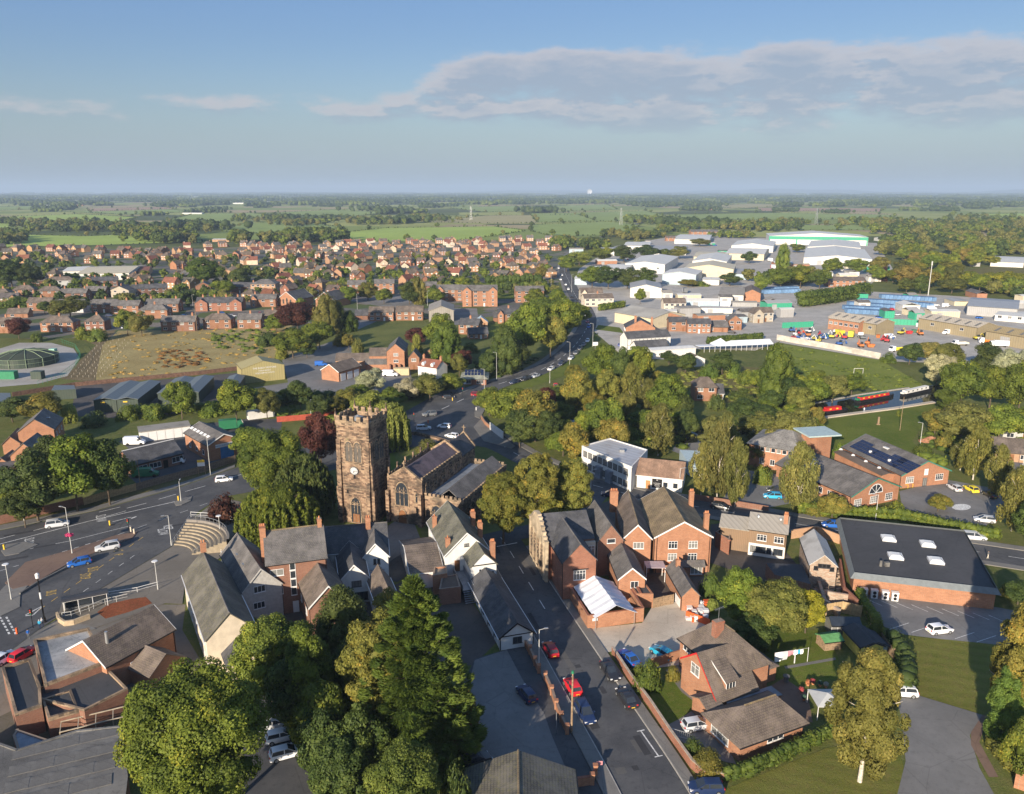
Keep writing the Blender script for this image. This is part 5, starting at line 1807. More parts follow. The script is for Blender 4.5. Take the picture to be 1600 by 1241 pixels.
for i in range(14):
 f0,f1=i/14,(i+1)/14
 hz0=7.9+3.2*math.sin(math.pi*(f0+f1)/2)**1.6
 fa.box(-1.4,7+13*f0+.002,0,-.82,7+13*f1,hz0)
 fa.box(-1.5,7+13*f0+.004,hz0,-.75,7+13*f1-.002,hz0+.22)
for i in range(5):
 y=7+13*(i+.5)/5
 fa.box(-1.52,y-.28,0,-1.401,y+.28,7.6)
fa.build('stone_front',plain('cream_stone',(.42,.34,.24),.9,.35,.5),r)
for i in range(4):archw(r,(-1.42,7+13*(i+1)/5,1.2),-math.pi/2,1.0,5.2,1)
MB().box(6.3,7.4,3,8.3,7.99,7.2).build('bay',CREAM,r)
awin(r,L,D,'f',6.4,4.6,1.7,1.9,3,2).location.y=7.38
fr=frm((934,847),(975,846),(948,806),7.0)
r,L,D=house('brick_house','brick rear house with one small white window between the corner building and brick block','house',fr,7.0,10.2,BN,TG,'y',ov=.15)
awin(r,L,D,'f',L*.36,6.6,1.6,.9,1,1)
MB().box(-.03,0.01,0,0,D,6.9).build('white_side',WHITE,r)
awin(r,L,D,'l',D*.4,3.0,1.6,2.4,2,2)
fr=frm((975,837),(1017,836),(1000,782),7.6)
r,L,D=house('brick_house','brick house with white bargeboards directly left of the big four window block','house',fr,7.2,9.8,BO,TB,'y',ov=.25,barge=FRAME,ridge=TO)
awin(r,L,D,'f',L*.35,5.0,2.0,1.3,3,1)
addch(r,-.6,D*.9,6,10.6,BO,1.6,1.2,4)
fr=frm((1024,836),(1112,835),(1076,780),7.8)
r,L,D=house('brick_block','big square brick block with four white rear windows and a lichened roof','building',fr,7.4,10.4,BO,TO,'y',ov=.3,barge=FRAME,ridge=TO)
for s in(.24,.60):
 for z in(5.0,2.5):
  awin(r,L,D,'f',L*s,z,1.7,1.5,3,2)
wing(r,L*.45,-1.6,L*.4,1.6,2.2,2.8,BO,TG,'x',wname='porch_wall',rname='porch_roof')
awin(r,L,D,'f',L*.62,.5,2.2,1.5,3,1).location.y=-1.62
for y in(D*.15,D*.8):addch(r,L-.4,y,7.5,11.0,BO,.9,.8,3)
r['_']=0
dp=MB().box(L*.03,-.1,0,L*.03+.1,-.001,7.6).box(L*.97,-.1,0,L*.97+.1,-.002,7.6).build('drainpipe',BLACK,r)
fr=frm((967,900),(1004,890),(985,850),5.0)
r,L,D=house('rear_wing','small brick rear wing with white bargeboards and a single window in the back yard','building',fr,4.4,6.4,BO,TG,'y',ov=.2,barge=FRAME)
awin(r,L,D,'f',L*.45,2.6,1.4,1.3,2,1)
flatb('outhouse','brick outhouse with a dark flat roof and grey garage door by the gravel yard','outbuilding',[(994,929),(1021,929),(1003,905),(976,903)],2.6,BO,FELT,.12)
p=W(1008,950)
MB()
fr=frm((1066,930),(1088,921),(1062,879),3.0)
r,L,D=house('outbuilding','narrow brick outbuilding with a grey tiled roof beside the small trees','outbuilding',fr,2.8,4.4,BO,TG,'y',ov=.15)
addch(r,L*.5,D*.8,4,5.6,BO,.7,.7,1)
fr=frm((931,963),(990,953),(955,908),2.6)
a,u,L,D=fr
r=thing('marquee','white fabric marquee roof inside the brick walled yard','marquee',(a.x,a.y,0),math.atan2(u.y,u.x))
FOOT.append((a.x+3,a.y+5,7))
mm=MB()
N=12
V=[]
rng=random.Random(3)
for i in range(N+1):
 y=-.4+(D+.6)*i/N
 sag=.12*abs(math.sin(i*1.57))
 for s,z in((-.05,2.5),(.25,3.45),(.5,4.35),(.75,3.45),(1.05,2.5)):
  V.append((L*s,y,z-sag*(.5+rng.random())))
F=[]
for i in range(N):
 for j in range(4):
  F.append((i*5+j,i*5+1+j,i*5+6+j,i*5+5+j))
mm.add(V,F)
o=mm.build('canopy',PVC,r)
md=o.modifiers.new('thickness','SOLIDIFY');md.thickness=.04
fm=MB()
for x in(0,L):
 for y in(0,D/2,D):fm.tube((x,y,0),(x,y,2.5),.05,None,6)
fm.tube((0,0,2.45),(L/2,0,4.2),.05,None,6).tube((L,0,2.45),(L/2,0,4.2),.05,None,6)
fm.build('frame',STEEL,r)
wline('brick_wall','high orange brick wall round the white marquee','wall',[(892,938),(919,983),(1004,971),(985,940),(962,900)],2.5,.3,BO,coping=BRD)
sg=MB().box(0,-.03,0,.9,0,.5).build('wall_sign',FRAME);p=W(925,982);sg.location=(p.x,p.y-.3,1.5);sg.rotation_euler=(0,0,R(12));tag(sg,'small white notice fixed on the orange brick wall by the street','sign')
fr=frm((1171,826),(1229.5,834),(1232,812),5.6)
r,L,D=house('timber_clad_shop','timber clad building with a white shopfront and two skylights on the lane','shop',fr,5.6,7.6,mat('vertical_cladding',b_ribbed,(.25,.17,.11),.9,.35,.4),ASBEST,'x',ov=.3)
for s in(.22,.68):awin(r,L,D,'f',L*s,3.4,1.8,1.3,3,2)
MB().box(.1,-.14,.1,L-.1,-.002,2.7).build('shopfront',WHITE,r)
for s,w_ in((.06,.9),(.2,2.0),(.5,.9),(.68,1.8)):
 awin(r,L,D,'f',L*s,.9,w_,1.3,2,1,DARKF).location.y=-.15
wing(r,-5.6,1.0,5.6,D-1.2,4.8,6.2,MATS['vertical_cladding'],ASBEST,'x')
addch(r,L-.4,D*.3,6.2,8.8,BO,.8,.7,3)
for s in(.2,.8):MB().tube((L*s,D*.4,6.9),(L*s,D*.4,7.5),.5,.3,10).build('roof_vent',STEEL,r)
fr=frm((1121,850),(1141,860),(1142,842),3.2)
flatb('brick_store','little brick store left of the timber clad shop','outbuilding',[(1118,833),(1140,846),(1142,836),(1128,826)],3.0,BRD,FELT,.3)
fr=frm((1266,882),(1308,886),(1290,845),4.6)
r,L,D=house('ruined_workshop','derelict brick workshop with a pale corrugated roof and broken gable glazing','workshop',fr,4.6,6.6,mat('whitewashed_brick',b_brick,(.45,.38,.30),(.35,.20,.13),(.30,.26,.22),.6),mat('pale_corrugated',b_ribbed,(.48,.47,.45),.6,.5,.5),'y',ov=.2)
for i in range(5):awin(r,L,D,'f',L*(.14+i*.15),3.6+(0.5 if 0<i<4 else 0),.8,.8,1,1,DARKF,BLACK)
wline('ruined_wall','crumbling whitewashed wall running down from the derelict workshop','wall',[(1268,888),(1288,950),(1310,965)],1.6,.5,MATS['whitewashed_brick'])
wline('brick_wall','long tapering brick wall between the derelict workshop and the dark flat roofed hall','wall',[(1311,890),(1318,935),(1338,955)],2.2,.35,BRD)
wline('ruined_wall','low whitewashed cross wall at the foot of the derelict yard','wall',[(1292,945),(1322,950)],2.6,.4,MATS['whitewashed_brick'])
rub=MB()
rr=random.Random(9)
for i in range(150):
 p=W(1272+rr.random()*42+0,893+rr.random()*55)
 s=rr.uniform(.15,.6)
 rub.box(p.x-s,p.y-s*.6,.05*i%.04,p.x+s,p.y+s*.6,.15+rr.random()*.5)
stuff('rubble',rub.mesh('rubble'),MATS['whitewashed_brick'],'rubble of pale and red brick in the derelict yard','rubble')
flatb('flat_shed','flat grey slab roof of a long shed between the trees and the derelict workshop','shed',[(1210,898),(1267,913),(1254,882),(1197,880)],2.8,BN,FELT,0)
r=flatb('flat_roofed_hall','large orange brick hall with a dark flat roof and four square skylights','hall',[(1335,897),(1557,922),(1506,831),(1312,811)],3.8,BO,FELT,0,None)
q=[W(*p,3.8).xy-r.location.xy for p in[(1335,897),(1557,922),(1506,831),(1312,811)]]
fb=MB()
for i in range(4):
 a_,b_=q[i],q[(i+1)%4]
 t=(b_-a_).normalized();n=Vector((t.y,-t.x))
 fb.add([(*(a_-t*.7+n*.7),3.2),(*(b_+t*.7+n*.7),3.2),(*b_,4.15),(*a_,4.15),(*(a_),3.2),(*(b_),3.2)],[(0,1,2,3),(1,0,4,5)])
fb.build('fascia',plain('grey_fascia',(.16,.18,.19),.6,.1),r)
for a_ in((1387,845),(1450,854),(1399,885),(1462,878)):
 pass
ax_=(q[1]-q[0]).normalized();ay_=Vector((-ax_.y,ax_.x))
for p in((1388,842),(1449,851),(1399,870),(1462,877)):
 w_=W(*p,3.9).xy-r.location.xy
 s=1.15
 kb=MB().rbox((0,0),(ax_.x,ax_.y),2*s+.2,2*s+.2,3.8,4.25).build('skylight',FRAME,r)
 kb.location=(w_.x,w_.y,0)
 P=[Vector((0,0))+ax_*a_+ay_*b_ for a_,b_ in((-s,-s),(s,-s),(s,s),(-s,s))]
 pb_=MB()
 pb_.add([(*P[0],4.26),(*P[1],4.26),(*P[2],4.26),(*P[3],4.26),*[(*(x*.6),4.55)for x in P]],[(0,1,5,4),(1,2,6,5),(2,3,7,6),(3,0,4,7),(4,5,6,7)])
 pb_.build('dome',plain('opal_rooflight',(.72,.72,.70),.3,.05),kb)
w_=W(1376,884,3.9).xy-r.location.xy
MB().tube((w_.x,w_.y,3.8),(w_.x,w_.y,4.9),.28,.22,10).box(w_.x+.7,w_.y-.3,3.8,w_.x+1.5,w_.y+.3,4.6).build('roof_vent',CONC,r)
for i,pxx in enumerate((1346,1362,1379,1394)):
 p=W(pxx,929+i*2)
 o=MB().box(-.55,-.4,0,.55,.4,1.45).box(-.6,-.45,1.45,.6,.45,1.6).build('condenser_unit',FRAME)
 fc=MB().tube((0,-.405,.45),(0,-.44,.45),.3,.3,14).tube((0,-.405,1.1),(0,-.44,1.1),.3,.3,14)
 f2=fc.build('fan',BLACK,o)
 o.location=(p.x,p.y-.8,.08)
 o.rotation_euler=(0,0,R(-14))
 tag(o,['white condenser unit nearest the hall corner','second white condenser unit from the hall corner','third white condenser unit from the hall corner','fourth white condenser unit, farthest from the hall corner'][i]+' on the orange brick wall','air conditioner','condenser units along the hall wall')
fr=frm((1409,742),(1475,731),(1380,690),3.6)
a,u,L,D=fr
D=(W(1307.5,700,3.6)-a).length
r,L,D=house('college_building','brick college building with three solar arrays on its grey roof','college building',(a,u,L,D),3.6,6.6,BO,TG,'y',ov=.4,barge=plain('green_fascia',(.05,.20,.15),.5))
awin(r,L,D,'f',L*.10,1.3,2.2,1.6,4,2);awin(r,L,D,'f',L*.72,1.3,2.2,1.6,4,2)
awin(r,L,D,'f',L*.46,.1,1.2,2.1,2,1,DARKF);apan(r,L,D,'f',L*.47,2.9,1.1,1.6,FRAME,'painted_panel')
slope=math.atan2(3.0,L/2)
pm=MB().box(0,0,0,.95,1.55,.05).mesh('solar_panel');pm.materials.append(SOLAR)
pmf=MB().box(-.02,-.02,-.03,.97,1.57,.045).mesh('panel_frame');pmf.materials.append(STEEL)
for s0,rows,cols,cut in((.06,4,5,1),(.40,4,6,2),(.74,4,4,0)):
 y_=D*(1-s0)
 for i in range(rows):
  for j in range(cols):
   if cut==1 and i==3 and j>2:continue
   if cut==2 and i==3 and j<3:continue
   o=newobj('solar_panel',pm,None,r)
   xx=.8+i*1.05
   o.location=(xx*math.cos(slope),y_-1.65*(j+1),3.6+.24+xx*math.sin(slope))
   o.rotation_euler=(0,-slope,0)
MB().box(0,0,0,1.8,1.8,.3).build('skylight',FRAME,r).location=(L*.36,D*.52,5.9)
for s in(.62,.3):MB().box(0,0,0,.5,.5,.6).build('roof_vent',FRAME,r).location=(L*.12,D*s,4.5)
wing(r,-3.6,2.5,3.6,D-4,2.9,3.3,BO,mat('brown_felt',b_asphalt,(.10,.075,.06),(.14,.11,.09)),'y',wname='link_wall',rname='link_roof')
for i in range(4):MB().tube((-1.6,6+i*5,3.3),(-1.6,6+i*5,3.75),.55,.3,10).build('dome_light',FRAME,r)
a2,u2=W(1330.5,775,3.4),Vector(((W(1405,760,3.4)-W(1330.5,775,3.4)).x,(W(1405,760,3.4)-W(1330.5,775,3.4)).y))
L2=u2.length
r,L,D=house('college_building','brick college wing with an arched gable window beside the yellowing tree','college building',(a2,u2.normalized(),L2,24),3.4,6.6,BO,TG,'y',ov=.4,barge=MATS['green_fascia'])
for s in(.07,.40,.72):awin(r,L,D,'f',L*s,.6 if s!=.40 else .6,2.2,1.7,4,3)
arch=MB()
P=[(2.0*math.cos(t),2.0*math.sin(t))for t in[i*math.pi/12 for i in range(13)]]
Q=[(2.2*math.cos(t),2.2*math.sin(t))for t in[i*math.pi/12 for i in range(13)]]
arch.add([(x,-.08,z)for x,z in P]+[(x,-.08,z)for x,z in Q],[(i,13+i,14+i,i+1)[::-1]for i in range(12)])
for i in(3,6,9):arch.tube((0,-.08,0),(P[i][0],-.08,P[i][1]),.05,None,5)
arch.box(-2.2,-.1,-.1,2.2,-.02,.05)
o=arch.build('arched_window',FRAME,r);o.location=(L/2,0,3.0)
g=MB().add([(x,-.04,z)for x,z in P],[tuple(range(13))[::-1]]).build('pane',GLASS,o)
for i in range(4):awin(r,L,D,'l',D-3.5-i*3.4,1.0,1.8,1.4,3,1)
MB().add([(0,0,0),(2.6,0,0),(1.3,2.2,1.4),(1.3,-.2,1.6)],[(0,1,3),(0,3,2),(1,2,3)]).build('roof_dormer',FRAME,r).location=(L*.22,D*.66,4.9)
for s in(.45,.8):MB().box(0,0,0,1.2,1.0,.1).build('skylight',GLASS,r).location=(L*.25,D*s,5.0)
fr=frm((1172,690),(1232,718),(1262,688),6.6)
a,u,L,D=fr
r,L,D=house('college_building','two storey brick college block with a hipped grey roof beside the lift tower','college building',(a,u,L,13.5),6.4,9.2,BO,mat('streaky_grey_tile',b_roof,(0.16,0.15,0.14),(0.22,0.21,0.195),(.36,.35,.32),.6),'x',(1,.5),ov=.8)
fenes(r,L,D,'f',7,4.7,1.1,1.1,1,1)
fenes(r,L,D,'f',3,1.2,1.2,1.5,2,1,2)
r=flatb('lift_tower','square brick lift tower with a pale overhanging flat roof','tower',[(1277,683),(1300,679),(1277,669),(1253,674)],9.2,BO,LEAD,0)
c=r.location
MB().rbox((0,0),(1,0),9.0,8.0,9.25,9.6).build('roof_slab',plain('verdigris',(.40,.50,.50),.5,.1),r).rotation_euler=(0,0,R(10))
fr=frm((909,698),(987,731),(1012,705),6.2)
a,u,L,D=fr
r=flatb('white_office','white two storey flat roofed office with rows of square windows','office',[(909,698),(987,731),(1012,704),(953,686)],6.2,WHITE,mat('silvery_felt',b_ribbed,(.42,.43,.46),.35,2.4,.5,(.25,.2,.17)),.25,.25)
rr_=thing('tmp','x','x',(0,0,0));bpy.data.objects.remove(rr_)
ax_=u
base=(a.xy-r.location.xy)
for row,z in((0,3.9),(1,.9)):
 for i in range(9):
  if row and i in(3,5):continue
  mf,mg=wmesh(1.5,1.5,2,1,DARKF,GLASS_C)
  o=newobj('window',mf,None,r);newobj('pane',mg,None,o)
  s=.8+i*(L-1.6)/9
  n=Vector((u.y,-u.x))
  o.location=(base.x+u.x*s+n.x*.02,base.y+u.y*s+n.y*.02,z)
  o.rotation_euler=(0,0,math.atan2(u.y,u.x))
for i in(3,5):
 s=.8+i*(L-1.6)/9
 o=MB().box(0,-.9,0,2.0,-.01,3.2).build('porch',LEAD,r)
 o.location=(base.x+u.x*s,base.y+u.y*s,0);o.rotation_euler=(0,0,math.atan2(u.y,u.x))
MB().box(-.6,-.6,6.2,.6,.6,6.9).build('roof_unit',STEEL,r).location=(1,-1,0)
fr=frm((995.5,741),(1064,756),(1073,726),3.6)
r,L,D=house('white_hall','white hall with a warm brown tiled roof and a black notice board','hall',(fr[0],fr[1],fr[2],8.0),3.6,6.4,WHITE,mat('warm_brown_tile',b_roof,(.21,.135,.095),(.26,.165,.115),(.30,.2,.14),.3,.34,.3),'x',ov=.3)
apan(r,L,D,'f',L*.20,.1,1.1,2.2,plain('orange_brown_door',(.42,.20,.08),.6),'door')
sb=apan(r,L,D,'f',L*.34,.6,2.4,2.3,BLACK,'notice_board')
for i,(tx,sz)in enumerate((('*',.9),('CHURCH HALL',.26),('MEETINGS',.26),('AND EVENTS',.22),('SUNDAYS 10.30',.2))):
 o=newobj('lettering',text_mesh(tx,sz,FRAME),None,sb);o.location=(1.2,-.065,1.45-i*.33+(.1 if i==0 else 0));o.rotation_euler=(math.pi/2,0,0)
for s in(.58,.80):awin(r,L,D,'f',L*s,.9,1.2,1.4,1,1)
flatb('canopy_roof','pale blue grey flat canopy behind the white hall','canopy',[(1075,722),(1100,735),(1104,705),(1062,703)],3.4,SHEET_B,plain('pale_blue_roof',(.42,.52,.56),.5,.1),0)
fr=frm((1112,1114),(1157,1160),(1257,1124),2.9)
a=W(1112,1114,2.9);b_=W(1157,1160,2.9);c_=W(1257,1124,2.9)
u=(c_-b_).xy;L_=u.length;u.normalize()
fr=(Vector((b_.x,b_.y,0)),u,L_,(a-b_).length*1.08)
r,L,D=house('brick_annexe','single storey orange brick annexe with a hipped brown roof behind the long hedge','annexe',fr,2.7,4.9,BO,TB,'x',(1,.6),ov=.5,ridge=TO)
awin(r,L,D,'l',D*.18,.7,3.4,1.5,3,2);awin(r,L,D,'f',L*.42,1.3,2.7,.9,3,1)
u=(c_-b_).xy.normalized()
v_=Vector((-u.y,u.x))
O_=W(1128,1092,2.9).xy+u*2.1+v_*1.8
r,L,D=house('brick_house','orange brick house with a steep catslide roof, a dormer and red bargeboards','house',(Vector((O_.x,O_.y,0)),u,7.6,10.5),5.0,8.8,BO,TB,'y',(.85,.95),ov=.35,ridge=TO)
cs=MB()
P_=[(-2.2,2.75),(2.7,7.7),(6.2,4.9)]
for(y0_,z0_),(y1_,z1_),xr in((P_[0],P_[1],4.2),(P_[1],P_[2],3.0)):
 cs.add([(-3.2,y0_,z0_),(xr,y0_,z0_),(xr if xr>4 else 2.5,y1_,z1_),(-3.2,y1_,z1_),(-3.2,y0_,z0_-.18),(xr,y0_,z0_-.18),(xr if xr>4 else 2.5,y1_,z1_-.18),(-3.2,y1_,z1_-.18)],[(0,1,2,3),(7,6,5,4),(0,4,5,1),(1,5,6,2),(3,7,4,0)])
cs.build('catslide_roof',TB,r)
cw=MB()
cw.add([(-3,-1.8,0),(-3,6,0),(-3,6,4.9),(-3,2.7,7.5),(-3,-1.8,2.95)],[(0,4,3,2,1)])
cw.add([(-3,-1.8,0),(4,-1.8,0),(4,-1.8,2.95),(-3,-1.8,2.95)],[(0,1,2,3)])
cw.add([(4,-1.8,0),(4,.2,0),(4,2.7,7.5),(4,-1.8,2.95)],[(0,1,2,3)])
cw.add([(-3,6,0),(0,6,0),(0,6,4.9),(-3,6,4.9)],[(0,3,2,1)])
cw.build('catslide_wall',BO,r)
rb_=MB()
for(y0_,z0_),(y1_,z1_)in((P_[0],P_[1]),(P_[1],P_[2])):
 rb_.add([(-3.26,y0_,z0_-.25),(-3.26,y1_,z1_-.25),(-3.26,y1_,z1_+.06),(-3.26,y0_,z0_+.06)],[(0,3,2,1)])
rb_.build('bargeboard',REDP,r)
for s,x,z,w_,h_ in((4.9,-3,4.0,1.8,1.7),(9.6,0,3.6,1.6,1.3),(7.2,0,3.6,.9,1.3),(9.4,0,1.0,1.5,1.4)):awin(r,L,D,'l',D-s,z,w_,h_,2,2).location=(x-.02,s if x==0 else 3.9,z)
apan(r,L,D,'l',8,.1,1.1,2.1,FRAME,'door').location=(-3.02,.6,.1)
dm=MB().box(-1.1,-1.2,3.4,.7,2.2,4.9).build('dormer',BO,r)
MB().add([(-1.4,-1.6,4.95),(1.0,-1.6,4.95),(1.0,2.2,6.9),(-1.4,2.2,6.9),(-1.4,-1.6,4.8),(1.0,-1.6,4.8),(1.0,2.2,6.75),(-1.4,2.2,6.75)],[(0,1,2,3),(0,4,5,1),(3,7,4,0),(1,5,6,2)]).build('dormer_roof',TB,dm)
MB().add([(-1.45,-1.65,4.75),(-1.45,2.2,6.7),(-1.45,2.2,6.95),(-1.45,-1.65,5.0)],[(0,3,2,1)]).build('dormer_verge',FRAME,dm)
awin(r,L,D,'f',-1.0,3.6,1.6,1.1,3,1).location.y=-1.22
addch(r,2.6,5.4,7.4,9.9,BRD,1.5,.9,0)
ae=MB().path([(2.6,5.4,9.9),(2.6,5.4,11.9)],.03).path([(1.8,5.4,11.7),(3.4,5.4,11.9)],.02)
for k in range(6):ae.tube((1.9+k*.28,5.1,11.72+k*.03),(1.9+k*.28,5.7,11.72+k*.03),.012,None,4)
ae.build('aerial',STEEL,r)
wing(r,-5.0,-2.6,2.2,3.4,2.5,3.3,BO,TB,'x',wname='porch_wall',rname='porch_roof')
wing(r,7.6,1.6,3.2,4.6,2.5,3.3,BO,TB,'x',(0,.8),wname='extension_wall',rname='extension_roof')
MB().box(-1.5,-4.0,0,6.5,-1.85,2.35).build('link',BO,r)
MB().box(-1.6,-4.1,2.35,6.6,-1.84,2.45).build('link_roof',LEAD,r)
r=flatb('flat_roofed_shop','brick shop block with a pale puddled flat roof by the plaza corner','building',[(53,1003),(140,984),(165,1038),(70,1074)],4.4,BN,FELT_WET,.45,.35,STP)
flatb('rear_extension','dark flat roofed rear extension behind the puddled roof','building',[(54,1079),(166,1044),(200,1078),(132,1112),(60,1094)],3.4,BN,FELT,.3,.3,STP)
flatb('side_block','narrow flat roofed block left of the puddled roof','building',[(3,1046),(48,1031),(64,1075),(66,1105),(24,1120)],3.8,BN,FELT,.4,.35,STP)
flatb('roof_box','small sunken flat roof with bright brick parapets in the rear extension','building',[(66,1098),(112,1083),(124,1114),(76,1128)],3.0,BN,FELT,.6,.3,STP)
fr=frm((166,1040),(272,983),(258,942),5.0)
a=W(166,1042,4.6);b_=W(272,984,4.6)
u=(b_-a).xy;L_=u.length;u.normalize()
r,L,D=house('shop_row','brown tiled shop building facing the red planting bed of the plaza','building',(a,u,L_,9.0),4.6,7.4,BO,TB,'x',ov=.2,barge=FRAME)
MB().tube((L*.2,D*.3,5.8),(L*.2,D*.3,8.2),.26,.22,12).build('flue',STEEL,r)
fenes(r,L,D,'f',2,2.0,1.2,1.2,2,1,L*.25)
wing(r,L*.30,-4.5,L*.5,4.5,2.6,4.6,BO,TB,'y')
r=flatb('concrete_roof','broad weathered concrete panel roof at the bottom left corner','building',[(-60,1140),(28,1172),(120,1142),(190,1135),(200,1215),(190,1300),(-120,1330)],3.6,BN,CONC,.15,.3,CONC)
base=r.location.xy
for i in range(5):
 for j in range(4):
  p=W(38+i*34-j*6,1176+j*26-i*8,3.62).xy-base
  o=MB().box(-1.25,-.95,3.61,1.25,.95,3.67+.01*((i+j)%3)).build('concrete_panel',CONC,r)
  o.location=(p.x,p.y,0);o.rotation_euler=(0,0,R(24))
flatb('glazed_store','blue grey flat roofed store with white vents in the dark back yard','building',[(26,1140),(80,1158),(28,1176),(20,1150)],2.6,BRD,LEAD,.1)
pg=thing('pergola','pale timber pergola frame at the edge of the rear extension','pergola',(*W(150,1122,2.6).xy,0),R(25))
pb_=MB()
for i in range(5):
 pb_.box(-4.2+i*2.05,-1.2,2.4,-4.1+i*2.05,1.2,2.5).box(-4.2+i*2.05,-1.2,0,-4.1+i*2.05,-1.1,2.4)
pb_.box(-4.2,-1.25,2.5,4.2,-1.1,2.6).box(-4.2,1.1,2.5,4.2,1.25,2.6)
pb_.build('frame',plain('pale_timber',(.45,.38,.28),.8),pg)
r,L,D=house('slate_cottage','low building with a grey slate roof at the bottom edge beside the forecourt','building',frm((712,1330),(910,1330),(868,1205),3.0),3.0,5.6,BRD,SLATE_MOSS,'y',ov=.2,ridge=TO)
flatb('brick_corner','white edged flat roof corner at the bottom right edge','building',[(1590,1196),(1680,1225),(1700,1180),(1620,1170)],3.2,BO,FELT,.1,.3,FRAME)
a=W(324.5,696,4.6);b_=W(375.7,685,4.6)
u=(b_-a).xy;L_=u.length;u.normalize()
r,L,D=house('brick_workshop','brick workshop with a blue roller door and a white fascia sign','workshop',(a,u,L_,(W(282.5,677.5,4.6)-a).length),4.6,6.8,BO,TG,'y',ov=.3,barge=FRAME)
apan(r,L,D,'f',L*.36,0.1,L*.40,3.1,BLUE,'roller_door')
sg=apan(r,L,D,'f',L*.22,3.3,L*.62,.95,FRAME,'fascia_sign',.12)
o=newobj('lettering',text_mesh('MIDDLEWICH TYRES',.62,BLUE),None,sg);o.location=(L*.31,-.13,.25);o.rotation_euler=(math.pi/2,0,0)
for i in range(6):MB().box(0,0,0,.9,1.5,.06).build('skylight',FRAME,r).location=(L*.16,3.2+i*2.2,5.55)
for q in bpy.data.objects:
 if q.parent==r and q.name.startswith('skylight'):q.rotation_euler=(0,-math.atan2(2.2,L/2),0)
fenes(r,L,D,'l',3,1.2,1.2,1.4,1,1)
a=W(207,727,3.0);b_=W(284.5,708,3.0)
u=(b_-a).xy;L_=u.length;u.normalize()
r,L,D=house('brick_bungalow','low brick bungalow with a long dark slate roof beside the flatbed truck','bungalow',(a,u,L_,9.5),3.0,5.6,BN,SLATE,'x',ov=.3,ridge=FRAME)
awin(r,L,D,'f',L*.10,.9,2.3,1.4,2,1);awin(r,L,D,'f',L*.32,.9,3.0,1.4,3,1);awin(r,L,D,'f',L*.78,.9,3.0,1.5,3,1)
apan(r,L,D,'f',L*.60,.1,1.2,2.1,BLACK,'door')
a=W(218,676,3.0);b_=W(297,666,3.0)
u=(b_-a).xy;L_=u.length;u.normalize()
r=thing('garage_row','row of white garage doors under a flat grey roof behind the bungalow','garages',(a.x,a.y,0),math.atan2(u.y,u.x))
MB().box(0,.05,0,L_,6,3.0).build('wall',WHITE,r)
MB().box(-.2,-.2,3.0,L_+.2,6.2,3.2).build('roof',ASBEST,r)
for i in range(6):MB().box(i*L_/6+.1,-.04,.05,(i+1)*L_/6-.1,.02,2.7).build('garage_door',FRAME,r)
for(A,B,Cc,ze,zr,lab)in[((27.5,675),(85,669),(99,652),6.0,9.2,'brick house with a bare gable end, upper of the two among the left trees'),((16,712),(66,706),(86,690),5.4,8.4,'brick house with a dark roof and skylight, lower of the two among the left trees')]:
 fr=frm(A,B,Cc,ze)
 r,L,D=house('brick_house',lab,'house',(fr[0],fr[1],fr[2],max(9,fr[3])),ze,zr,BO,TG,'y',ov=.25)
 fenes(r,L,D,'r',3,3.4,1.0,1.2)
 MB().box(0,0,0,1,1,.1).build('skylight',LEAD,r).location=(L*.7,D*.4,zr-(zr-ze)*.4+.15)
 wing(r,-4,-.5,4.2,D*.7,3.0,5,BO,TB,'y')
flatb('small_roof','dark low roof with a skylight at the left edge under the trees','building',[(-30,740),(30,728),(40,712),(-30,716)],4.0,BN,TG,0)
a=W(377.4,577,5.6);b_=W(444,570.5,5.6)
u=(b_-a).xy;L_=u.length;u.normalize()
r,L,D=house('khaki_shed','khaki metal clad shed with faded white lettering on its front','shed',(a,u,L_,11),5.6,7.9,SHEET_K,SHEET_K,'y',ov=.15)
for i,(tx,sz)in enumerate((('THE BODY MOTORS',.95),('CRASH REPAIRS',.65),('TYRES SERVICE MOTS',.75))):
 o=newobj('lettering',text_mesh(tx,sz,FRAME),None,r);o.location=(L*.53,-.03,5.0-i*.95);o.rotation_euler=(math.pi/2,0,0)
apan(r,L,D,'f',L*.30,.1,5.0,2.7,plain('khaki_door',(.33,.28,.12),.6),'sliding_door')
for(x0_,x1_,y0_,y1_,ze,lab)in[(146,181,626,600,4.2,'dark green shed with a ribbed roof, leftmost of the five in the sunken yard'),(182,215,625,599,4.2,'dark green shed with a ribbed roof, second from the left in the sunken yard'),(246,278,615,592,4.0,'dark shed with a partly brown roof, third from the left in the sunken yard'),(279,310,614,590,4.0,'dark grey roofed shed, fourth from the left in the sunken yard'),(345,370,607,588,3.6,'small blue grey roofed shed, rightmost of the five in the sunken yard')]:
 a=W(x0_,y0_,ze);b_=W(x1_,y0_-1,ze);c_=W(x1_,y1_,ze)
 u=(b_-a).xy;L_=u.length;u.normalize()
 r=thing('storage_shed',lab,'shed',(a.x,a.y,0),math.atan2(u.y,u.x),'sheds in the sunken yard')
 Dp=(c_-b_).length
 MB().box(0,0,0,L_,Dp,ze).build('wall',SHEET_D,r)
 rb=MB();roof_mesh(rb,L_,Dp,ze,ze+.7,'y',0,0,.2);rb.build('roof',SHEET_DR,r)
 MB().box(L_*.3,-.06,ze-.9,L_*.5,-.002,ze-.5).build('sign',YELLOW,r)
 MB().box(L_*.2,-.05,.05,L_*.8,-.003,ze-1.1).build('roller_door',SHG if False else SHEET_D,r)
 FOOT.append((a.x+L_/2,a.y+Dp/2,Dp*.6))
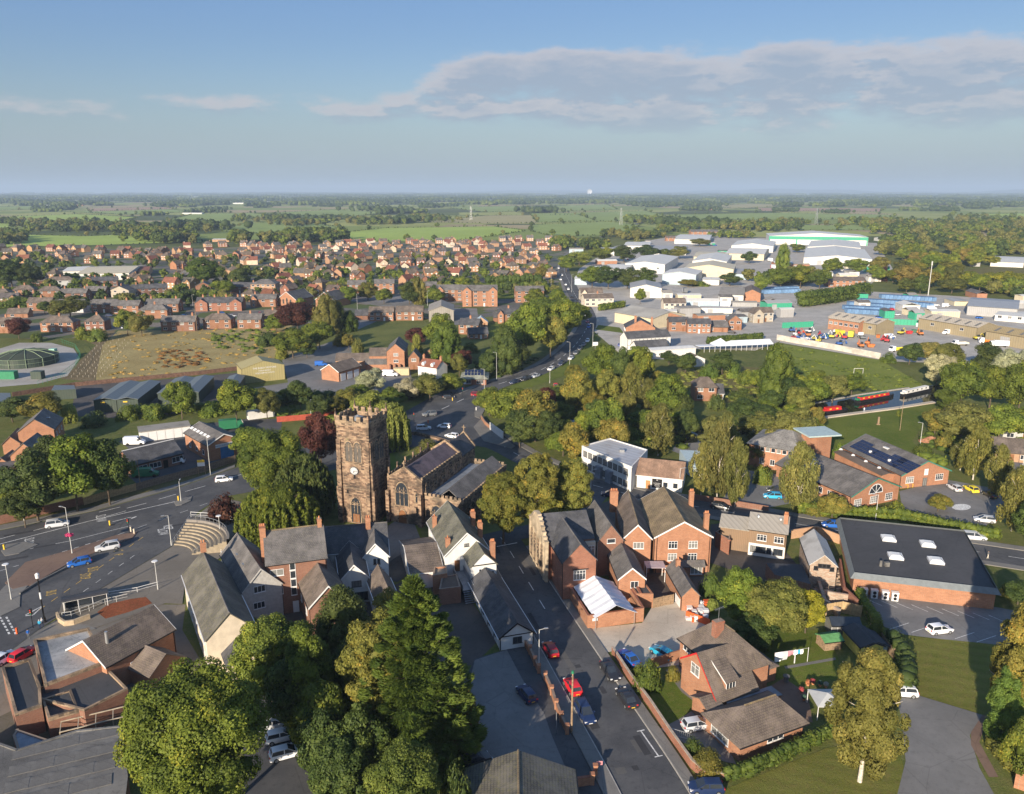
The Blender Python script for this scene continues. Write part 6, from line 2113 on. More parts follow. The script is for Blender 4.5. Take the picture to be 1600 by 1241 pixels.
for(x0_,x1_,y0_,y1_,lab)in[(80,118,610,602,'long grey roofed store at the left of the sunken yard'),(-20,18,632,614,'blue grey roofed store at the left frame edge')]:
 flatb('yard_store',lab,'store',[(x0_,y0_),(x1_,y0_-2),(x1_-2,y1_),(x0_+5,y1_)],3.5,SHEET_D,SHEET_DR,0)
wline('brick_wall','long brick wall between the sunken yard and the dry scrubland','wall',[(20,620),(118,604),(215,595),(310,586),(370,579)],1.6,.4,plain('shadowed_dark_brick',(.13,.075,.055),.9,.3))  # dark reddish brick, colour darkened further to carry the shadow on this wall
wline('painted_fence','long bright red painted fence above the copper beech by the tower','fence',[(433,660),(480,656),(522,651)],1.8,.2,plain('dull_red_paint',(.36,.075,.045),.7))
wline('white_container','low white store roof behind the red painted fence','wall',[(390,655),(425,650)],2.6,2.4,WHITE)
c=W(42,568)
r=thing('storage_tank','low round dark green tank under a ribbed fabric cover','tank',(c.x,c.y,0))
rad=44*mpp(c.y)
MB().tube((0,0,0),(0,0,3.6),rad,rad,40).build('shell',SHEET_D,r)
tp=MB()
n=40
V=[(0,0,6.0)]+[(rad*math.cos(6.2832*i/n)*f,rad*math.sin(6.2832*i/n)*f,z)for f,z in((.55,5.3),(1.01,3.62))for i in range(n)]
F=[(0,1+i,1+(i+1)%n)for i in range(n)]+[(1+i,1+n+i,1+n+(i+1)%n,1+(i+1)%n)for i in range(n)]
tp.add(V,F)
tp.build('cover',plain('dark_green_fabric',(.045,.055,.04),.7,.15),r)
for i in range(12):
 t=i*math.pi/6
 MB().path([(rad*1.02*math.cos(t),rad*1.02*math.sin(t),0),(rad*1.02*math.cos(t),rad*1.02*math.sin(t),3.7),(rad*.55*math.cos(t),rad*.55*math.sin(t),5.42),(0,0,6.1)],.14).build('rib',plain('green_rib',(.20,.26,.17),.6),r)
ring_=MB()
for z in(1.9,3.7):
 for i in range(40):
  t0,t1=6.2832*i/40,6.2832*(i+1)/40
  ring_.tube((rad*1.03*math.cos(t0),rad*1.03*math.sin(t0),z),(rad*1.03*math.cos(t1),rad*1.03*math.sin(t1),z),.09,None,5)
ring_.build('hoop',MATS['green_rib'],r)
FOOT.append((c.x,c.y,rad+1))
for px_,w_,lab,m in((5,60,'long bright green plant container in front of the tank',GREENP),(60,20,'dark green cabin at the right end of the plant container',SHEET_D)):
 p=W(px_ if px_>20 else 2,592)
 o=MB().box(-w_*.10,-1.4,0,w_*.10,1.4,2.9).box(-w_*.1-.05,-1.45,2.9,w_*.1+.05,1.45,3.0).build('plant_container',m)
 o.location=(p.x,p.y,.08)
 tag(o,lab,'container')
t=thing('pump_kiosk','pale green pump platform with ladder at the right of the tank','pump',(*W(85,562).xy,0))
MB().box(-1.2,-1.2,3.6,1.2,1.2,4.8).box(-.9,-.9,0,-.7,-.7,3.6).box(.7,.7,0,.9,.9,3.6).box(.7,-.9,0,.9,-.7,3.6).build('frame',plain('pale_green',(.30,.52,.42),.5),t)
railing('green mesh fence on the curve right of the tank',[(60,604),(95,592),(118,575),(126,558),(118,545),(95,537)],2.2,0,GREENP,name='mesh_fence',step=2.5)
# ================================================================ HOUSES FARTHER OFF
def simple(x,yb,wpx,D,st,axis,ang,wallm,roofm,label,hip=0,nwin=3,group=None,chim=1,kind='house',barge=None,rise=2.6,gables=0,cat='house'):
 """house whose front wall stands on the frame point, wpx wide; ang turns it"""
 p=W(x,yb)
 Wd=wpx*math.hypot(p.y,H)/FPX
 he={1:2.6,2:5.0,3:7.6,4:9.8}[st]
 u=Vector((math.cos(R(ang)),math.sin(R(ang))))
 a=p.xy-u*Wd/2
 r,L,D=house(kind,label,cat,(Vector((a.x,a.y,0)),u,Wd,D),he,he+rise,wallm,roofm,axis,(hip,hip),ov=.3,group=group,barge=barge)
 k=.62+.4*((x*7+yb*3)%10)/10
 for q in r.children:
  if q.name.startswith('wall'):q.color=(k,k*1.02,k*1.04,1)
 for s in range(st):
  z=.9+s*2.5
  n=nwin
  for i in range(n):
   if s==0 and i==n//2:
    apan(r,L,D,'f',L*(i+.5)/n-.5,.05,.95,2.1,WOODB if(i+int(x))%2 else FRAME,'door')
    continue
   ww=min(1.9,L/n*.55)
   awin(r,L,D,'f',L*(i+.5)/n-ww/2,z,ww,1.3,2,1,pane=True)
  if D>6 and s<2:
   awin(r,L,D,'r' if ang<4 else 'l',D*.45,z,1.1,1.2,2,1)
 if chim:
  k=chim
  for i in range(k):
   if axis=='x':addch(r,L*(.12 if k>1 else .5)+(L*.76)*(i/max(1,k-1)if k>1 else 0),D/2,he+rise-.8,he+rise+1.3,BO,.9,.6,2)
   else:addch(r,L/2,D*(.3+.5*i/max(1,k-1 if k>1 else 1)),he+rise-.8,he+rise+1.3,BO,.6,.9,2)
 for g in range(gables):
  gx=L*(0.0 if g==0 else .74)
  wing(r,gx,-1.4,L*.26,D*.5,he,he+rise*.8,wallm,roofm,'y',ov=.15,barge=barge)
  for s in range(st):
   awin(r,L,D,'f',gx+L*.13-.6,.9+2.5*s,1.2,1.4,2,1).location.y=-1.42
 return r
B_,O_,N_,U_=BRD,BO,BN,BF
S_,G_,T_,D_=SLATE,TG,TB,TR
for row in[(90,519,50,8,2,'x',3,O_,T_,'hipped brown roofed semi with white windows, nearest the covered tank',1,4),(149,517,30,8,2,'x',4,B_,T_,'small hipped semi half hidden by bushes right of the tank',1,3),(6,521,42,8,2,'x',2,O_,T_,'orange brick house with a garage arch at the left edge',0,3),(279,518,52,7.5,2,'x',3,N_,G_,'dark brick terrace with four white windows above the dry scrubland',0,4,None,2),(340,514,43,8,2,'x',3,O_,T_,'hipped orange semi beside the dark brick terrace',1,3),(390,514,36,8,2,'x',3,O_,G_,'grey roofed pair with a white ground floor extension by the scrub',0,3),(425,508,24,8,2,'x',3,U_,T_,'narrow house just left of the dark copper tree',0,2),(240,498,44,8,2,'x',3,O_,G_,'hipped semi directly behind the dark brick terrace',1,3),(254,488,50,8,2,'x',3,O_,G_,'long orange semi with two chimneys behind the hipped semi',0,4,None,2),(196,491,42,8,2,'x',3,O_,G_,'grey roofed house with a yellow lit side gable',0,3),(163,489,38,8,2,'x',3,N_,G_,'dark brick house with solar patch next to the big grey green tree',0,3),(108,489,44,8,2,'x',3,WHITE,G_,'pale rendered house behind the big grey green tree',0,3),(62,486,36,8,2,'x',3,O_,T_,'brown roofed house left of the big grey green tree',0,3),(28,497,30,7,1,'x',10,O_,T_,'low brick house with cream gable near the left edge',0,2),(188,465,30,9,2,'y',-8,CREAM,S_,'cream gable ended house standing out among dark roofs',0,2),(235,462,50,8,2,'x',22,N_,S_,'dark slate terrace running right from the cream gable',0,5,None,3),(148,466,34,8,2,'x',3,N_,G_,'grey roofed pair in the row below the cream gable',0,3,None,2),(115,470,40,8,2,'x',3,N_,G_,'middle grey roofed terrace left of the cream gable',0,3,None,2),(78,466,34,8,2,'x',14,O_,T_,'hipped orange house with white lit bay near the left',1,3),(38,464,30,8,2,'x',14,O_,T_,'hipped orange house second from the left edge',1,3),(3,470,24,8,2,'x',6,O_,T_,'brown roofed orange house cut by the left edge',1,2),(60,450,34,8,2,'x',20,B_,T_,'red roofed semi in the back row of the left terrace street',1,3),(95,449,40,8,2,'x',20,WHITE,T_,'white and brown semi in the back row left of the orange gable',1,3),(139,449,26,9,2,'y',-14,O_,S_,'orange gable with long dark slates behind the cream gable',0,2),(165,449,36,8,2,'x',22,N_,S_,'dark slate row right of the orange gable',0,4,None,2),(412,480,38,9,2,'x',3,O_,G_,'orange house with one front gable right of the long red terrace',0,3,None,2,'house',None,2.6,1),(412,461,38,13,3,'x',2,U_,G_,'three storey buff apartment house with a pyramid slate roof',.9,5,None,0),(375,459,50,9,2,'x',-14,N_,S_,'dark slate house with tall chimneys behind the red terrace',0,3,None,2),(318,458,22,9,2,'y',12,O_,G_,'orange gable catching the sun below the round dark tree',0,1),(558,462,28,9,3,'x',6,O_,G_,'three storey brick and white house left of the yellowing bushes',0,3),(601,460,30,9,3,'x',6,O_,G_,'brick house with white centre bay above the garden trees',0,3),(662,458,40,9,2,'x',4,N_,G_,'shadowed house with a white round window dormer',0,3),(703,471,40,9,3,'x',3,O_,G_,'brick apartment house with a white ground floor and dormer',0,4,None,0,'house',None,2.8,1),(828,473,44,10,3,'x',6,O_,G_,'three storey brick block at the kink of the bypass',0,4,None,0),(596,502,38,8,2,'x',2,O_,T_,'orange terrace with a row of solar panels on its roof',0,4,None,0),(640,501,42,8,2,'x',2,O_,T_,'orange terrace behind the white flat roofed extension',0,4,None,0),(565,500,20,7,1,'x',2,N_,S_,'black roofed garage left of the solar panelled terrace',0,1,None,0),(732,523,32,8,2,'x',-14,O_,S_,'dark roofed house with white bargeboard below the barn',0,3,None,1),(748,530,30,7,1,'x',12,O_,S_,'long low bungalow with white windows by the green lawn',0,4,None,0),(795,505,34,9,2,'x',3,O_,S_,'orange house with dark timber balcony bay beside the big conifers',0,3,None,1,'house',None,2.6,1),(752,511,20,6,1,'y',3,U_,SHEET_B,'flat pale roofed buff garage with two dark arches',0,2,None,0),(783,503,24,6,1,'x',3,O_,S_,'small orange garage beside the balcony house',0,1,None,0),(676,562,26,6,1,'y',-20,O_,T_,'orange gabled cottage roof showing above the green hedge',0,1,None,0),(647,578,17,7,2,'y',0,O_,G_,'small orange gabled house between the warehouse and white cottage',0,1,None,0),(1102,627,34,8,2,'x',-3,O_,T_,'lone orange semi with white bay windows in the scrub by the canal',.6,2,None,0),(1122,626,16,6,1,'x',-3,WHITE,S_,'white single storey porch wing beside the lone orange semi',0,2,None,0),(936,479,46,10,2,'x',8,CREAM,T_,'cream rendered pub on the far junction with a brown roof',0,5,None,1,'public_house',None,2.4,0,'pub'),(925,470,34,9,2,'x',6,CREAM,T_,'rear range of the cream rendered pub',0,3,None,0,'rear_range',None,3.0,1,'building'),(1054,487,34,8,2,'x',2,CREAM,T_,'pale cream house with a brown roof in the yards',0,4,None,0),(1120,519,34,10,1,'x',-5,O_,G_,'orange brick workshop with a dark roof left of the red barn',0,2,None,0,'workshop',None,2.4,0,'workshop'),(1148,516,20,9,2,'y',-6,O_,G_,'tall orange gable beside the green hedge and tables',0,2,None,0),(1092,521,36,7,2,'x',-2,O_,S_,'long brick range with five dark windows behind the timbered inn',0,5,None,0,'brick_range',None,2,0,'building'),(1060,518,30,7,2,'x',-2,O_,S_,'brick range joined to the left end of the long brick range',0,2,None,0,'brick_range',None,2,0,'building'),(1196,503,24,8,2,'x',6,CREAM,T_,'cream cottage with three windows left of the khaki warehouse',0,3,None,0),(1185,505,16,8,2,'y',6,CREAM,T_,'cream gable end joined to the cream cottage',0,1,None,0),(1323,449,56,12,2,'x',-4,O_,T_,'long brick offices with a ribbon of white windows behind the big hedge',0,6,None,0,'office',None,2.2,0,'office'),(1101,367,42,16,2,'x',2,O_,G_,'long red brick hall at the far end of the industrial estate',0,6,None,0,'brick_hall',None,3,0,'hall'),(1048,377,14,10,2,'x',2,O_,T_,'small brick office among the far white warehouses',0,2,None,0,'office',None,2.4,0,'office'),(1580,722,46,10,1,'x',-18,U_,T_,'buff hall with a long grey brown roof at the right edge',0,3,None,0,'hall',None,2.6,0,'hall'),(1600,690,60,10,1,'x',-18,WHITE,SHW,'white roofed building behind the buff hall at the right edge',0,3,None,0,'hall',None,2.2,0,'hall'),]:
 row=list(row)
 lab=row[9]
 simple(*row[:9],lab,*row[10:])
r=simple(343,486,70,9,2,'x',4,BRD,SLATE,'long bright red terrace with a gable at each end and four chimneys',0,5,None,4,'terrace',None,2.8,2,'terrace')
r=simple(750,479,54,11,4,'x',3,BO,TG,'four storey brick apartment block with twin front gables',0,4,None,0,'apartment_block',None,3.0,2,'apartments')
for x,yb,w_,lab in((449,479,34,'brick chapel with a tall sunlit gable and dark slates beside the copper tree'),(508,480,34,'second gabled hall with a lower grey roof right of the brick chapel')):
 p=W(x,yb);Wd=w_*math.hypot(p.y,H)/FPX
 u=Vector((math.cos(R(-22)),math.sin(R(-22))))
 a=p.xy-u*Wd/2
 r,L,D=house('chapel',lab,'chapel',(Vector((a.x,a.y,0)),u,Wd,18),4.5,9.2,BO,SLATE,'y',ov=.3,barge=FRAME)
 for s in(.3,.5,.7):archw(r,(L*s,-.03,1.8),0,.9,3.4 if s==.5 else 2.6,1)
for o in list(bpy.data.objects):
 if o.get('label')=='orange terrace with a row of solar panels on its roof':
  sl=math.atan2(2.6,4)
  for i in range(8):
   for j in range(2):
    q=newobj('solar_panel',pm,None,o)
    q.location=(2.2+i*1.15,.5+j*1.6*math.cos(sl)+.1,5.0+.42+j*1.6*math.sin(sl))
    q.rotation_euler=(sl,0,0)
def shed(A,B,Cc,ze,rise,wallm,roofm,label,axis='y',band=None,door=None,wins=0,depth=None,name='warehouse',cat='warehouse',lights=0):
 fr=frm(A,B,Cc,ze)
 if depth:fr=(fr[0],fr[1],fr[2],depth)
 r,L,D=house(name,label,cat,fr,ze,ze+rise,wallm,roofm,axis,ov=.4)
 if band is not None:
  MB().box(-.06,-.08,ze*.62,L+.06,-.002,ze).build('colour_band',band,r)
  for s in(0,.28,.70,.985):MB().box(L*s-.02,-.1,0,L*s+1.6,-.004,ze*.62).build('colour_post',band,r)
 if door:
  for s in door:MB().box(L*s,-.07,.05,L*s+4.5,-.003,min(4.4,ze*.75)).build('loading_door',SHG,r)
 for i in range(wins):awin(r,L,D,'f',L*(i+.5)/wins-1,ze*.5,2.0,1.4,2,1)
 if lights:
  for i in range(lights):
   o=MB().box(0,.6,0,1.3,min(D,L)*.36,.05).build('rooflight',plain('grp_rooflight',(.16,.15,.13),.4),r)
   if axis=='x':
    o.location=(L*(i+.5)/lights,.2,ze+.28);o.rotation_euler=(math.atan2(rise,D/2),0,0)
 return r
WH=[((1202,369),(1357,371),(1357,366),11.0,4.5,SHW,SHW,'huge white warehouse with a bright green band under its roof','y',SHEET_GR,None,0,75),((1134,396),(1192,400),(1200,391),6.5,2.5,SHC,SHW,'long cream warehouse left of the lorry road','x'),((1143,384),(1208,386),(1212,378),7,3,SHW,SHW,'white multi gabled warehouse left of the green banded one','y'),((1054,374),(1108,376),(1112,368),6,1.5,SHW,SHW,'long low white warehouse in front of the red brick hall','x'),((1256,403),(1365,409),(1352,392),6.5,3,SHW,SHW,'wide pale warehouse with a shallow ridge behind the trees','y',None,(.2,.6)),((1262,386),(1345,388),(1342,378),7,2.5,SHW,SHW,'pale warehouse standing right in front of the green banded one','y'),((977,412),(1035,416),(1057,403),8.0,2.0,SHW,SHW,'big white roofed warehouse with a dark side wall','y',None,None,3),((944,420),(984,419),(992,412),6.0,1.6,SHW,SHW,'low white roofed unit left of the dark sided warehouse','x'),((898,435),(919,434),(926,428),5.0,1.6,SHEET_B,SHW,'pale blue unit with a white lean roof beside the road trees','x'),((1035,428),(1086,431),(1096,424),8.0,2.0,SHEET_B,SHW,'grey blue warehouse with a white roof','y'),((1069,419),(1144,425),(1151,412),8.5,3.2,SHC,SHC,'largest cream warehouse with a broad cream roof','y',None,None,0,45),((1082,408),(1136,409),(1144,399),7.5,2.6,SHW,SHW,'white roof rising behind the largest cream warehouse','y'),((1098,437),(1124,438),(1126,434),4.0,.6,SHW,SHW,'small white box unit in front of the largest cream warehouse','x'),((1147,428),(1170,429),(1172,421),4.5,.8,SHEET_B,SHG,'grey box building right of the largest cream warehouse','x'),((985,450),(1034,451),(1031,443),6.5,2.4,SHW,SHG,'white shed with a rounded grey roof and grey door','y',None,(.42,)),((1124,460),(1162,462),(1164,451),5.0,2.0,SHW,ASBEST,'pale gabled workshop left of the blue containers','x',None,(.1,.5)),((1162,458),(1189,460),(1187,452),5.5,2.4,BO,TB,'orange brick gable joined to the pale workshop','y'),((935,392),(969,391),(972,386),5.0,1.2,SHW,SHW,'small white roof beside the far trees of the road','x'),((975,384),(1015,384),(1018,378),5.0,1.6,SHW,SHW,'far white roofs behind the road trees','x'),((1018,391),(1072,392),(1075,385),5.0,1.6,SHW,SHG,'long flat far shed below the small brick office','x'),((1084,401),(1136,402),(1140,394),5.0,1.4,SHC,SHC,'tan shed behind the pale bushes','x'),((960.6,488),(1020,498),(1044,487),5.5,2.6,SHC,mat('dull_grey_roof',b_asphalt,(.27,.26,.24),(.36,.35,.32),0,.3),'wide grey hipped market hall beside the roundabout','x'),((1020,498),(1078,499),(1050,487),4.6,3.0,BO,MATS['dull_grey_roof'],'broad orange gable joined to the grey market hall','y',None,None,0,14),((670,486),(709,487),(708,474),6.0,2.6,ASBEST,ASBEST,'big barn with a weathered asbestos roof','y',None,None,0,26,'barn','barn'),((1295,495),(1370,507),(1387,500),5.6,2.0,mat('khaki_wall',b_ribbed,(.30,.25,.16),.6,1.2),mat('buff_sheeting',b_ribbed,(.50,.44,.35),.6,1.4,.25),'khaki warehouse with a buff roof and brick office end','x',None,None,4,14,'warehouse','warehouse',6),((1436,497),(1528,512),(1547,506),5.6,2.0,MATS['khaki_wall'],MATS['buff_sheeting'],'middle khaki warehouse with a buff roof and white vans outside','x',None,None,2,14,'warehouse','warehouse',6),((1541,517),(1622,530),(1640,520),5.6,2.0,MATS['khaki_wall'],mat('tan_sheeting',b_ribbed,(.36,.28,.15),.7,1.2,.3),'brownest khaki warehouse cut by the right edge','x',None,(.3,),0,14,'warehouse','warehouse',4),((1512,478),(1590,486),(1592,472),5.4,1.4,SHG,mat('blue_grey_sheeting',b_ribbed,(.33,.35,.38),.5,1.2,.2),'blue grey warehouse near the right edge behind the vans','x',None,(.2,.55)),((1555,492),(1650,500),(1655,492),3.2,.5,WHITE,SHW,'white portable offices near the right edge','x',None,None,6),((1295,497),(1343,504),(1350,500),5.8,.8,BO,MATS['buff_sheeting'],'brick office end of the khaki warehouse with eight windows','x',None,None,6,5),((120,428),(205,425),(232,414),5.5,2.2,SHW,SHC,'long low cream roofed factory among the left houses','x'),((98,424),(130,424),(146,417),5.0,1.4,SHW,SHW,'white square unit joined to the cream roofed factory','x'),((215,425),(232,424),(238,416),4.5,2.0,BF,TR,'pink roofed end of the cream factory','x'),((1548,409),(1600,411),(1602,402),4.5,1.2,SHW,SHW,'white roofed works near the right edge beyond the woods','x'),((1515,408),(1532,410),(1534,402),5,.6,SHG,SHG,'grey works building left of the white roofed works','x'),]
for row in WH:shed(*row)
fr=frm((604,549),(631,550),(640,530),8.2)
r,L,D=house('brick_offices','tall orange brick gabled office with buttresses in the yard','office',(fr[0],fr[1],fr[2],16),8.2,11.2,BO,TG,'y',ov=.3)
for z in(6.2,3.6):awin(r,L,D,'f',L*.38,z,1.9,1.2,3,2)
wing(r,-7.5,4,7.5,8.5,5.6,8.0,BO,TB,'x')
wing(r,-8.6,0.5,8.6,3.6,3.0,4.6,BO,TG,'x')
wing(r,-21,3.5,13.4,8,3.8,6.0,BF,TB,'x')
for i in range(3):MB().box(L*.15+i*2.0,-1.6,0,L*.15+i*2.0+.5,-.01,3.0).build('buttress',BN,r)
a=W(529,581,4.0);b_=W(563.5,571,4.0)
u=(b_-a).xy;L_=u.length;u.normalize()
r,L,D=house('garage_block','brick garage block with three white roller doors and brown roof','garages',(a,u,L_,8.5),3.9,6.4,BO,TB,'x',ov=.3,barge=FRAME)
for i in range(3):MB().box(L*(.08+.3*i),-.08,.1,L*(.08+.3*i)+L*.22,-.003,2.9).build('roller_door',FRAME,r)
a=W(653,571,4.6);b_=W(682,575,4.6)
u=(b_-a).xy;L_=u.length;u.normalize()
r,L,D=house('white_cottage','white cottage with a red tiled roof and two small dormers','cottage',(a,u,L_,7.0),4.4,6.8,WHITE,TR,'x',ov=.2)
for s in(.18,.66):
 awin(r,L,D,'f',L*s,1.0,1.3,1.3,2,1)
 MB().box(0,0,0,1.2,1.6,1.2).add([(-.1,-.1,1.2),(1.3,-.1,1.2),(.6,-.1,1.9),(-.1,2,1.2),(1.3,2,1.2),(.6,2,1.9)],[(0,1,2),(0,2,5,3),(2,1,4,5)]).build('dormer',FRAME,r).location=(L*s,.3,4.3)
addch(r,.4,D/2,6,8.2);addch(r,L-.4,D/2,6,8.2)
a=W(722,590,3.0);b_=W(760,590,3.0)
r,L,D=house('solar_kiosk','low pavilion with a pale hipped roof and twelve solar panels beside the bypass','pavilion',(a,Vector((1,0)),(b_-a).length,9.5),2.8,5.2,BRD,mat('pale_green_slate',b_roof,(.20,.21,.17),(.25,.26,.21),(.30,.29,.20),.3),'x',(1,1),ov=.8)
sl=math.atan2(2.4,9.5/2)
for j in range(2):
 for i in range(6):
  q=newobj('solar_panel',pm,None,r);q.location=(L/2-3.6+i*1.2,1.2+j*1.6*math.cos(sl),2.8+.2+(1.2+j*1.6)*math.tan(sl));q.rotation_euler=(sl,0,0)
for s in(.1,.6):awin(r,L,D,'f',L*s,.6,2.4,1.5,3,1)
a=W(981,530,6.0);b_=W(1048,526,6.0)
u=(b_-a).xy;L_=u.length;u.normalize()
r,L,D=house('timbered_inn','white half timbered inn with dark slates beside the trees','inn',(a,u,L_,8),6.0,8.6,WHITE,SLATE,'x',ov=.25)
wing(r,1.5,-6.5,L*.72,6.5,3.2,5.6,WHITE,SLATE,'x')
wing(r,5,-14,L*1.0,6.5,3.0,3.4,WHITE,WHITE,'x')
tb_=MB()
for i in range(12):
 x=L*i/11
 tb_.box(x-.08,-.06,0,x+.08,-.002,6.0)
for z in(.1,2.9,5.7):tb_.box(0,-.07,z,L,-.004,z+.18)
tb_.build('timbering',BLACK,r)
fenes(r,L,D,'f',3,3.6,.8,1.0,2,1)
a=W(978,512,5.5);b_=W(1024,514,5.5)
r,L,D=house('brick_hotel','orange brick inn with tall chimneys and a bare gable by the roundabout','inn',(a,Vector((1,-.05)).normalized(),(b_-a).length,11),5.5,9.2,BO,SLATE,'y',ov=.15)
addch(r,L*.32,.6,7.5,11,BO,1,.7);addch(r,L*.88,.6,6,10.4,BO,1,.7)
fenes(r,L,D,'l',5,3.2,1,1.3);fenes(r,L,D,'l',5,.9,1,1.3)
a=W(1075,563,3);b_=W(1101,559,3)
r,L,D=house('white_garage','stark white gabled garage half sunk in the hedgerow','garage',(a,Vector((1,.25)).normalized(),(b_-a).length*.8,6),3.2,4.8,WHITE,TB,'y',ov=.2)
a=W(1100,551);b_=W(1207,546)
u=(b_-a).xy;L_=u.length;u.normalize()
r=thing('long_marquee','long white event marquee with a peaked canopy beside the grassy field','marquee',(a.x,a.y,0),math.atan2(u.y,u.x))
mm=MB();roof_mesh(mm,L_*.62,7,2.6,4.2,'x',.5,0,.3,.08)
mm.build('canopy',PVC,r).location=(L_*.38,0,0)
MB().add([(L_*.18,-.5,2.6),(L_*.38,-.5,2.6),(L_*.38,7.5,2.6),(L_*.18,7.5,2.6),(L_*.28,3.5,5.6)],[(0,1,4),(1,2,4),(2,3,4),(3,0,4)]).build('peaked_canopy',PVC,r)
MB().box(-2,1,2.4,L_*.18,5,2.6).build('walkway_roof',PVC,r)
for i in range(14):MB().box(L_*i/13-.06,-.1,0,L_*i/13+.06,.02,2.6).build('leg',FRAME,r)
hedge('bright clipped hedge above the long white marquee',[(1105,538),(1190,531)],2.2,3.4,'cypress',leaf=.3)
hedge('tall dark leylandii screen behind the apartment blocks',[(760,455),(800,454),(846,452)],7,11,'cypress',leaf=.6)
hedge('huge billowing leylandii hedge left of the blue containers',[(1250,480),(1285,476),(1322,470),(1352,462)],9,9,'cypress',leaf=.6,n=9000)
hedge('dark hedge in front of the cream rendered pub',[(936,486),(958,483),(976,480)],3,4,'green',leaf=.35)
hedge('green hedge below the orange cottage roof',[(664,571),(690,569),(712,566)],2,3,'green',leaf=.3)
hedge('long low hedge between the college and the lane',[(1245,802),(1300,808),(1400,812),(1480,830),(1560,845)],2.2,2.6,'green',leaf=.22)
hedge('shaggy hedge behind the orange brick annexe',[(1130,1222),(1165,1215),(1220,1190),(1270,1165),(1300,1150)],1.7,2.1,'cypress',leaf=.16)
hedge('dense garden hedge between the sheds and the lawn',[(1340,935),(1352,960),(1372,990)],1.8,2.4,'green',leaf=.16)
hedge('clipped round topped hedge beside the striped lawn',[(1395,1010),(1410,1030),(1418,1060),(1415,1085)],3.0,3.2,'dark',leaf=.16)
hedge('low yellowing hedge at the right drive',[(1548,1165),(1565,1190),(1590,1215)],2.0,1.6,'autumn',leaf=.16)
hedge('long belt of rough bushes above the garages',[(200,650),(260,648),(320,645),(380,640)],5,4,'green',leaf=.35)
hedge('bramble bank beside the railway-like cutting',[(410,640),(470,628),(520,625)],5,4,'dark',leaf=.35)
hedge('dark hedge along the main road by the kiosk',[(620,628),(660,618),(700,606)],3,3.6,'dark',leaf=.3)
CB=plain('container_blue',(.14,.25,.40),.5,.15,.5)
cmesh=None
def container_mesh():
 b=MB().box(-3.03,-1.22,.1,3.03,1.22,2.55)
 for i in range(16):
  x=-2.9+i*.385
  b.box(x,-1.26,.25,x+.19,-1.221,2.4).box(x,1.221,.25,x+.19,1.26,2.4)
 b.box(-3.07,-1.27,2.551,3.07,1.27,2.62)
 me=b.mesh('shipping_container');me.materials.append(CB);return me
cmesh=container_mesh()
NTH='first second third fourth fifth sixth seventh eighth ninth tenth eleventh twelfth thirteenth fourteenth'.split()
for(x0_,y0_,x1_,y1_,n,rows,ang,lab)in[(1322,489,1375,492,9,1,-6,'front row of the container yard'),(1318,484,1378,487,10,1,-6,'second row of the container yard'),(1325,478,1395,483,12,1,-6,'third row of the container yard'),(1345,473,1400,476,10,1,-6,'fourth row of the container yard'),(1375,466,1460,471,14,1,-6,'back row of the container yard'),(1400,476,1455,481,10,1,-6,'right hand row of the container yard'),(1192,459,1248,457,11,1,2,'row left of the leylandii hedge'),(1190,455,1246,453,11,1,2,'rear row left of the leylandii hedge')]:
 for i in range(n):
  f=(i+.5)/n
  p=W(x0_+(x1_-x0_)*f,y0_+(y1_-y0_)*f)
  o=newobj('shipping_container',cmesh)
  o.location=(p.x,p.y,.08)
  o.rotation_euler=(0,0,R(90+ang))
  k=.8+.35*random.random()
  o.color=(k,k,k*1.05,1)
  tag(o,'%s blue container from the left, %s'%(NTH[i],lab),'container','blue storage containers')
  if i%3==0:FOOT.append((p.x,p.y,4))
rr=random.Random(44)
UC=[('white',SHW),('cream',SHC),('grey',SHG),('orange brick',BO),('pale blue',SHEET_B),('green',SHEET_GR)]
UZ=[((1035,1240,466,508),'in the yards behind the timbered inn'),((900,1200,376,448),'between the big white warehouses'),((1340,1600,464,500),'around the blue container yard'),((1210,1370,384,440),'below the green banded warehouse')]
for k in range(130):
 (x0_,x1_,y0_,y1_),zl=UZ[k%4]
 p=W(rr.uniform(x0_,x1_),rr.uniform(y0_,y1_))
 L_,D_,h_=rr.uniform(6,20),rr.uniform(5,10),rr.uniform(2.6,5)
 if any((p.x-a_)**2+(p.y-b2)**2<(r_*.9+L_*.5)**2 for a_,b2,r_ in FOOT):continue
 cn,cm_=rr.choice(UC)
 b=MB().box(-L_/2,-D_/2,0,L_/2,D_/2,h_,0)
 rb=MB();roof_mesh(rb,L_,D_,h_,h_+rr.uniform(.4,1.6),'x',0,0,.2)
 b.add([(v[0]-L_/2,v[1]-D_/2,v[2])for v in rb.v],rb.f,1)
 b.box(-L_*.3,-D_/2-.05,.1,-L_*.3+3,-D_/2-.004,h_*.8,2)
 o=b.build('small_unit',[cm_,rr.choice([SHG,ASBEST,SHW,TG]),SHG]);o.location=p;o.rotation_euler=(0,0,R(rr.choice([-6,84,10,2])))
 tag(o,'small %s unit %s'%(cn,zl),'unit','small %s units %s'%(cn,zl))
 FOOT.append((p.x,p.y,L_*.5))
p=W(1450,462)
t=thing('phone_mast','tall pale phone mast rising behind the blue containers','mast',(p.x,p.y,0))
MB().tube((0,0,0),(0,0,21),.3,.2,10).build('pole',POLE,t)
MB().tube((0,0,20.9),(0,0,23.5),.42,.42,10).build('antenna_shroud',POLE,t)
wline('concrete_wall','long pale concrete panel wall along the machinery yard','wall',[(1214,531),(1240,536),(1300,546),(1375,561)],2.6,.4,plain('pale_concrete',(.50,.46,.40),.9,.2,.4))
wline('green_screen','dark green sheet fence left of the khaki warehouse','fence',[(1222,513),(1270,511)],3.0,.2,SHEET_GR)
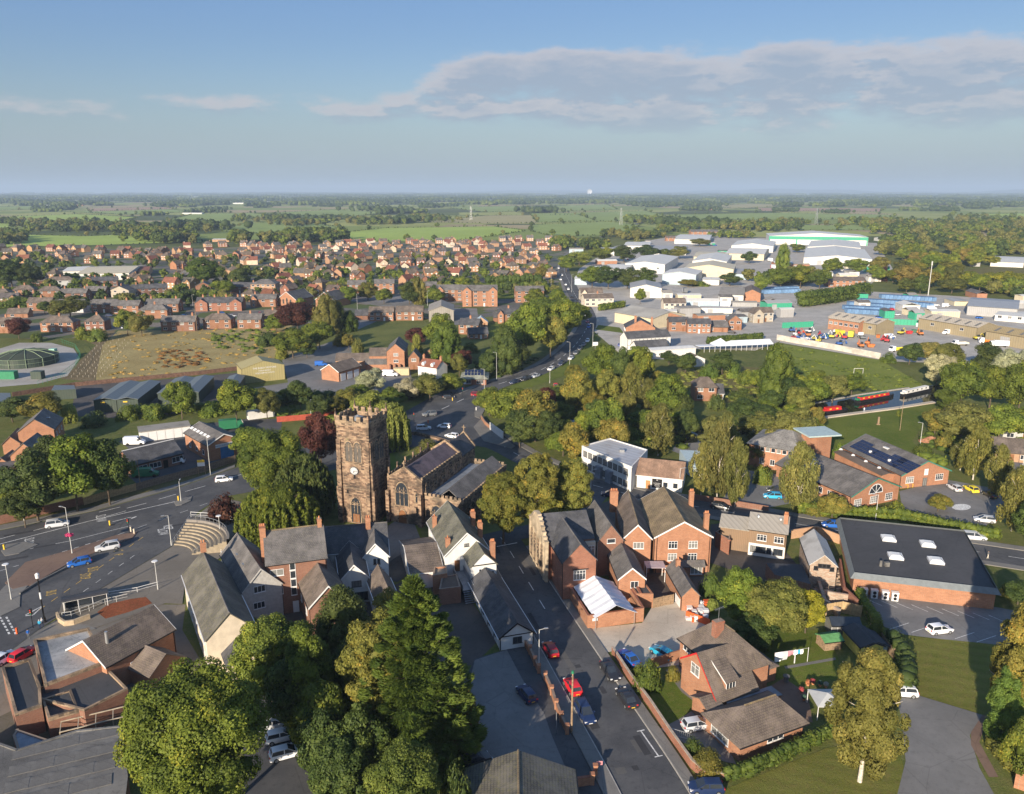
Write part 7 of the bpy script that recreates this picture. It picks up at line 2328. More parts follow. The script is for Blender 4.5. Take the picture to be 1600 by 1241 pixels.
wline('green_screen','green sheet fence between the two khaki warehouses','fence',[(1388,507),(1437,509)],3.0,.2,SHEET_GR)
yard=[('box_lorry',1330,527,7,2.4,3.3,'white','yellow',60,'white cabbed tipper with a yellow body, centre of the machinery yard'),('box_lorry',1310,525,7,2.4,3.2,'white','yellow',100,'yellow bodied lorry left of centre in the machinery yard'),('flatbed_lorry',1346,529,7.5,2.4,3.0,'white','grey',80,'white lorry right of the yellow tippers'),('flatbed_lorry',1402,549,8,2.4,2.9,'white','yellow',200,'yellow and red skip lorry by the pale wall'),('flatbed_lorry',1500,540,7.5,2.4,3.0,'white','cream',190,'white flatbed lorry half hidden by the round bush'),('flatbed_lorry',1545,537,8.5,2.4,3.1,'white','orange',165,'white crane lorry with orange gear near the right edge'),('box_lorry',1560,542,8,2.4,3.0,'white','white',165,'white box lorry near the right edge'),('box_lorry',1130,480,8,2.4,3.6,'white','white',170,'white box lorry in the orange edged yard'),('box_lorry',1208,420,9,2.5,3.8,'red','white',92,'red cabbed lorry on the estate road by the trees'),('box_lorry',1203,409,9,2.5,3.8,'white','white',92,'white lorry queued behind the red cabbed one'),('box_lorry',1070,458,8,2.5,3.8,'white','grey',88,'white tractor unit beside the white shed')]
for nm,x,y,L_,w_,h_,c1,c2,an,lab in yard:
 bveh(nm,lab,'lorry',W(x,y),an,L_,w_,h_,c1,1.9,None,c2)
for x,y,an,lab in((1420,507,60,'white van behind the khaki warehouse'),(1472,518,200,'left of the two white vans by the middle khaki warehouse'),(1480,522,205,'right of the two white vans by the middle khaki warehouse'),(1390,529,20,'white van in the middle of the machinery yard'),(1440,512,5,'long white van beside the green sheet fence'),(1478,480,30,'white pickup behind the blue containers'),(1456,484,10,'second white van behind the blue containers')):
 bveh('parked_van',lab,'van',W(x,y),an,5.6,2.0,2.4,'white')
van=bveh('parked_van','white panel van parked below the tall orange brick office','van',W(610,588),-8,6.0,2.0,2.5,'white')
bveh('parked_van','dark green van with a black cover in the bungalow yard','van',W(228,745),12,6.2,2.0,2.3,'green')
bveh('pickup_truck','white flatbed pickup parked outside the brick bungalow','pickup',W(271,725),14,5.8,2.0,2.0,'white',2.2,None,'grey')
bveh('parked_van','white van parked behind the brick bungalow roof','van',W(211,695),8,5.6,2.0,2.4,'white')
bveh('box_lorry','dark green box lorry behind the blue door workshop','lorry',W(362,672),20,7,2.4,3.4,'green',1.8,None,'green')
bveh('parked_van','small blue van in the yard left of the garage block','van',W(502,572),5,5.0,1.9,2.1,'blue')
o=MB().box(-3,-1.3,.1,3,1.3,2.7).box(-3.1,-1.4,2.7,3.1,1.4,2.82).build('site_cabin',plain('buff_cabin',(.52,.42,.26),.7,.1));p=W(628,586);o.location=(p.x,p.y,.05);tag(o,'buff site cabin with a pale roof right of the white panel van','cabin')
rr=random.Random(21)
def digger(p,col,an,label):
 t=thing('digger',label,'machine',(p.x,p.y,0),R(an))
 MB().box(-1.3,-1.1,.1,1.3,-.6,.8).box(-1.3,.6,.1,1.3,1.1,.8).build('tracks',RUBBER,t)
 MB().box(-1.2,-1.0,.8,1.0,1.0,1.6).build('body',col,t)
 MB().box(0,-.9,1.6,1.0,0,2.6).build('cab',GLASS,t)
 MB().tube((1,.3,1.4),(2.4,.3,3.2),.16).tube((2.4,.3,3.2),(3.6,.3,1.6),.13).box(3.3,0,.8,3.9,.6,1.6).build('boom',col,t)
ym=[(1243,524,'red'),(1250,529,'white'),(1256,533,'white'),(1262,526,'orange'),(1268,531,'yellow'),(1276,533,'yellow'),(1284,530,'blue'),(1291,527,'green'),(1240,531,'red'),(1345,543,'orange'),(1360,543,'orange'),(1372,528,'orange'),(1383,533,'red'),(1420,522,'red'),(1430,520,'green'),(1438,524,'orange'),(1503,522,'cyan'),(1512,524,'blue'),(1526,531,'yellow'),(1534,533,'white'),(1555,529,'yellow'),(1572,533,'orange')]
for i,(x,y,c_)in enumerate(ym):
 cm_=plain('machine_'+c_,tuple(q_*.7+.03 for q_ in COLS[c_]),.6,.3)
 if i%3==0:
  digger(W(x,y),cm_,rr.uniform(0,360),'%s compact digger %s'%(c_,'in the crowded left part of the machinery yard' if x<1300 else 'in the open part of the machinery yard'))
  bpy.data.objects
 else:
  p=W(x,y)
  o=MB().add([(-1.8,-.9,1.5),(1.8,-.9,1.5),(1.8,.9,1.5),(-1.8,.9,1.5),(-1.2,-.8,.15),(1.2,-.8,.15),(1.2,.8,.15),(-1.2,.8,.15),(-1.7,-.8,1.4),(1.7,-.8,1.4),(1.7,.8,1.4),(-1.7,.8,1.4)],[(4,5,1,0),(5,6,2,1),(6,7,3,2),(7,4,0,3),(7,6,5,4),(8,9,10,11),(0,1,9,8),(1,2,10,9),(2,3,11,10),(3,0,8,11)]).build('skip',cm_)
  o.location=(p.x,p.y,.08);o.rotation_euler=(0,0,rr.uniform(0,3))
  tag(o,'%s open skip %s'%(c_,'in the crowded left part of the machinery yard' if x<1300 else 'in the open part of the machinery yard'),'skip','open skips of the machinery yard')
for k in range(26):
 x,y,c_=rr.uniform(1236,1420),rr.uniform(517,540),rr.choice(['orange','yellow','red','white','blue'])
 if y>521+(x-1236)*.11+14:continue
 p=W(x,y)
 if any((p.x-a_)**2+(p.y-b2)**2<(r_+1)**2 for a_,b2,r_ in FOOT):continue
 FOOT.append((p.x,p.y,1.5))
 digger(p,plain('machine_'+c_,tuple(q_*.7+.03 for q_ in COLS[c_]),.6,.3),rr.uniform(0,360),'%s compact digger %s'%(c_,'in the crowded left part of the machinery yard' if x<1300 else 'in the open part of the machinery yard'))
seen={}
for o in bpy.data.objects:
 if o.name.startswith('digger')and o.parent is None:
  seen.setdefault(o['label'],[]).append(o)
for k,v in seen.items():
 for o in v:o['group']='compact diggers of the machinery yard'
def narrowboat(A,B,hullm,cabm,cabl,label,trim):
 a,b_=W(*A,.3),W(*B,.3)
 u=(b_-a).xy;L_=u.length;u.normalize()
 t=thing('narrowboat',label,'narrowboat',(a.x,a.y,.1),math.atan2(u.y,u.x))
 P=[(0,.4),(1.2,1.05),(L_-2.6,1.05),(L_-.4,.35),(L_,0)]
 poly=P+[(x,-y)for x,y in P[::-1][1:]]
 MB().prism(poly,0,.95).build('hull',hullm,t)
 MB().add([(1.6,-.85,.95),(L_-3.4,-.85,.95),(L_-3.4,.85,.95),(1.6,.85,.95),(1.6,-.7,1.95),(L_-3.6,-.7,1.95),(L_-3.6,.7,1.95),(1.6,.7,1.95)],[(4,5,6,7),(0,1,5,4),(1,2,6,5),(2,3,7,6),(3,0,4,7)]).build('cabin',cabm,t)
 MB().box(1.5,-.76,1.951,L_-3.5,.76,2.0).build('cabin_roof',trim,t)
 for i in range(int(L_/3)-1):
  for sy in(-1,1):
   MB().box(2.6+i*2.7,sy*.80-.03,1.3,3.4+i*2.7,sy*.80+.03,1.7).build('window',GLASS if cabm is WHITE else YELLOW,t)
 MB().box(.3,-.6,.96,1.4,.6,1.5).build('stern_cover',trim,t)
 return t
narrowboat((1283,646),(1325,641),BLACK,REDP,REDP,'short red narrowboat moored against the near towpath',REDP)
narrowboat((1337,629),(1396,618),BLACK,REDP,REDP,'long red narrowboat with yellow windows and a blue bow, middle of the three',GREENP)
narrowboat((1408,619),(1456,608),BLACK,WHITE,WHITE,'white narrowboat farthest along the canal, beside the trees',WHITE)
g=thing('goal_frame','small white football goal on the long meadow grass','goal',(*W(1341,584).xy,0))
MB().path([(-1.8,0,0),(-1.8,0,2.1),(1.8,0,2.1),(1.8,0,0)],.07).build('posts',FRAME,g)
o=MB().box(-.5,-.4,0,.5,.4,.3).box(-.25,-.2,.3,.25,.2,2.6).build('carved_post',WOOD);p=W(1372,664);o.location=p;tag(o,'short weathered post on a plinth in the canal green','post')
o=MB().tube((0,0,0),(0,0,10.5),.09,.06,8).build('flag_pole',WOOD);p=W(1406,673);o.location=p;tag(o,'tall thin timber pole standing in the canal green','pole')
# ================================================================ PARKED AND MOVING CARS
for row in[(955,1112-60,0,'suv','black',''),]:pass
SA=math.degrees(math.atan2((ST[24]-ST[18]).y,(ST[24]-ST[18]).x))
def st_ang(x,y):
 p=W(x,y).xy
 i=min(range(len(ST)-1),key=lambda k:(ST[k]-p).length)
 i=max(1,i)
 t=ST[i+1]-ST[i-1]
 return math.degrees(math.atan2(t.y,t.x))
def by_ang(x,y,L=None):
 L=L or BY
 p=W(x,y).xy
 i=min(range(1,len(L)-1),key=lambda k:(L[k]-p).length)
 t=L[i+1]-L[i-1]
 return math.degrees(math.atan2(t.y,t.x))
A=st_ang
car(860,1016,A(860,1016)+180,'hatch','dark red','dark red hatchback driving up the street beside the lamp')
car(895,1074,A(895,1074)+180,'hatch','red','bright red hatchback parked by the telegraph pole')
car(914,1115,A(914,1115),'suv','navy','black people carrier parked right behind the bright red hatchback')
car(953,1050,A(953,1050),'saloon','black','black saloon at the kerb with its front towards the camera, beside the garden wall')
car(979,1092,A(979,1092)+180,'saloon','black','black saloon at the kerb with its back towards the camera, nearest the lawn')
car(823,1086,A(823,1086)+190,'hatch','navy','dark blue hatchback alone on the forecourt')
car(982,1029,A(982,1029)+190,'saloon','blue','bright blue saloon behind the garden wall')
car(1034,1021,A(1034,1021)+200,'hatch','teal','turquoise hatchback on the gravel yard by the brick house')
car(1089,1134,14,'hatch','silver','silver hatchback on the drive of the brick annexe')
car(1468,985,12,'hatch','white','white hatchback with a black roof in the big car park')
car(1409,1082,172,'hatch','white','white hatchback half hidden behind the birch')
car(741,1192,30,'suv','black','large black car in the shade at the bottom of the forecourt')
car(1103,1232,180,'hatch','navy','dark blue car just entering at the bottom of the street')
car(90,820,24,'suv','silver','silver estate car on the far carriageway of the main road')
car(124,880,204+8,'hatch','blue','bright blue car on the near lane of the main road')
car(168,856,208,'suv','silver','silver off-road car behind the bright blue car')
car(350,750,20,'hatch','white','white hatchback on the main road by the trees')
car(36,1024,70,'hatch','red','red car at the kerb of the flat roofed shop')
car(6,1030,75,'hatch','white','white car at the left edge beside the red one')
car(428,1133,22,'hatch','silver','pale hatchback farthest up the shaded back yard, beside the small house','cars in the shaded back yard')
car(440,1152,22,'hatch','white','white hatchback in the middle of the three in the shaded back yard','cars in the shaded back yard')
car(447,1178,24,'hatch','white','white hatchback nearest the camera in the shaded back yard','cars in the shaded back yard')
car(671,648,200,'suv','grey','grey car at the mouth of the church junction')
car(662,670,8,'suv','silver','silver estate car waiting beside the churchyard wall')
car(694,667,165,'hatch','white','white hatchback crossing the church junction')
car(706,682,150,'hatch','white','white car half hidden behind the nave roof')
car(701,621,8,'hatch','black','black car leaving the junction along the bypass')
car(745,617,10,'hatch','dark red','dark red car at the traffic lights')
car(762,612,12,'suv','navy','dark blue car right behind the dark red one at the lights')
car(953,773,170,'hatch','navy','dark blue car in the lane below the white office')
car(903,703,-30,'hatch','white','white car at the left end of the white office')
car(1207,776,172,'hatch','cyan','turquoise hatchback in the car park under the birch')
car(1212,767,172,'hatch','black','black car behind the turquoise hatchback')
car(1300,821,172,'hatch','blue','bright blue car in the lane beside the dark flat roof')
car(1522,840,-12,'suv','silver','silver car in the lane at the right of the dark flat roof')
car(1491,763,95,'hatch','silver','silver white car in the college car park, left of the yellow one')
car(1517,765,95,'hatch','yellow','yellow green hatchback in the college car park')
car(1546,774,95,'hatch','black','dark car in the tree shade of the college car park')
car(1538,813,160,'hatch','silver','pale car in the hedge corner of the college car park')
car(1507,677,160,'hatch','white','white car on the green edge behind the birches')
car(1125,800-7,by_ang(1125,795,LN),'hatch','black','black car in the lane behind the big brick block')
car(1272,950,130,'hatch','silver','covered pale car behind the ruined yard wall')
car(869,603,80,'hatch','red','bright red car on the green verge of the bypass')
car(972,540,30,'hatch','blue','blue car by the timbered inn')
cl=list(COLS)
q=[(803,598,'navy'),(821,593,'black'),(837,588,'silver'),(861,577,'white'),(877,569,'navy'),(892,560,'white'),(900,552,'grey'),(906,545,'grey'),(912,539,'grey'),(918,533,'white'),(920,511,'blue'),(918,503,'dark red'),(913,494,'silver'),(910,488,'cyan'),(899,474,'black'),(893,465,'black'),(888,453,'white'),(884,446,'white'),(876,438,'white'),(878,431,'white'),(873,420,'white')]
for i,(x,y,c_)in enumerate(q):
 if y>500:
  car(x,y,by_ang(x,y)+180,('hatch','suv','saloon')[i%3],c_,'%s car in the queue on the bypass, number %s from the traffic lights'%(c_,['three','four','five','six','seven','eight','nine','ten','eleven','twelve','thirteen','fourteen'][min(i,11)]),'cars queuing on the bypass')
 else:
  o=newobj('queuing_car',far_car_mesh());p=W(x,y);o.location=(p.x,p.y,.12);o.rotation_euler=(0,0,R(by_ang(x,y)))
  o.color=tuple(v/.8 for v in COLS[c_])+(1,)
  tag(o,'%s car on the far straight of the bypass, %s'%(c_,['below the cream pub','beside the cream pub','at the cream pub corner','level with the cream pub roof','just past the cream pub','by the first far lamp','near the dark conifers','among the white vehicles','behind the white vehicles'][min(i-12,8)if i>=12 else 0]),'car','cars queuing on the bypass')
rr=random.Random(5)
for k in range(130):
 zone=k%4
 if zone==0:x,y=rr.uniform(1030,1180),rr.uniform(470,525)
 elif zone==1:x,y=rr.uniform(1360,1590),rr.uniform(475,500)
 elif zone==2:x,y=rr.uniform(100,440),rr.uniform(489,515)
 else:x,y=rr.uniform(950,1220),rr.uniform(372,445)
 p=W(x,y)
 if any((p.x-a_)**2+(p.y-b2)**2<(r_+2.2)**2 for a_,b2,r_ in FOOT):continue
 o=newobj('parked_car',far_car_mesh());o.location=(p.x,p.y,.08);o.rotation_euler=(0,0,rr.uniform(0,6.28))
 c_=rr.choice(['white','silver','black','blue','red','grey','navy'])
 o.color=tuple(v/.8 for v in COLS[c_])+(1,)
 zl=['in the yards behind the timbered inn','outside the units at the right','among the left hand houses','on the industrial estate'][zone]
 tag(o,'small %s car parked %s'%(c_,zl),'car','small cars '+zl)
 FOOT.append((p.x,p.y,2.5))
# ================================================================ STREET FURNITURE
for x,y,yt,an,kd,lab in[(113,866,793,170,'arm','tall lamp post with a red flower basket on the brown island'),(268,853,806,200,'arm','lamp post at the left corner of the stepped seating'),(345,843,808,0,'disc','lamp post with a disc lantern above the stepped seating'),(247,922,879,0,'disc','lamp post with a disc lantern in the middle of the plaza'),(18,938,884,0,'disc','lamp post with a disc lantern and yellow notice at the left'),(38,815,745,190,'arm','leaning lamp post before the left trees'),(329,743,681,170,'arm','tall lamp post in front of the blue door workshop'),(219,756,718,0,'none','bare timber pole beside the dark green van'),(283,784,767,100,'arm','short sign post on the traffic island'),(842,1048,984,10,'arm','lamp post beside the dark red hatchback'),(863,906,854,180,'arm','lamp post against the wall of the corner building'),(486,650,632,90,'arm','lamp post above the red painted fence'),(757,627,577,190,'arm','lamp post behind the traffic lights'),(776,594,551,180,'arm','tall lamp post by the dark conifer'),(890,573,535,160,'arm','lamp post on the verge of the bypass'),(859,599,577,160,'arm','lamp post near the red car'),(926,542,506,160,'arm','lamp post beside the white sign board'),(932,513,479,0,'arm','lamp post on the small green by the roundabout'),(816,683,652,180,'arm','slim lamp post under the canal side trees'),(923,765,738,10,'arm','lamp post below the white office'),(1061,770,732,0,'arm','lamp post rising from the white hall corner'),(1368,812,773,180,'arm','white lamp post before the arched college wing'),(1437,700,661,170,'arm','lamp post near the brick rubble heap'),(1597,735,700,0,'arm','lamp post at the right edge car park'),(861,452,420,180,'arm','tall lamp post on the left of the straight bypass'),(893,457,429,0,'arm','tall lamp post on the right of the straight bypass'),(559,495,449,0,'arm','tall lamp post by the solar panelled terrace'),(302,484,461,0,'arm','dark lamp post before the red terrace'),(308,518,470,0,'none','tall pole at the gardens of the hipped semi'),(668,478,455,0,'arm','lamp post behind the asbestos barn')]:
 if kd=='none':
  p=W(x,y);h=hat((x,y),(x,yt))
  o=MB().tube((0,0,0),(0,0,h),.13,.09,8).build('timber_pole',WOOD);o.location=p;tag(o,lab,'pole')
 else:
  lamp(x,y,yt,an,lab,kd)
p=W(893,1145)
t=thing('telegraph_pole','tall timber telegraph pole rising in front of the bright red hatchback','telegraph pole',(p.x,p.y,0))
MB().tube((0,0,0),(0,0,9.2),.16,.11,10).build('pole',WOOD,t)
MB().tube((0,0,9.0),(0,0,9.35),.2,.16,8).build('pole_cap',GREENP,t)
p=W(869,1146)
o=MB().tube((0,0,0),(0,0,3.2),.05,None,8).build('sign_post',STEEL);o.location=p;tag(o,'thin bare sign post beside the brick piers','post')
p=W(70,973)
t=thing('street_clock','black banded column with a white globe clock beside the pedestrians','clock column',(p.x,p.y,0))
MB().tube((0,0,0),(0,0,1.0),.32,.24,12).tube((0,0,1.0),(0,0,8.2),.13,.10,10).build('column',BLACK,t)
MB().tube((0,0,4.4),(0,0,5.6),.145,.145,10).build('white_band',FRAME,t)
MB().tube((0,0,8.2),(0,0,8.9),.3,.34,14).tube((0,0,8.9),(0,0,9.1),.34,.1,14).build('clock_head',FRAME,t)
p=W(101,962)
t=thing('bus_shelter','glass bus shelter with a dark curved roof on the plaza edge','bus shelter',(p.x,p.y,0),R(28))
b=MB()
for x in(0,2.2,4.4,6.6):
 for y in(0,1.7):b.box(x,y,0,x+.09,y+.09,2.4)
b.box(-.1,-.1,2.4,6.8,.0,2.5).box(-.1,1.79,2.4,6.8,1.9,2.5)
b.build('frame',FRAME,t)
rf=MB()
for i in range(6):
 a0,a1=math.pi*i/6,math.pi*(i+1)/6
 y0_,y1_=.9-1.1*math.cos(a0),.9-1.1*math.cos(a1)
 rf.add([(-.2,y0_,2.5+.35*math.sin(a0)),(6.9,y0_,2.5+.35*math.sin(a0)),(6.9,y1_,2.5+.35*math.sin(a1)),(-.2,y1_,2.5+.35*math.sin(a1))],[(0,1,2,3)])
rf.build('roof',plain('smoked_roof',(.05,.05,.055),.3,.1),t)
for i in range(3):MB().box(.15+i*2.2,1.74,.4,2.15+i*2.2,1.77,2.2).build('glass_panel',GLASS,t)
MB().box(.6,1.1,.45,5.9,1.5,.52).build('bench',STEEL,t)
MB().box(-.02,.2,.5,.02,1.5,2.1).build('timetable',YELLOW,t)
c0=Vector((-69,144,0))
t=thing('stepped_seating','fan shaped open air seating of curved pale stone steps','seating',(c0.x,c0.y,.13))
v0=(W(284,832).xy-c0.xy);v1=(W(345,858).xy-c0.xy)
a0=math.atan2(v0.y,v0.x)+.16;a1=math.atan2(v1.y,v1.x)-.10
if a0<a1:a0,a1=a1,a0
RO,RI=12.3,5.6
a0,a1=R(89),R(12)
NS=8
for k in range(NS):
 r0,r1=RI+(RO-RI)*k/NS,RI+(RO-RI)*(k+1)/NS
 n=14
 V,F=[],[]
 zt=.28*(k+1)
 for i in range(n+1):
  q_=a1+(a0-a1)*i/n
  for rad_,z in((r0,0),(r0,zt),(r0+.38,zt),(r0+.385,zt-.04),(r1+.001,zt-.04),(r1,0)):
   V.append((rad_*math.cos(q_),rad_*math.sin(q_),z))
 for i in range(n):
  for j in range(5):F.append((i*6+j,i*6+6+j,i*6+7+j,i*6+1+j))
 F+=[tuple(range(6))[::-1],tuple(n*6+j for j in range(6))]
 me=MB().add(V,F).mesh('step')
 me.materials.append(plain('pale_step_stone',(.30,.25,.18),.9,.15));me.materials.append(MATS['plaza_paving'])
 for i,pg_ in enumerate(me.polygons):
  if pg_.index<n*5 and pg_.index%5==3:pg_.material_index=1
 newobj('step',me,None,t)
bk=MB()
for i in range(14):
 q0,q1=a1+(a0-a1)*i/14,a1+(a0-a1)*(i+1)/14
 bk.add([(RO*math.cos(q0),RO*math.sin(q0),0),(RO*math.cos(q1),RO*math.sin(q1),0),(RO*math.cos(q1),RO*math.sin(q1),NS*.28+.5),(RO*math.cos(q0),RO*math.sin(q0),NS*.28+.5),((RO+.5)*math.cos(q0),(RO+.5)*math.sin(q0),0),((RO+.5)*math.cos(q1),(RO+.5)*math.sin(q1),0),((RO+.5)*math.cos(q1),(RO+.5)*math.sin(q1),NS*.28+.5),((RO+.5)*math.cos(q0),(RO+.5)*math.sin(q0),NS*.28+.5)],[(0,1,2,3),(3,2,6,7),(5,4,7,6)])
bk.build('back_wall',plain('grey_wall',(.22,.20,.18),.9,.1),t)
rl=MB()
for i in range(10):
 q0,q1=a1+(a0-a1)*(.25+.07*i),a1+(a0-a1)*(.25+.07*(i+1))
 P0=((RO+.25)*math.cos(q0),(RO+.25)*math.sin(q0));P1=((RO+.25)*math.cos(q1),(RO+.25)*math.sin(q1))
 rl.tube((*P0,NS*.28+1.3),(*P1,NS*.28+1.3),.05,None,5).tube((*P0,NS*.28+.4),(*P0,NS*.28+1.3),.035,None,5)
rl.build('handrail',STEEL,t)
railing('pale balustrade above the copper beech end of the seating',[(299,812),(330,814),(364,820)],1.2,.6,FRAME)
railing('pale railing down the right side of the stepped seating',[(342,843),(305,868)],1.1,.1,POLE)
railing('railing up the left side of the stepped seating',[(270,853),(298,812)],1.1,.1,STEEL)
railing('low curved handrail along the plaza ramp',[(138,934),(170,934),(215,927),(248,918)],1.0,.12,FRAME,step=3)
railing('guard rail behind the bus shelter',[(98,968),(112,966),(140,956),(165,946),(200,938)],1.1,.13,POLE,step=1.4)
wline('curved_wall','low curved buff wall at the plaza corner by the shelter','wall',[(90,965),(93,973),(102,979),(116,977),(140,968)],1.0,.35,plain('buff_wall',(.46,.36,.24),.9,.15))
wline('low_wall','dark edging wall of the near road lane','wall',[(32,930),(60,912),(103,890)],.5,.3,CONC)
bed=sheet('planting_bed',[(152,958),(170,945),(205,937),(228,934),(238,944),(200,958),(165,968)],.145,mat('red_ground_cover',b_grass,(.26,.08,.04),(.36,.12,.06),(.10,.07,.03),4))
SKIN=plain('skin',(.45,.28,.20),.6,.1)
def person(p,top,legs,hair,yaw,label,h=1.72,stride=.22,seat=False):
 """standing or walking figure grown from a skeleton"""
 r=thing('person',label,'person',(p.x,p.y,p.z),R(yaw))
 s=h/1.75
 J={'pel':(0,0,.95),'sp':(0,0,1.18),'ch':(0,0,1.38),'ne':(0,.01,1.50),'hd':(0,-.02,1.64),'ls':(.17,0,1.42),'le':(.22,.03,1.14),'lh':(.22,-.08,.90),'rs':(-.17,0,1.42),'re':(-.22,.03,1.14),'rh':(-.22,.02,.88),'lh1':(.09,0,.90),'lk':(.10,-stride*.6,.50),'lf':(.10,-stride*.9,.07),'rh1':(-.09,0,.90),'rk':(-.10,stride*.3,.50),'rf':(-.10,stride,.08),'lt':(.10,-stride*.9-.15,.03),'rt':(-.10,stride-.13,.04)}
 E=[('pel','sp'),('sp','ch'),('ch','ne'),('ne','hd'),('ch','ls'),('ls','le'),('le','lh'),('ch','rs'),('rs','re'),('re','rh'),('pel','lh1'),('lh1','lk'),('lk','lf'),('lf','lt'),('pel','rh1'),('rh1','rk'),('rk','rf'),('rf','rt')]
 RD={'pel':.13,'sp':.125,'ch':.15,'ne':.055,'hd':.10,'ls':.06,'le':.045,'lh':.035,'rs':.06,'re':.045,'rh':.035,'lh1':.09,'lk':.06,'lf':.045,'lt':.035,'rh1':.09,'rk':.06,'rf':.045,'rt':.035}
 ks=list(J)
 me=bpy.data.meshes.new('body')
 me.from_pydata([tuple(c*s for c in J[k])for k in ks],[(ks.index(a),ks.index(b))for a,b in E],[])
 o=newobj('body',me,None,r)
 md=o.modifiers.new('skin','SKIN')
 for i,k in enumerate(ks):
  me.skin_vertices[0].data[i].radius=(RD[k]*s,RD[k]*s*.85)
 me.skin_vertices[0].data[0].use_root=True
 o.modifiers.new('sub','SUBSURF').levels=1
 me.materials.append(SKIN)
 bpy.context.view_layer.update()
 dg=bpy.context.evaluated_depsgraph_get()
 m2=bpy.data.meshes.new_from_object(o.evaluated_get(dg))
 o.modifiers.clear()
 o.data=m2
 m2.materials.clear()
 for m in(plain('clothes_'+top,COLS[top],.85),plain('clothes_'+legs,COLS[legs],.85),SKIN):m2.materials.append(m)
 for pg_ in m2.polygons:
  z=pg_.center.z/s
  x=abs(pg_.center.x)/s
  pg_.material_index=2 if(z>1.5 or(x>.16 and z<1.02))else(0 if z>.97 else 1)
  pg_.use_smooth=True
 hv,hf=ICO[2]
 b=MB().add([(v[0]*.108*s,v[1]*.115*s+.025,1.69*s+v[2]*.10*s)for v in hv],[tuple(f)for f in hf])
 b.build('hair',plain('hair_'+hair,COLS[hair],.9),r)
 return r
person(W(45,998,.13),'blue','grey','black',30,'person in a bright blue top walking alone past the flat roofed shop')
person(W(63,983,.13),'cyan','navy','silver',200,'grey haired person in pale blue beside the clock column')
person(W(67,980,.13),'silver','navy','silver',210,'person in a pale top right beside the grey haired one')
person(W(347,871,.3),'white','cream','cream',90,'person in white on the plaza behind the long cream building')
person(W(1350,644,.4),'white','silver','black',20,'person in white on the towpath, left of the pair',1.7)
person(W(1359,642,.4),'navy','navy','black',20,'person in dark clothes on the towpath, right of the pair',1.7)
person(W(1543,873,.13),'grey','cream','black',90,'cyclist-like person crossing the lane at the right',1.7)
for x,y,yt,lab in[(52,982,960,'traffic signal on the corner by the pedestrians'),(647,662,640,'traffic signal at the left of the junction'),(723,621,607,'traffic signal at the mouth of the bypass'),(742,645,616,'traffic signal on the junction island'),(202,835,822,'dark signal post beside the cream bollards')]:
 p=W(x,y)
 t=thing('traffic_signal',lab,'traffic light',(p.x,p.y,.1))
 MB().tube((0,0,0),(0,0,3.4),.06,None,8).build('post',BLACK,t)
 MB().box(-.2,-.14,2.4,.2,.14,3.5).build('signal_head',BLACK,t)
 for i,c_ in enumerate((GREENP,ORANGEP,REDP)):MB().tube((0,-.141,2.6+i*.33),(0,-.17,2.6+i*.33),.11,None,10).build('lens',c_,t)
for x,y,lab,m in[(205,832,'left of the two cream bollards on the island',CREAM),(210,835,'right of the two cream bollards on the island',CREAM),(279,783,'yellow bollard on the traffic island',YELLOW),(172,822,'dark yellow bollard beside the centre line',YELLOW),(7,860,'yellow bollard at the left traffic island',YELLOW),(707,627,'small yellow bollard behind the black car',YELLOW),(669,662,'orange bollard at the church junction',ORANGEP),(27,992,'orange and white bollard near the walkers',ORANGEP),(744,642,'white bollard on the junction island',FRAME)]:
 p=W(x,y)
 o=MB().box(-.12,-.12,0,.12,.12,.95).box(-.14,-.14,.95,.14,.14,1.05).build('bollard',m);o.location=(p.x,p.y,.2);tag(o,lab,'bollard')
t=thing('roadside_sign','yellow and white sign board on two timber posts beside the main road','sign',(*W(316,743).xy,0),R(10))
MB().box(-.9,-.05,0,-.75,.05,3.6).box(.75,-.05,0,.9,.05,3.6).build('posts',WOOD,t)
MB().box(-.9,-.09,2.5,.9,-.055,4.2).build('board',FRAME,t)
MB().box(-.9,-.1,3.5,.9,-.091,4.2).build('yellow_panel',YELLOW,t)
for x,y,h_,w2,m,lab in[(725,607,2.6,1.4,FRAME,'white sign board on a post beside the bypass'),(930,546,3.4,2.4,FRAME,'tall white board below the lamp by the timbered inn'),(934,507,2.6,1.3,FRAME,'small square sign on the green by the roundabout'),(936,1205,1.5,.8,plain('pink_sign',(.55,.25,.27),.6),'small pink and white street sign at the forecourt corner'),(811,997,2.6,.9,BLACK,'dark hanging pub sign by the low white outbuilding')]:
 p=W(x,y)
 t=thing('sign_board',lab,'sign',(p.x,p.y,0),R(8))
 MB().box(-.06,-.06,0,.06,.06,h_).build('post',STEEL,t)
 MB().box(-w2/2,-.1,h_-w2*.7,w2/2,-.065,h_).build('board',m,t)
p=W(113,866)
rng=np.random.default_rng(2)
fl_=fmesh('flower_basket',[lcloud(np.array([[0,0,0.]]),np.array([[.8,.5,.35]]),300,.12,rng,0)],plain('pink_flowers',(.55,.05,.16),.7,.4,6))
o=newobj('flower_basket',fl_);o.location=(p.x,p.y-.1,4.2);tag(o,'pink flower basket hanging on the tall lamp post','flower basket')
def pier_wall(label,pts,h,group=None):
 t=wline('brick_wall',label,'wall',pts,h,.28,BO,coping=BRD,piers=True)
 return t
pier_wall('stepped brick wall with square piers between forecourt and street',[(852,1064),(862,1086),(869,1108),(877,1128),(886,1147)],1.1)
pier_wall('old brick wall with piers beside the pub outbuilding',[(818,1006),(828,1022),(836,1040),(842,1052)],1.1)
wline('brick_wall','low brick wall at the bottom of the forecourt','wall',[(885,1232),(925,1226),(930,1212)],1.2,.3,BO,coping=BRD,piers=True)
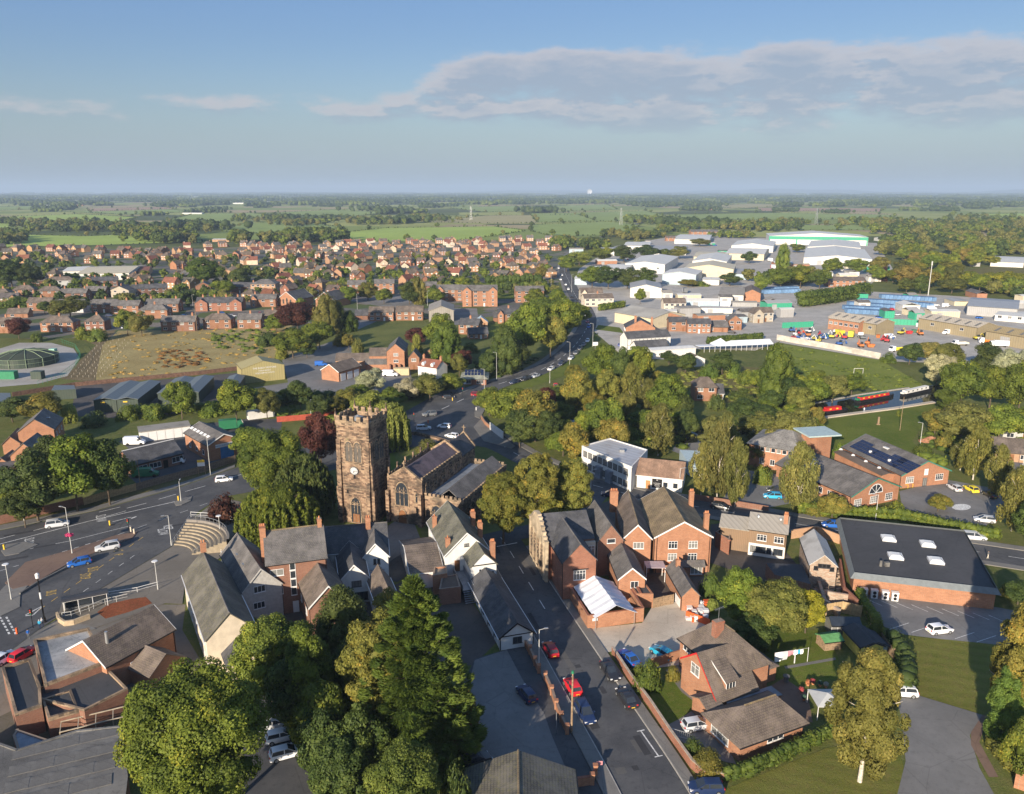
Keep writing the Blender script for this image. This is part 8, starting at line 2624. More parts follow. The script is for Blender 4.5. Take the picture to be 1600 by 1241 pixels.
wline('garden_wall','long brick garden wall along the right side of the street','wall',[(957,1022),(985,1065),(1015,1105),(1042,1146),(1080,1200),(1100,1218),(1130,1222)],1.25,.28,BRD,coping=plain('coping_stone',(.40,.33,.26),.9,.2))
wline('garden_wall','brick wall between the gravel yard and the lawn','wall',[(1018,1044),(1062,1030)],1.6,.25,BO)
o=MB().path([(0,0,1.1),(2.6,-1.2,1.1)],.04).path([(0,0,.2),(2.6,-1.2,.2)],.03)
for i in range(12):o.tube((2.6*i/11,-1.2*i/11,.1),(2.6*i/11,-1.2*i/11,1.1),.02,None,5)
g=o.build('drive_gate',STEEL);p=W(1043,1148);g.location=p;tag(g,'open metal gate at the entrance of the silver car drive','gate')
pfence('pale boarded fence at the end of the gravel yard',[(1020,951),(1036,947),(1052,944)],1.9,WOOD)
pfence('new golden timber panel fence beside the main road',[(132,790),(172,778),(213,767)],1.9,plain('golden_timber',(.42,.30,.16),.85,.2,2))
pfence('brown timber fence between the bungalow yard and the verge',[(214,767),(260,754),(320,738),(368,722)],1.9,plain('brown_timber',(.20,.15,.11),.9,.25,2))
pfence('garden fence running down beside the sheds to the lawn',[(1340,945),(1358,975),(1385,1018),(1396,1030)],1.8,WOOD)
pfence('fence with trellis behind the small greenhouse',[(1290,962),(1315,958),(1345,965)],2.2,plain('golden_timber',(.42,.30,.16),.85,.2,2))
pfence('white picket-like fence by the fenced yard entrance',[(1055,940),(1062,950)],1.6,FRAME)
wline('brick_wall','red brick wall in the shade below the left trees','wall',[(-10,822),(60,806),(130,789)],2.0,.3,BN)
wline('churchyard_wall','low stone wall between the churchyard and the junction','wall',[(620,682),(650,680),(690,690),(730,705)],1.1,.4,STONE)
wline('canal_wall','white rendered wall end with brick piers by the road bend','wall',[(766,672),(786,687)],2.4,.3,WHITE)
wline('brick_wall','curved brick parapet leading to the white wall end','wall',[(752,655),(758,664),(766,671)],1.2,.3,BO)
wline('brick_wall','brick wall along the lane in front of the silver birches','wall',[(1078,780),(1140,790),(1200,800)],1.4,.3,BN)
wline('brick_wall','buff wall with a shadow between the lane and dark flat roof','wall',[(1236,842),(1275,836),(1311,850)],2.0,.3,BF)
wline('yard_wall','tall stepped brick yard wall running down from the marquee back','wall',[(958,868),(982,915),(1000,950)],2.8,.35,BO,coping=BRD)
wline('yard_wall','brick wall between the two back yards','wall',[(1040,880),(1058,915),(1072,940)],2.4,.35,BO,coping=BRD)
t=thing('yard_canopy','clear roofed canopy on white posts in the back yard','canopy',(*W(1022,905).xy,0))
MB().box(-1.8,-1.4,2.9,1.8,1.4,3.0).build('canopy_roof',plain('milky_roof',(.42,.36,.40),.3,.1),t)
b=MB()
for x in(-1.75,1.65):
 for y in(-1.35,1.25):b.box(x,y,0,x+.1,y+.1,2.9)
b.build('posts',FRAME,t)
rb_=MB();rr=random.Random(4)
for i in range(70):
 p=W(1075+rr.random()*30,946+rr.random()*26)
 s=rr.uniform(.15,.5);rb_.box(p.x-s,p.y-s,.05,p.x+s,p.y+s,.3+rr.random()*.9,i%2)
o=stuff('barriers_and_sheeting',rb_.mesh('barriers_and_sheeting'),[ORANGEP,FRAME],'heap of orange barriers and white sheeting beside the gravel yard','rubbish heap')
hd=thing('orange_barrier','orange plastic mesh barrier propped at the rubbish heap','barrier',(*W(1090,972).xy,0),R(-40))
MB().box(-2.2,-.04,.05,2.2,.04,1.3).build('mesh',ORANGEP,hd);MB().box(-.05,-.06,0,.05,.06,1.5).build('post',WOOD,hd)
t=thing('washing_line','washing line with white, grey and pink laundry over the lawn','washing line',(*W(1241,1037).xy,0),R(12))
MB().box(-.06,-.06,0,.06,.06,2.4).tube((-3.4,0,2.3),(2.2,0,2.4),.015,None,4).tube((2.2,0,0),(2.2,0,2.5),.04,None,6).tube((-3.4,0,0),(-3.4,0,2.4),.04,None,6).build('post',FRAME,t)
for i,(c_,w2,h2)in enumerate([('white',1.0,1.6),('silver',1.0,1.4),('pink',.5,.9),('pink',.4,.7),('white',.7,.8),('cyan',.4,.7),('white',.5,.8)]):
 x=-3.3+sum([1.02,1.02,.52,.42,.72,.42,.52][:i])
 MB().add([(x,0,2.3),(x+w2,0,2.31),(x+w2*.98,-.12,2.3-h2*.5),(x+.02,.1,2.3-h2*.5),(x+w2*.97,.05,2.3-h2),(x+.03,-.05,2.3-h2)],[(0,3,2,1),(3,5,4,2)]).build('laundry',plain('cloth_'+c_,COLS.get(c_,(.5,.25,.3)),.9),t)
gh=frm((1300,978),(1347,979),(1345,965),2.0)
r,L,D=house('greenhouse','small white framed greenhouse full of pots behind the sheds','greenhouse',(gh[0],gh[1],gh[2],3.0),1.9,2.7,GLASS_C,GLASS,'x',ov=.05)
b=MB()
for i in range(6):b.box(L*i/5-.03,-.04,0,L*i/5+.03,-.005,1.95)
b.box(0,-.05,1.86,L,-.006,1.95);b.build('frame',FRAME,r)
fr=frm((1346,1010),(1370,1000),(1348,978),2.3)
r,L,D=house('garden_shed','yellow painted garden shed with a black felt roof','shed',(fr[0],fr[1],3.6,5.5),2.1,2.8,plain('pale_yellow_paint',(.60,.55,.14),.7,.1),FELT,'y',ov=.2)
r,L,D=house('garden_shed','blue grey painted garden shed with a round window below the yellow one','shed',(W(1352,1030),fr[1],3.4,4.0),2.1,2.8,plain('blue_grey_paint',(.24,.32,.36),.7,.1),FELT,'y',ov=.2)
r,L,D=house('chicken_hutch','small hutch with a mossy green felt roof on the grass','hutch',(W(1288,1018),Vector((1,.2)).normalized(),3.0,2.4),1.6,2.1,WOOD,plain('green_felt',(.10,.26,.10),.9,.2),'x',ov=.2)
t=thing('gazebo','pale grey gazebo canopy over garden furniture beside the birch','gazebo',(*W(1290,1112).xy,0))
MB().add([(-2,-2,2.2),(2,-2,2.2),(2,2,2.2),(-2,2,2.2),(0,0,3.0),(-2,-2,2.1),(2,-2,2.1),(2,2,2.1),(-2,2,2.1)],[(0,1,4),(1,2,4),(2,3,4),(3,0,4),(0,5,6,1),(1,6,7,2),(2,7,8,3),(3,8,5,0),(8,7,6,5)]).build('canopy',plain('grey_canvas',(.45,.46,.46),.8,.05),t)
b=MB()
for x in(-1.95,1.9):
 for y in(-1.95,1.9):b.box(x,y,0,x+.08,y+.08,2.2)
b.build('frame',FRAME,t)
o=MB().tube((0,0,0),(0,0,.9),.35,.3,12).tube((0,0,.9),(0,0,1.1),.5,.5,12).build('bird_bath',CONC);o.location=W(1228,1066);tag(o,'pale stone ball ornament on the patio by the extension','ornament')
for i,(x,y,c_)in enumerate([(1252,1083,'red'),(1262,1072,'orange'),(1270,1070,'red'),(1281,1073,'green'),(1290,1075,'cream'),(1256,1095,'green')]):
 t=thing('potted_plant',['red potted plant nearest the extension','orange potted plant beside the lawn edge','second red potted plant at the lawn edge','green potted plant at the lawn edge','cream potted plant nearest the birch','green potted plant low on the patio'][i],'plant pot',(*W(x,y).xy,.08))
 MB().tube((0,0,0),(0,0,.4),.2,.26,10).build('pot',POTS,t)
 v=fmesh('plant',[lcloud(np.array([[0,0,.6]]),np.array([[.35,.35,.3]]),140,.12,np.random.default_rng(i),0)],plain('petal_'+c_,tuple(q_*.45+.05 for q_ in COLS[c_]),.8,.4,6))
 newobj('plant',v,None,t)
t=thing('brick_heap','orange heap of salvaged bricks on grass near the college','brick heap',(*W(1455,690).xy,0))
b=MB();rr=random.Random(8)
for i in range(160):
 q_,rr_=rr.random()*6.28,rr.random()**.6
 x,y=math.cos(q_)*rr_*3.6,math.sin(q_)*rr_*1.6
 b.box(x-.35,y-.2,0,x+.35,y+.2,.2+(1-rr_)*1.6*rr.uniform(.6,1))
o=b.build('bricks',BO,t);o['kind']='stuff'
for i in range(6):
 p=W(1415+i*7.6,763-i*1.3)
 o=MB().tube((-.5,0,0),(-.5,0,.9),.06,None,6).tube((.5,0,0),(.5,0,.9),.06,None,6).tube((-.5,0,.9),(.5,0,.9),.06,None,6).build('hoop_barrier',YELLOW);o.location=p;o.rotation_euler=(0,0,R(-10))
 tag(o,'yellow hoop barrier, %s from the link roof along the college gable'%['first','second','third','fourth','fifth','sixth'][i],'barrier','yellow hoop barriers before the college gable')
# ================================================================ TREES
U=dict
tree(316,1300,1028,214,'broad','green','huge round sycamore with sunlit yellow green leaves at the bottom left',unique=(34000,.27,11))
tree(655,1190,903,215,'cypress','cypress','giant bushy cypress in the middle foreground with feathery sunlit sprays',unique=(42000,.24,12))
tree(597,1170,934,122,'broad','autumn','yellowing sycamore squeezed against the left side of the giant cypress',unique=(15000,.25,13))
tree(470,1150,1020,96,'broad','dark','dark bushy tree directly right of the rounded green tree')
tree(515,1200,1060,96,'broad','green','leafy tree in the shade midway between the big sycamore and giant cypress')
tree(565,1235,1100,92,'broad','dark','dark tree in the shade above the clipped round holly')
tree(555,1130,1010,70,'column','dark','dark upright tree below the dark upright evergreen')
tree(540,1080,928,92,'column','dark','dark upright evergreen left of the yellowing sycamore',unique=(12000,.24,14))
tree(428,1110,952,118,'broad','green','rounded green tree with a lit top in front of the cream house',unique=(13000,.25,15))
tree(488,1160,978,78,'column','green','narrow leafy tree between the rounded tree and the dark evergreen',unique=(9000,.25,16))
tree(535,1275,1150,95,'broad','dark','dark shrubby tree at the bottom left of the clipped round holly',unique=(9000,.24,17))
tree(635,1320,1150,118,'broad','cypress','dense clipped round holly at the bottom edge below the giant cypress',unique=(14000,.20,18))
tree(712,1290,1170,60,'bush','dark','dark bush at the bottom edge right of the clipped round holly')
tree(505,1235,1110,80,'broad','dark','dark tree in the shade right of the back yard cars')
tree(385,1020,960,50,'broad','green','small tree against the cream gable')
tree(720,1165,1085,60,'column','autumn','brown tinged dying conifer side at the foot of the giant cypress',tint=(.8,.5,.45))
tree(610,1010,920,60,'broad','autumn','yellow topped tree behind the brown gabled house')
tree(1343,1222,1018,122,'birch','birch','big drooping birch with a white trunk beside the bottom drive',unique=(26000,.21,19))
tree(1582,1140,952,118,'birch','autumn','big olive birch at the right edge above the pale conifer',unique=(18000,.24,20))
tree(1560,1160,1044,46,'column','cypress','small pale green conifer beside the right drive',unique=(9000,.18,21),tint=(1.3,1.45,1.5))
tree(1590,1230,1120,60,'broad','green','low tree in the bottom right corner bed')
tree(1152,985,882,76,'broad','green','leftmost garden tree between the outbuilding and the derelict workshop',unique=(9000,.25,22))
tree(1208,1002,905,112,'broad','birch','broad olive garden tree behind the brick house chimney',unique=(15000,.25,23))
tree(1258,990,918,58,'broad','willow','bright yellow tree at the right end of the garden trees',unique=(8000,.22,24),tint=(1.3,1.15,.5))
tree(1175,1020,960,70,'broad','dark','dark garden tree in the shade behind the brick house')
tree(1108,930,890,34,'bush','cypress','bright bush left of the garden trees')
tree(1113,955,934,26,'bush','willow','small yellow bush beside the rubbish heap')
tree(1190,1020,985,30,'bush','cypress','round bright bush on the dark garden lawn')
tree(1012,1078,1028,46,'bush','green','round bush between the garden wall and turquoise car')
tree(998,1060,1032,26,'bush','green','smaller bush touching the round bush by the blue saloon')
tree(1052,1062,1038,24,'bush','autumn','small rose bush at the gravel side of the lawn')
tree(1082,1178,1148,30,'bush','cypress','bright green shrub beside the drive gate')
tree(1106,1210,1165,50,'bush','autumn','yellow and orange bush at the corner of the garden wall',unique=(5000,.15,25))
tree(1365,1000,960,34,'bush','green','leafy bush against the garden fence')
tree(1422,1050,1028,22,'bush','willow','yellow green bush at the corner of the striped lawn')
tree(786,850,728,82,'broad','autumn','leftmost of the three yellowing trees beside the church aisle',unique=(11000,.27,26))
tree(836,842,690,78,'broad','autumn','tallest yellowing tree, middle of the three beside the church',unique=(12000,.27,27))
tree(893,825,706,72,'broad','autumn','rightmost of the three yellowing trees, in front of the white office',unique=(11000,.27,28))
tree(860,845,775,60,'broad','autumn','low yellow green tree between the tall yellowing trees')
tree(350,812,768,55,'bush','copper','dark copper beech bush above the stepped seating')
tree(432,790,662,112,'broad','green','large green tree left of the church behind the weeping tree',unique=(15000,.28,29))
tree(437,838,752,122,'weeping','green','wide weeping ash dome above the brown tiled hall roof',unique=(16000,.22,30))
tree(478,805,700,90,'weeping','dark','darker weeping tree between the weeping dome and the tower',unique=(9000,.25,31))
tree(393,720,665,60,'broad','green','green tree behind the lamp on the main road')
tree(502,728,643,62,'broad','copper','copper beech immediately left of the tower parapet')
tree(613,700,622,58,'weeping','willow','pale willow right behind the church tower',unique=(9000,.25,32))
tree(575,665,612,62,'broad','willow','pale yellow tree peeping over the tower battlements')
tree(668,705,683,40,'bush','birch','straggling shrubs above the nave roof')
for x,yb,yt,w_,l in((60,815,706,100,'dark'),(122,800,678,105,'green'),(172,790,686,80,'dark'),(10,800,735,70,'green'),(85,760,680,70,'dark'),(40,825,760,60,'dark'),(140,745,676,60,'dark')):
 tree(x,yb,yt,w_,'broad',l)
for row in[(797,670,606,76,'broad','green'),(836,690,602,72,'broad','autumn'),(765,650,603,50,'broad','green'),(812,700,640,60,'broad','dark'),(857,700,640,50,'broad','dark'),(853,655,605,40,'broad','copper'),(790,583,514,52,'column','dark'),(822,565,470,66,'broad','green'),(860,560,488,52,'broad','autumn'),(885,528,462,54,'broad','green'),(842,530,470,56,'broad','green'),(808,580,530,40,'broad','dark'),(775,570,540,34,'broad','green'),(905,510,475,36,'broad','green'),(850,500,462,44,'broad','green'),(870,545,505,40,'broad','dark'),(900,650,578,54,'broad','autumn'),(940,605,536,58,'broad','green'),(945,640,575,48,'broad','autumn'),(968,620,540,34,'broad','dark'),(1000,612,540,50,'broad','green'),(985,640,570,44,'birch','birch'),(1040,655,582,66,'broad','green'),(1012,650,595,40,'birch','birch'),(893,625,600,40,'broad','copper'),(928,662,610,40,'broad','autumn'),(945,700,618,62,'broad','green'),(900,725,660,54,'broad','autumn'),(955,710,650,60,'broad','autumn'),(1028,712,636,64,'birch','birch'),(985,690,665,34,'bush','green'),(865,700,668,32,'bush','green'),(1072,690,640,40,'broad','dark'),(880,690,655,40,'broad','green'),(1062,660,618,50,'broad','dark'),(915,690,640,40,'broad','green'),(1120,780,665,60,'birch','birch'),(1148,792,692,46,'birch','birch'),(1095,775,695,44,'birch','birch'),(1130,735,650,54,'birch','birch'),(1112,700,645,36,'broad','birch'),(1245,800,696,64,'birch','birch'),(1300,812,770,50,'broad','autumn'),(1270,805,785,30,'bush','autumn'),(1465,800,772,40,'broad','autumn'),(1400,800,782,30,'bush','green'),(1190,755,725,34,'bush','green'),(1210,632,546,56,'column','cypress'),(1240,640,590,60,'broad','dark'),(1120,640,612,30,'bush','dark'),(1185,690,642,70,'broad','birch'),(1240,700,636,76,'broad','birch'),(1215,720,665,60,'broad','birch'),(1265,690,650,40,'broad','green'),(1270,640,588,50,'broad','green'),(1300,630,580,50,'broad','birch'),(1330,618,582,46,'broad','green'),(1160,660,620,50,'broad','dark'),(1150,720,680,50,'broad','birch'),(1180,725,690,44,'broad','birch'),(1310,712,690,22,'bush','green'),(1070,585,552,36,'broad','dark'),(1128,585,548,44,'broad','dark'),(1147,590,564,30,'bush','green'),(1108,590,562,30,'bush','cypress'),(1045,570,548,30,'broad','dark'),(997,570,540,40,'broad','green'),(1165,600,575,30,'bush','green'),(1420,570,535,40,'broad','dark'),(1388,566,548,26,'bush','green'),(1450,565,530,40,'broad','birch'),(1480,585,535,50,'broad','birch'),(1462,606,552,46,'broad','silver'),(1480,600,555,40,'broad','silver'),(1500,640,560,70,'broad','green'),(1545,640,570,70,'broad','green'),(1590,650,560,70,'broad','green'),(1540,590,535,50,'broad','dark'),(1570,600,545,50,'broad','silver'),(1605,600,540,50,'broad','silver'),(1475,645,605,40,'broad','cypress'),(1500,690,628,80,'broad','birch'),(1460,680,640,50,'broad','autumn'),(1560,690,630,70,'broad','green'),(1600,690,635,60,'broad','green'),(1520,750,668,60,'birch','birch'),(1555,780,700,44,'birch','birch'),(1580,830,735,66,'birch','birch'),(1500,735,690,40,'birch','birch'),(1605,850,780,60,'broad','dark'),(1440,710,692,34,'bush','cypress'),(1475,700,672,30,'bush','autumn'),(1590,945,905,50,'broad','dark'),(1440,740,722,20,'bush','green'),(1575,930,908,30,'bush','willow'),(285,655,590,52,'broad','green'),(370,660,592,62,'broad','green'),(418,655,604,42,'broad','birch'),(68,665,612,66,'broad','autumn'),(20,660,620,60,'broad','dark'),(108,660,625,30,'bush','willow'),(330,650,625,40,'bush','green'),(200,655,630,40,'bush','green'),(240,655,628,40,'bush','green'),(470,640,592,40,'broad','dark'),(500,655,615,40,'broad','dark'),(520,650,620,40,'broad','autumn'),(545,640,605,46,'broad','autumn'),(580,615,575,52,'broad','silver'),(640,625,590,50,'broad','silver'),(672,625,585,50,'broad','birch'),(705,615,582,44,'broad','green'),(612,640,605,46,'broad','green'),(560,630,600,40,'broad','green'),(455,630,605,40,'broad','green'),(150,665,640,50,'bush','dark'),(465,520,468,66,'broad','copper'),(512,522,464,44,'column','birch'),(528,520,475,30,'column','dark'),(500,545,500,50,'broad','green'),(458,560,512,60,'broad','green'),(546,518,488,30,'column','cypress'),(440,560,540,26,'bush','willow'),(420,540,515,40,'bush','dark'),(432,520,490,40,'broad','green'),(535,540,515,30,'bush','autumn'),(480,560,530,34,'broad','dark'),(200,524,482,40,'broad','green'),(222,526,486,40,'broad','birch'),(110,498,462,62,'broad','birch'),(30,530,494,40,'broad','copper'),(155,532,510,36,'bush','green'),(130,530,508,30,'bush','green'),(58,534,518,22,'bush','cypress'),(70,490,470,24,'broad','dark'),(20,480,462,60,'bush','green'),(324,448,402,56,'broad','cypress'),(375,450,418,40,'broad','dark'),(350,462,436,40,'broad','green'),(20,450,404,62,'broad','dark'),(50,450,412,40,'broad','dark'),(45,455,435,50,'bush','green'),(295,470,448,26,'bush','cypress'),(688,548,488,52,'broad','green'),(652,540,512,40,'broad','copper'),(652,552,524,18,'column','willow'),(698,575,510,50,'column','cypress'),(718,588,552,28,'broad','birch'),(722,580,545,40,'broad','copper'),(735,560,535,30,'broad','green'),(760,590,550,30,'broad','dark'),(640,476,440,40,'broad','dark'),(655,475,436,26,'column','birch'),(680,475,450,34,'broad','green'),(575,470,440,34,'broad','autumn'),(600,475,450,30,'broad','green'),(545,475,445,30,'broad','green'),(752,460,440,20,'broad','green'),(835,480,450,34,'broad','green'),(725,458,430,26,'broad','green'),(545,548,520,22,'broad','autumn'),(560,552,525,20,'bush','willow'),(1000,475,450,18,'broad','green'),(665,600,580,30,'bush','dark'),(1475,640,622,24,'bush','green'),(1405,650,640,10,'bush','green'),(925,450,415,44,'broad','green'),(950,452,414,44,'broad','dark'),(980,452,418,40,'broad','dark'),(1008,452,418,40,'broad','dark'),(1075,448,436,34,'broad','autumn'),(1140,447,426,36,'broad','dark'),(1095,447,438,30,'bush','green'),(905,415,392,40,'broad','willow'),(885,425,398,30,'broad','green'),(940,410,385,44,'broad','green'),(975,410,382,40,'broad','dark'),(1010,405,382,40,'broad','dark'),(1060,405,384,30,'broad','birch'),(1093,385,372,34,'broad','birch'),(1040,404,388,26,'broad','cypress'),(1170,412,392,26,'broad','dark'),(1222,425,385,22,'column','green'),(1220,450,415,40,'broad','green'),(1250,450,412,40,'broad','green'),(1280,452,420,40,'broad','green'),(1300,430,402,36,'broad','green'),(1335,430,402,36,'broad','green'),(1190,458,428,26,'broad','green'),(1245,395,380,26,'broad','green'),(1295,388,378,20,'broad','dark'),(1380,440,418,14,'column','copper'),(1210,440,430,30,'broad','autumn'),(870,478,450,30,'broad','green'),(850,470,440,20,'broad','green'),(845,440,415,20,'broad','autumn'),]:
 tree(*row)
rr=random.Random(101)
for k in range(70):
 x,y=(rr.uniform(855,1075),rr.uniform(600,715))if k%2 else(rr.uniform(1150,1300),rr.uniform(600,730))
 p=W(x,y)
 if 1285<x and y>640:continue
 if any((p.x-a_)**2+(p.y-b2)**2<(r_+2.5)**2 for a_,b2,r_ in FOOT):continue
 if min((q-p.xy).length for q in BY[::3]+LN[::3])<9:continue
 tree_at(p,rr.uniform(3.2,5),rr.uniform(6,10),'broad',rr.choice(['green','dark','birch','green','autumn']))
rr=random.Random(12)
for i in range(85):
 t=rr.random()
 x=1365+235*rr.random()+20*rr.random()
 y=rr.uniform(398,462)+(x-1365)*-.02
 if 1490<x<1620 and 418<y<450:continue
 if x>1530 and 396<y<414:continue
 p=W(x,y)
 if any((p.x-a_)**2+(p.y-b2)**2<(r_+2)**2 for a_,b2,r_ in FOOT[-400:]if r_>5):continue
 tree_at(p,rr.uniform(6,10),rr.uniform(10,17),'broad',rr.choice(['green','green','birch','dark','green']),tint=(rr.uniform(1.1,1.5),rr.uniform(1.05,1.25),1.0))
NTREES=sum(1 for o in bpy.data.objects if o.parent is None and o.get('category')in('tree',))
# ================================================================ FAR ESTATE
def far_house_mesh(v):
 """one far house: walls, roof, windows, chimney in one mesh"""
 rng=random.Random(v)
 L_,D_w=rng.uniform(8,11),rng.uniform(7,8.5)
 he,hr=4.7,4.7+rng.uniform(2.8,3.6)
 b=MB()
 b.box(0,0,0,L_,D_w,he,0)
 hip=1 if v%4==1 else 0
 if not hip:
  b.add([(0,0,he),(0,D_w,he),(0,D_w/2,hr),(L_,0,he),(L_,D_w,he),(L_,D_w/2,hr)],[(0,2,1),(3,4,5)],0)
 rb=MB();roof_mesh(rb,L_,D_w,he,hr,'x',hip,hip,.35)
 b.add(rb.v,rb.f,1)
 if v%4 in(0,2):
  gw=L_*.42
  gx=0 if v%2 else L_-gw
  b.box(gx,-1.6,0,gx+gw,0,he,0)
  b.add([(gx,-1.6,he),(gx+gw,-1.6,he),(gx+gw/2,-1.6,he+1.9)],[(0,1,2)],0)
  b.add([(gx-.2,-1.8,he-.1),(gx+gw/2,-1.8,he+2.1),(gx+gw/2,3,he+2.1),(gx-.2,1.0,he-.1),(gx+gw+.2,-1.8,he-.1),(gx+gw+.2,1.0,he-.1)],[(0,1,2,3),(1,4,5,2)],1)
 for z in(.9,3.3):
  for i in range(3):
   x=L_*(i+.5)/3-.6
   y=-1.66 if(v%4 in(0,2)and gx-.5<x<gx+gw)else-.06
   b.box(x,y,z,x+1.2,y+.05,z+1.2,2)
  b.box(L_+.01,D_w*.4,z,L_+.06,D_w*.4+1,z+1.1,2)
 b.box(L_*.8,D_w/2-.3,hr-.6,L_*.8+.7,D_w/2+.3,hr+.9,0)
 if v%3==0:b.box(L_+.1,1,0,L_+3.1,6,2.4,0).box(L_+.05,.9,2.4,L_+3.2,6.1,2.6,1)
 me=b.mesh('estate_house')
 wm=[BO,BF,BRD,CREAM][[0,1,1,1,2,1,3,1][v%8]]
 rm=[TB,TG,TB,TR][(v//2)%4]
 for m in(wm,rm,FRAME):me.materials.append(m)
 me['w']=['orange brick','buff brick','buff brick','buff brick','red brick','buff brick','cream','buff brick'][v%8]
 me['r']=['brown','grey','brown','red'][(v//2)%4]
 return me
FH=[far_house_mesh(v)for v in range(16)]
rr=random.Random(31)
PLACED=[]
def zone_name(x,y):
 if x<250:return 'estate beyond the cream factory'
 if x<420:return 'estate left of the apartments'
 if x<560:return 'estate behind the pyramid roof'
 if x<700:return 'estate below the bright field'
 if x<800:return 'estate behind the twin gables'
 return 'estate beside the straight bypass'
EST=[]
rows=[[(-60,402),(60,400),(120,403)],[(-40,412),(60,410),(130,412),(170,410)],[(100,392),(180,396),(260,402)],[(150,404),(210,404),(270,408)],[(0,391),(60,393),(110,394)],[(240,412),(300,407),(350,404),(400,404)],[(250,396),(300,399),(352,396)],[(255,424),(300,420),(345,425),(380,432)],[(330,416),(390,413),(440,412)],[(360,432),(420,426),(470,424),(520,428)],[(375,398),(430,396),(480,393),(520,391)],[(390,405),(450,402),(500,399),(560,400)],[(400,390),(440,388),(500,385),(560,384)],[(520,392),(560,391),(620,388),(680,386),(720,385)],[(540,384),(600,382),(660,381),(720,380)],[(470,416),(520,413),(560,410)],[(490,404),(530,405),(570,404)],[(570,396),(620,394),(670,393),(710,393)],[(610,402),(650,400),(690,399)],[(500,437),(540,436),(560,440)],[(585,418),(630,416),(680,416),(720,416)],[(640,425),(690,424),(740,424)],[(640,436),(690,434),(730,435)],[(690,408),(740,406),(790,406)],[(720,416),(760,415),(800,420)],[(725,380),(770,378),(820,377),(862,377)],[(730,387),(780,385),(830,383),(868,384)],[(740,395),(790,393),(840,391),(868,392)],[(750,402),(800,400),(850,399)],[(790,412),(830,410),(860,410)],[(800,424),(840,421),(858,424)],[(460,440),(500,430),(540,424)],[(560,425),(600,428),(640,430)],[(300,388),(380,386),(420,392)],[(800,438),(840,432),(862,436)],[(610,385),(680,384),(740,382)],[(560,405),(610,408),(660,408)],[(0,441),(60,438),(130,440),(170,436)],[(195,442),(240,448),(290,452)],[(425,455),(480,462),(540,466)],[(430,442),(480,448),(540,452)],[(270,436),(300,440)],[(0,478),(40,476)],[(380,470),(430,474)],[(700,446),(660,448),(625,447)],[(780,440),(800,448)]]
for rowi,L0 in enumerate(rows):
 Ls=spline([W(*p).xy for p in L0],10)
 s=0.0
 acc=0.0
 step=12.6
 for a_,b2 in zip(Ls[:-1],Ls[1:]):
  seg=(b2-a_).length
  while acc<seg:
   p=a_.lerp(b2,acc/seg)+Vector((rr.uniform(-2,2),rr.uniform(-5,5)))
   acc+=step*rr.uniform(.9,1.35)
   if any((p.x-q.x)**2+(p.y-q.y)**2<140 for q in PLACED):continue
   if any((p.x-x)**2+(p.y-y)**2<(r_+5)**2 for x,y,r_ in FOOT):continue
   if min((q-p).length for q in BY[::3])<20:continue
   EST.append((p,math.atan2((b2-a_).y,(b2-a_).x)))
   PLACED.append(p)
  acc-=seg
EST.sort(key=lambda e:e[0].y)
tot=0
rest=MB()
for i,(p,an)in enumerate(EST):
 me=FH[rr.randrange(16)]
 side=rr.choice([0,0,0,90,180,-90])
 an2=an+R(side+rr.uniform(-12,12))
 px_=pix((p.x,p.y,3))
 if i<190:
  o=newobj('estate_house',me)
  o.location=(p.x,p.y,.06)
  o.rotation_euler=(0,0,an2)
  k=rr.uniform(.7,1.05)
  o.color=(k,k*rr.uniform(.93,1.02),k*rr.uniform(.85,1.0),1)
  lab='%s house with %s roof in the far %s'%(me['w'],me['r'],zone_name(*px_))
  tag(o,lab,'house','%s, %s roofs, %s'%(me['w']+' houses',me['r'],zone_name(*px_)))
 else:
  M=Matrix.Translation((p.x,p.y,.06))@Matrix.Rotation(an2,4,'Z')
  cols={'BR':0}
  for poly in me.polygons:
   pass
  b0=len(rest.v)
  rest.v+=[tuple(M@v.co)for v in me.vertices]
  mo={BO.name:0,BF.name:1,BRD.name:0,CREAM.name:2,TB.name:3,TG.name:4,TR.name:5,FRAME.name:6}
  for poly in me.polygons:
   rest.f.append(tuple(v+b0 for v in poly.vertices))
   rest.mi.append(mo[me.materials[poly.material_index].name])
  tot+=1
if tot:
 stuff('distant_estate',rest.mesh('distant_estate'),[BO,BF,CREAM,TB,TG,TR,FRAME],'farthest rows of small brick houses below the bright green field','houses')
print('estate houses',len(EST),'far ones joined',tot)
def far_tree_mesh(v,leafm,n=420):
 rng=np.random.default_rng(v+50)
 c,rad=clobes('broad',5.5,9.5,rng,.45)
 me=fmesh('far_crown',[lcloud(c+np.array([0,0,.8]),rad,n,.75,rng,.6,core=.95)],LM[leafm])
 return me
def wood_mesh(v,leafm):
 """a clump of woodland, about 90 m across"""
 rng=np.random.default_rng(v+90)
 K=46
 c=np.stack([rng.normal(size=K)*26,rng.normal(size=K)*16,4+rng.random(K)*5],axis=1)
 rad=np.stack([5+rng.random(K)*4,5+rng.random(K)*4,4.5+rng.random(K)*3.5],axis=1)
 return fmesh('far_wood',[lcloud(c,rad,900,1.6,rng,.2,core=1.0)],LM[leafm])
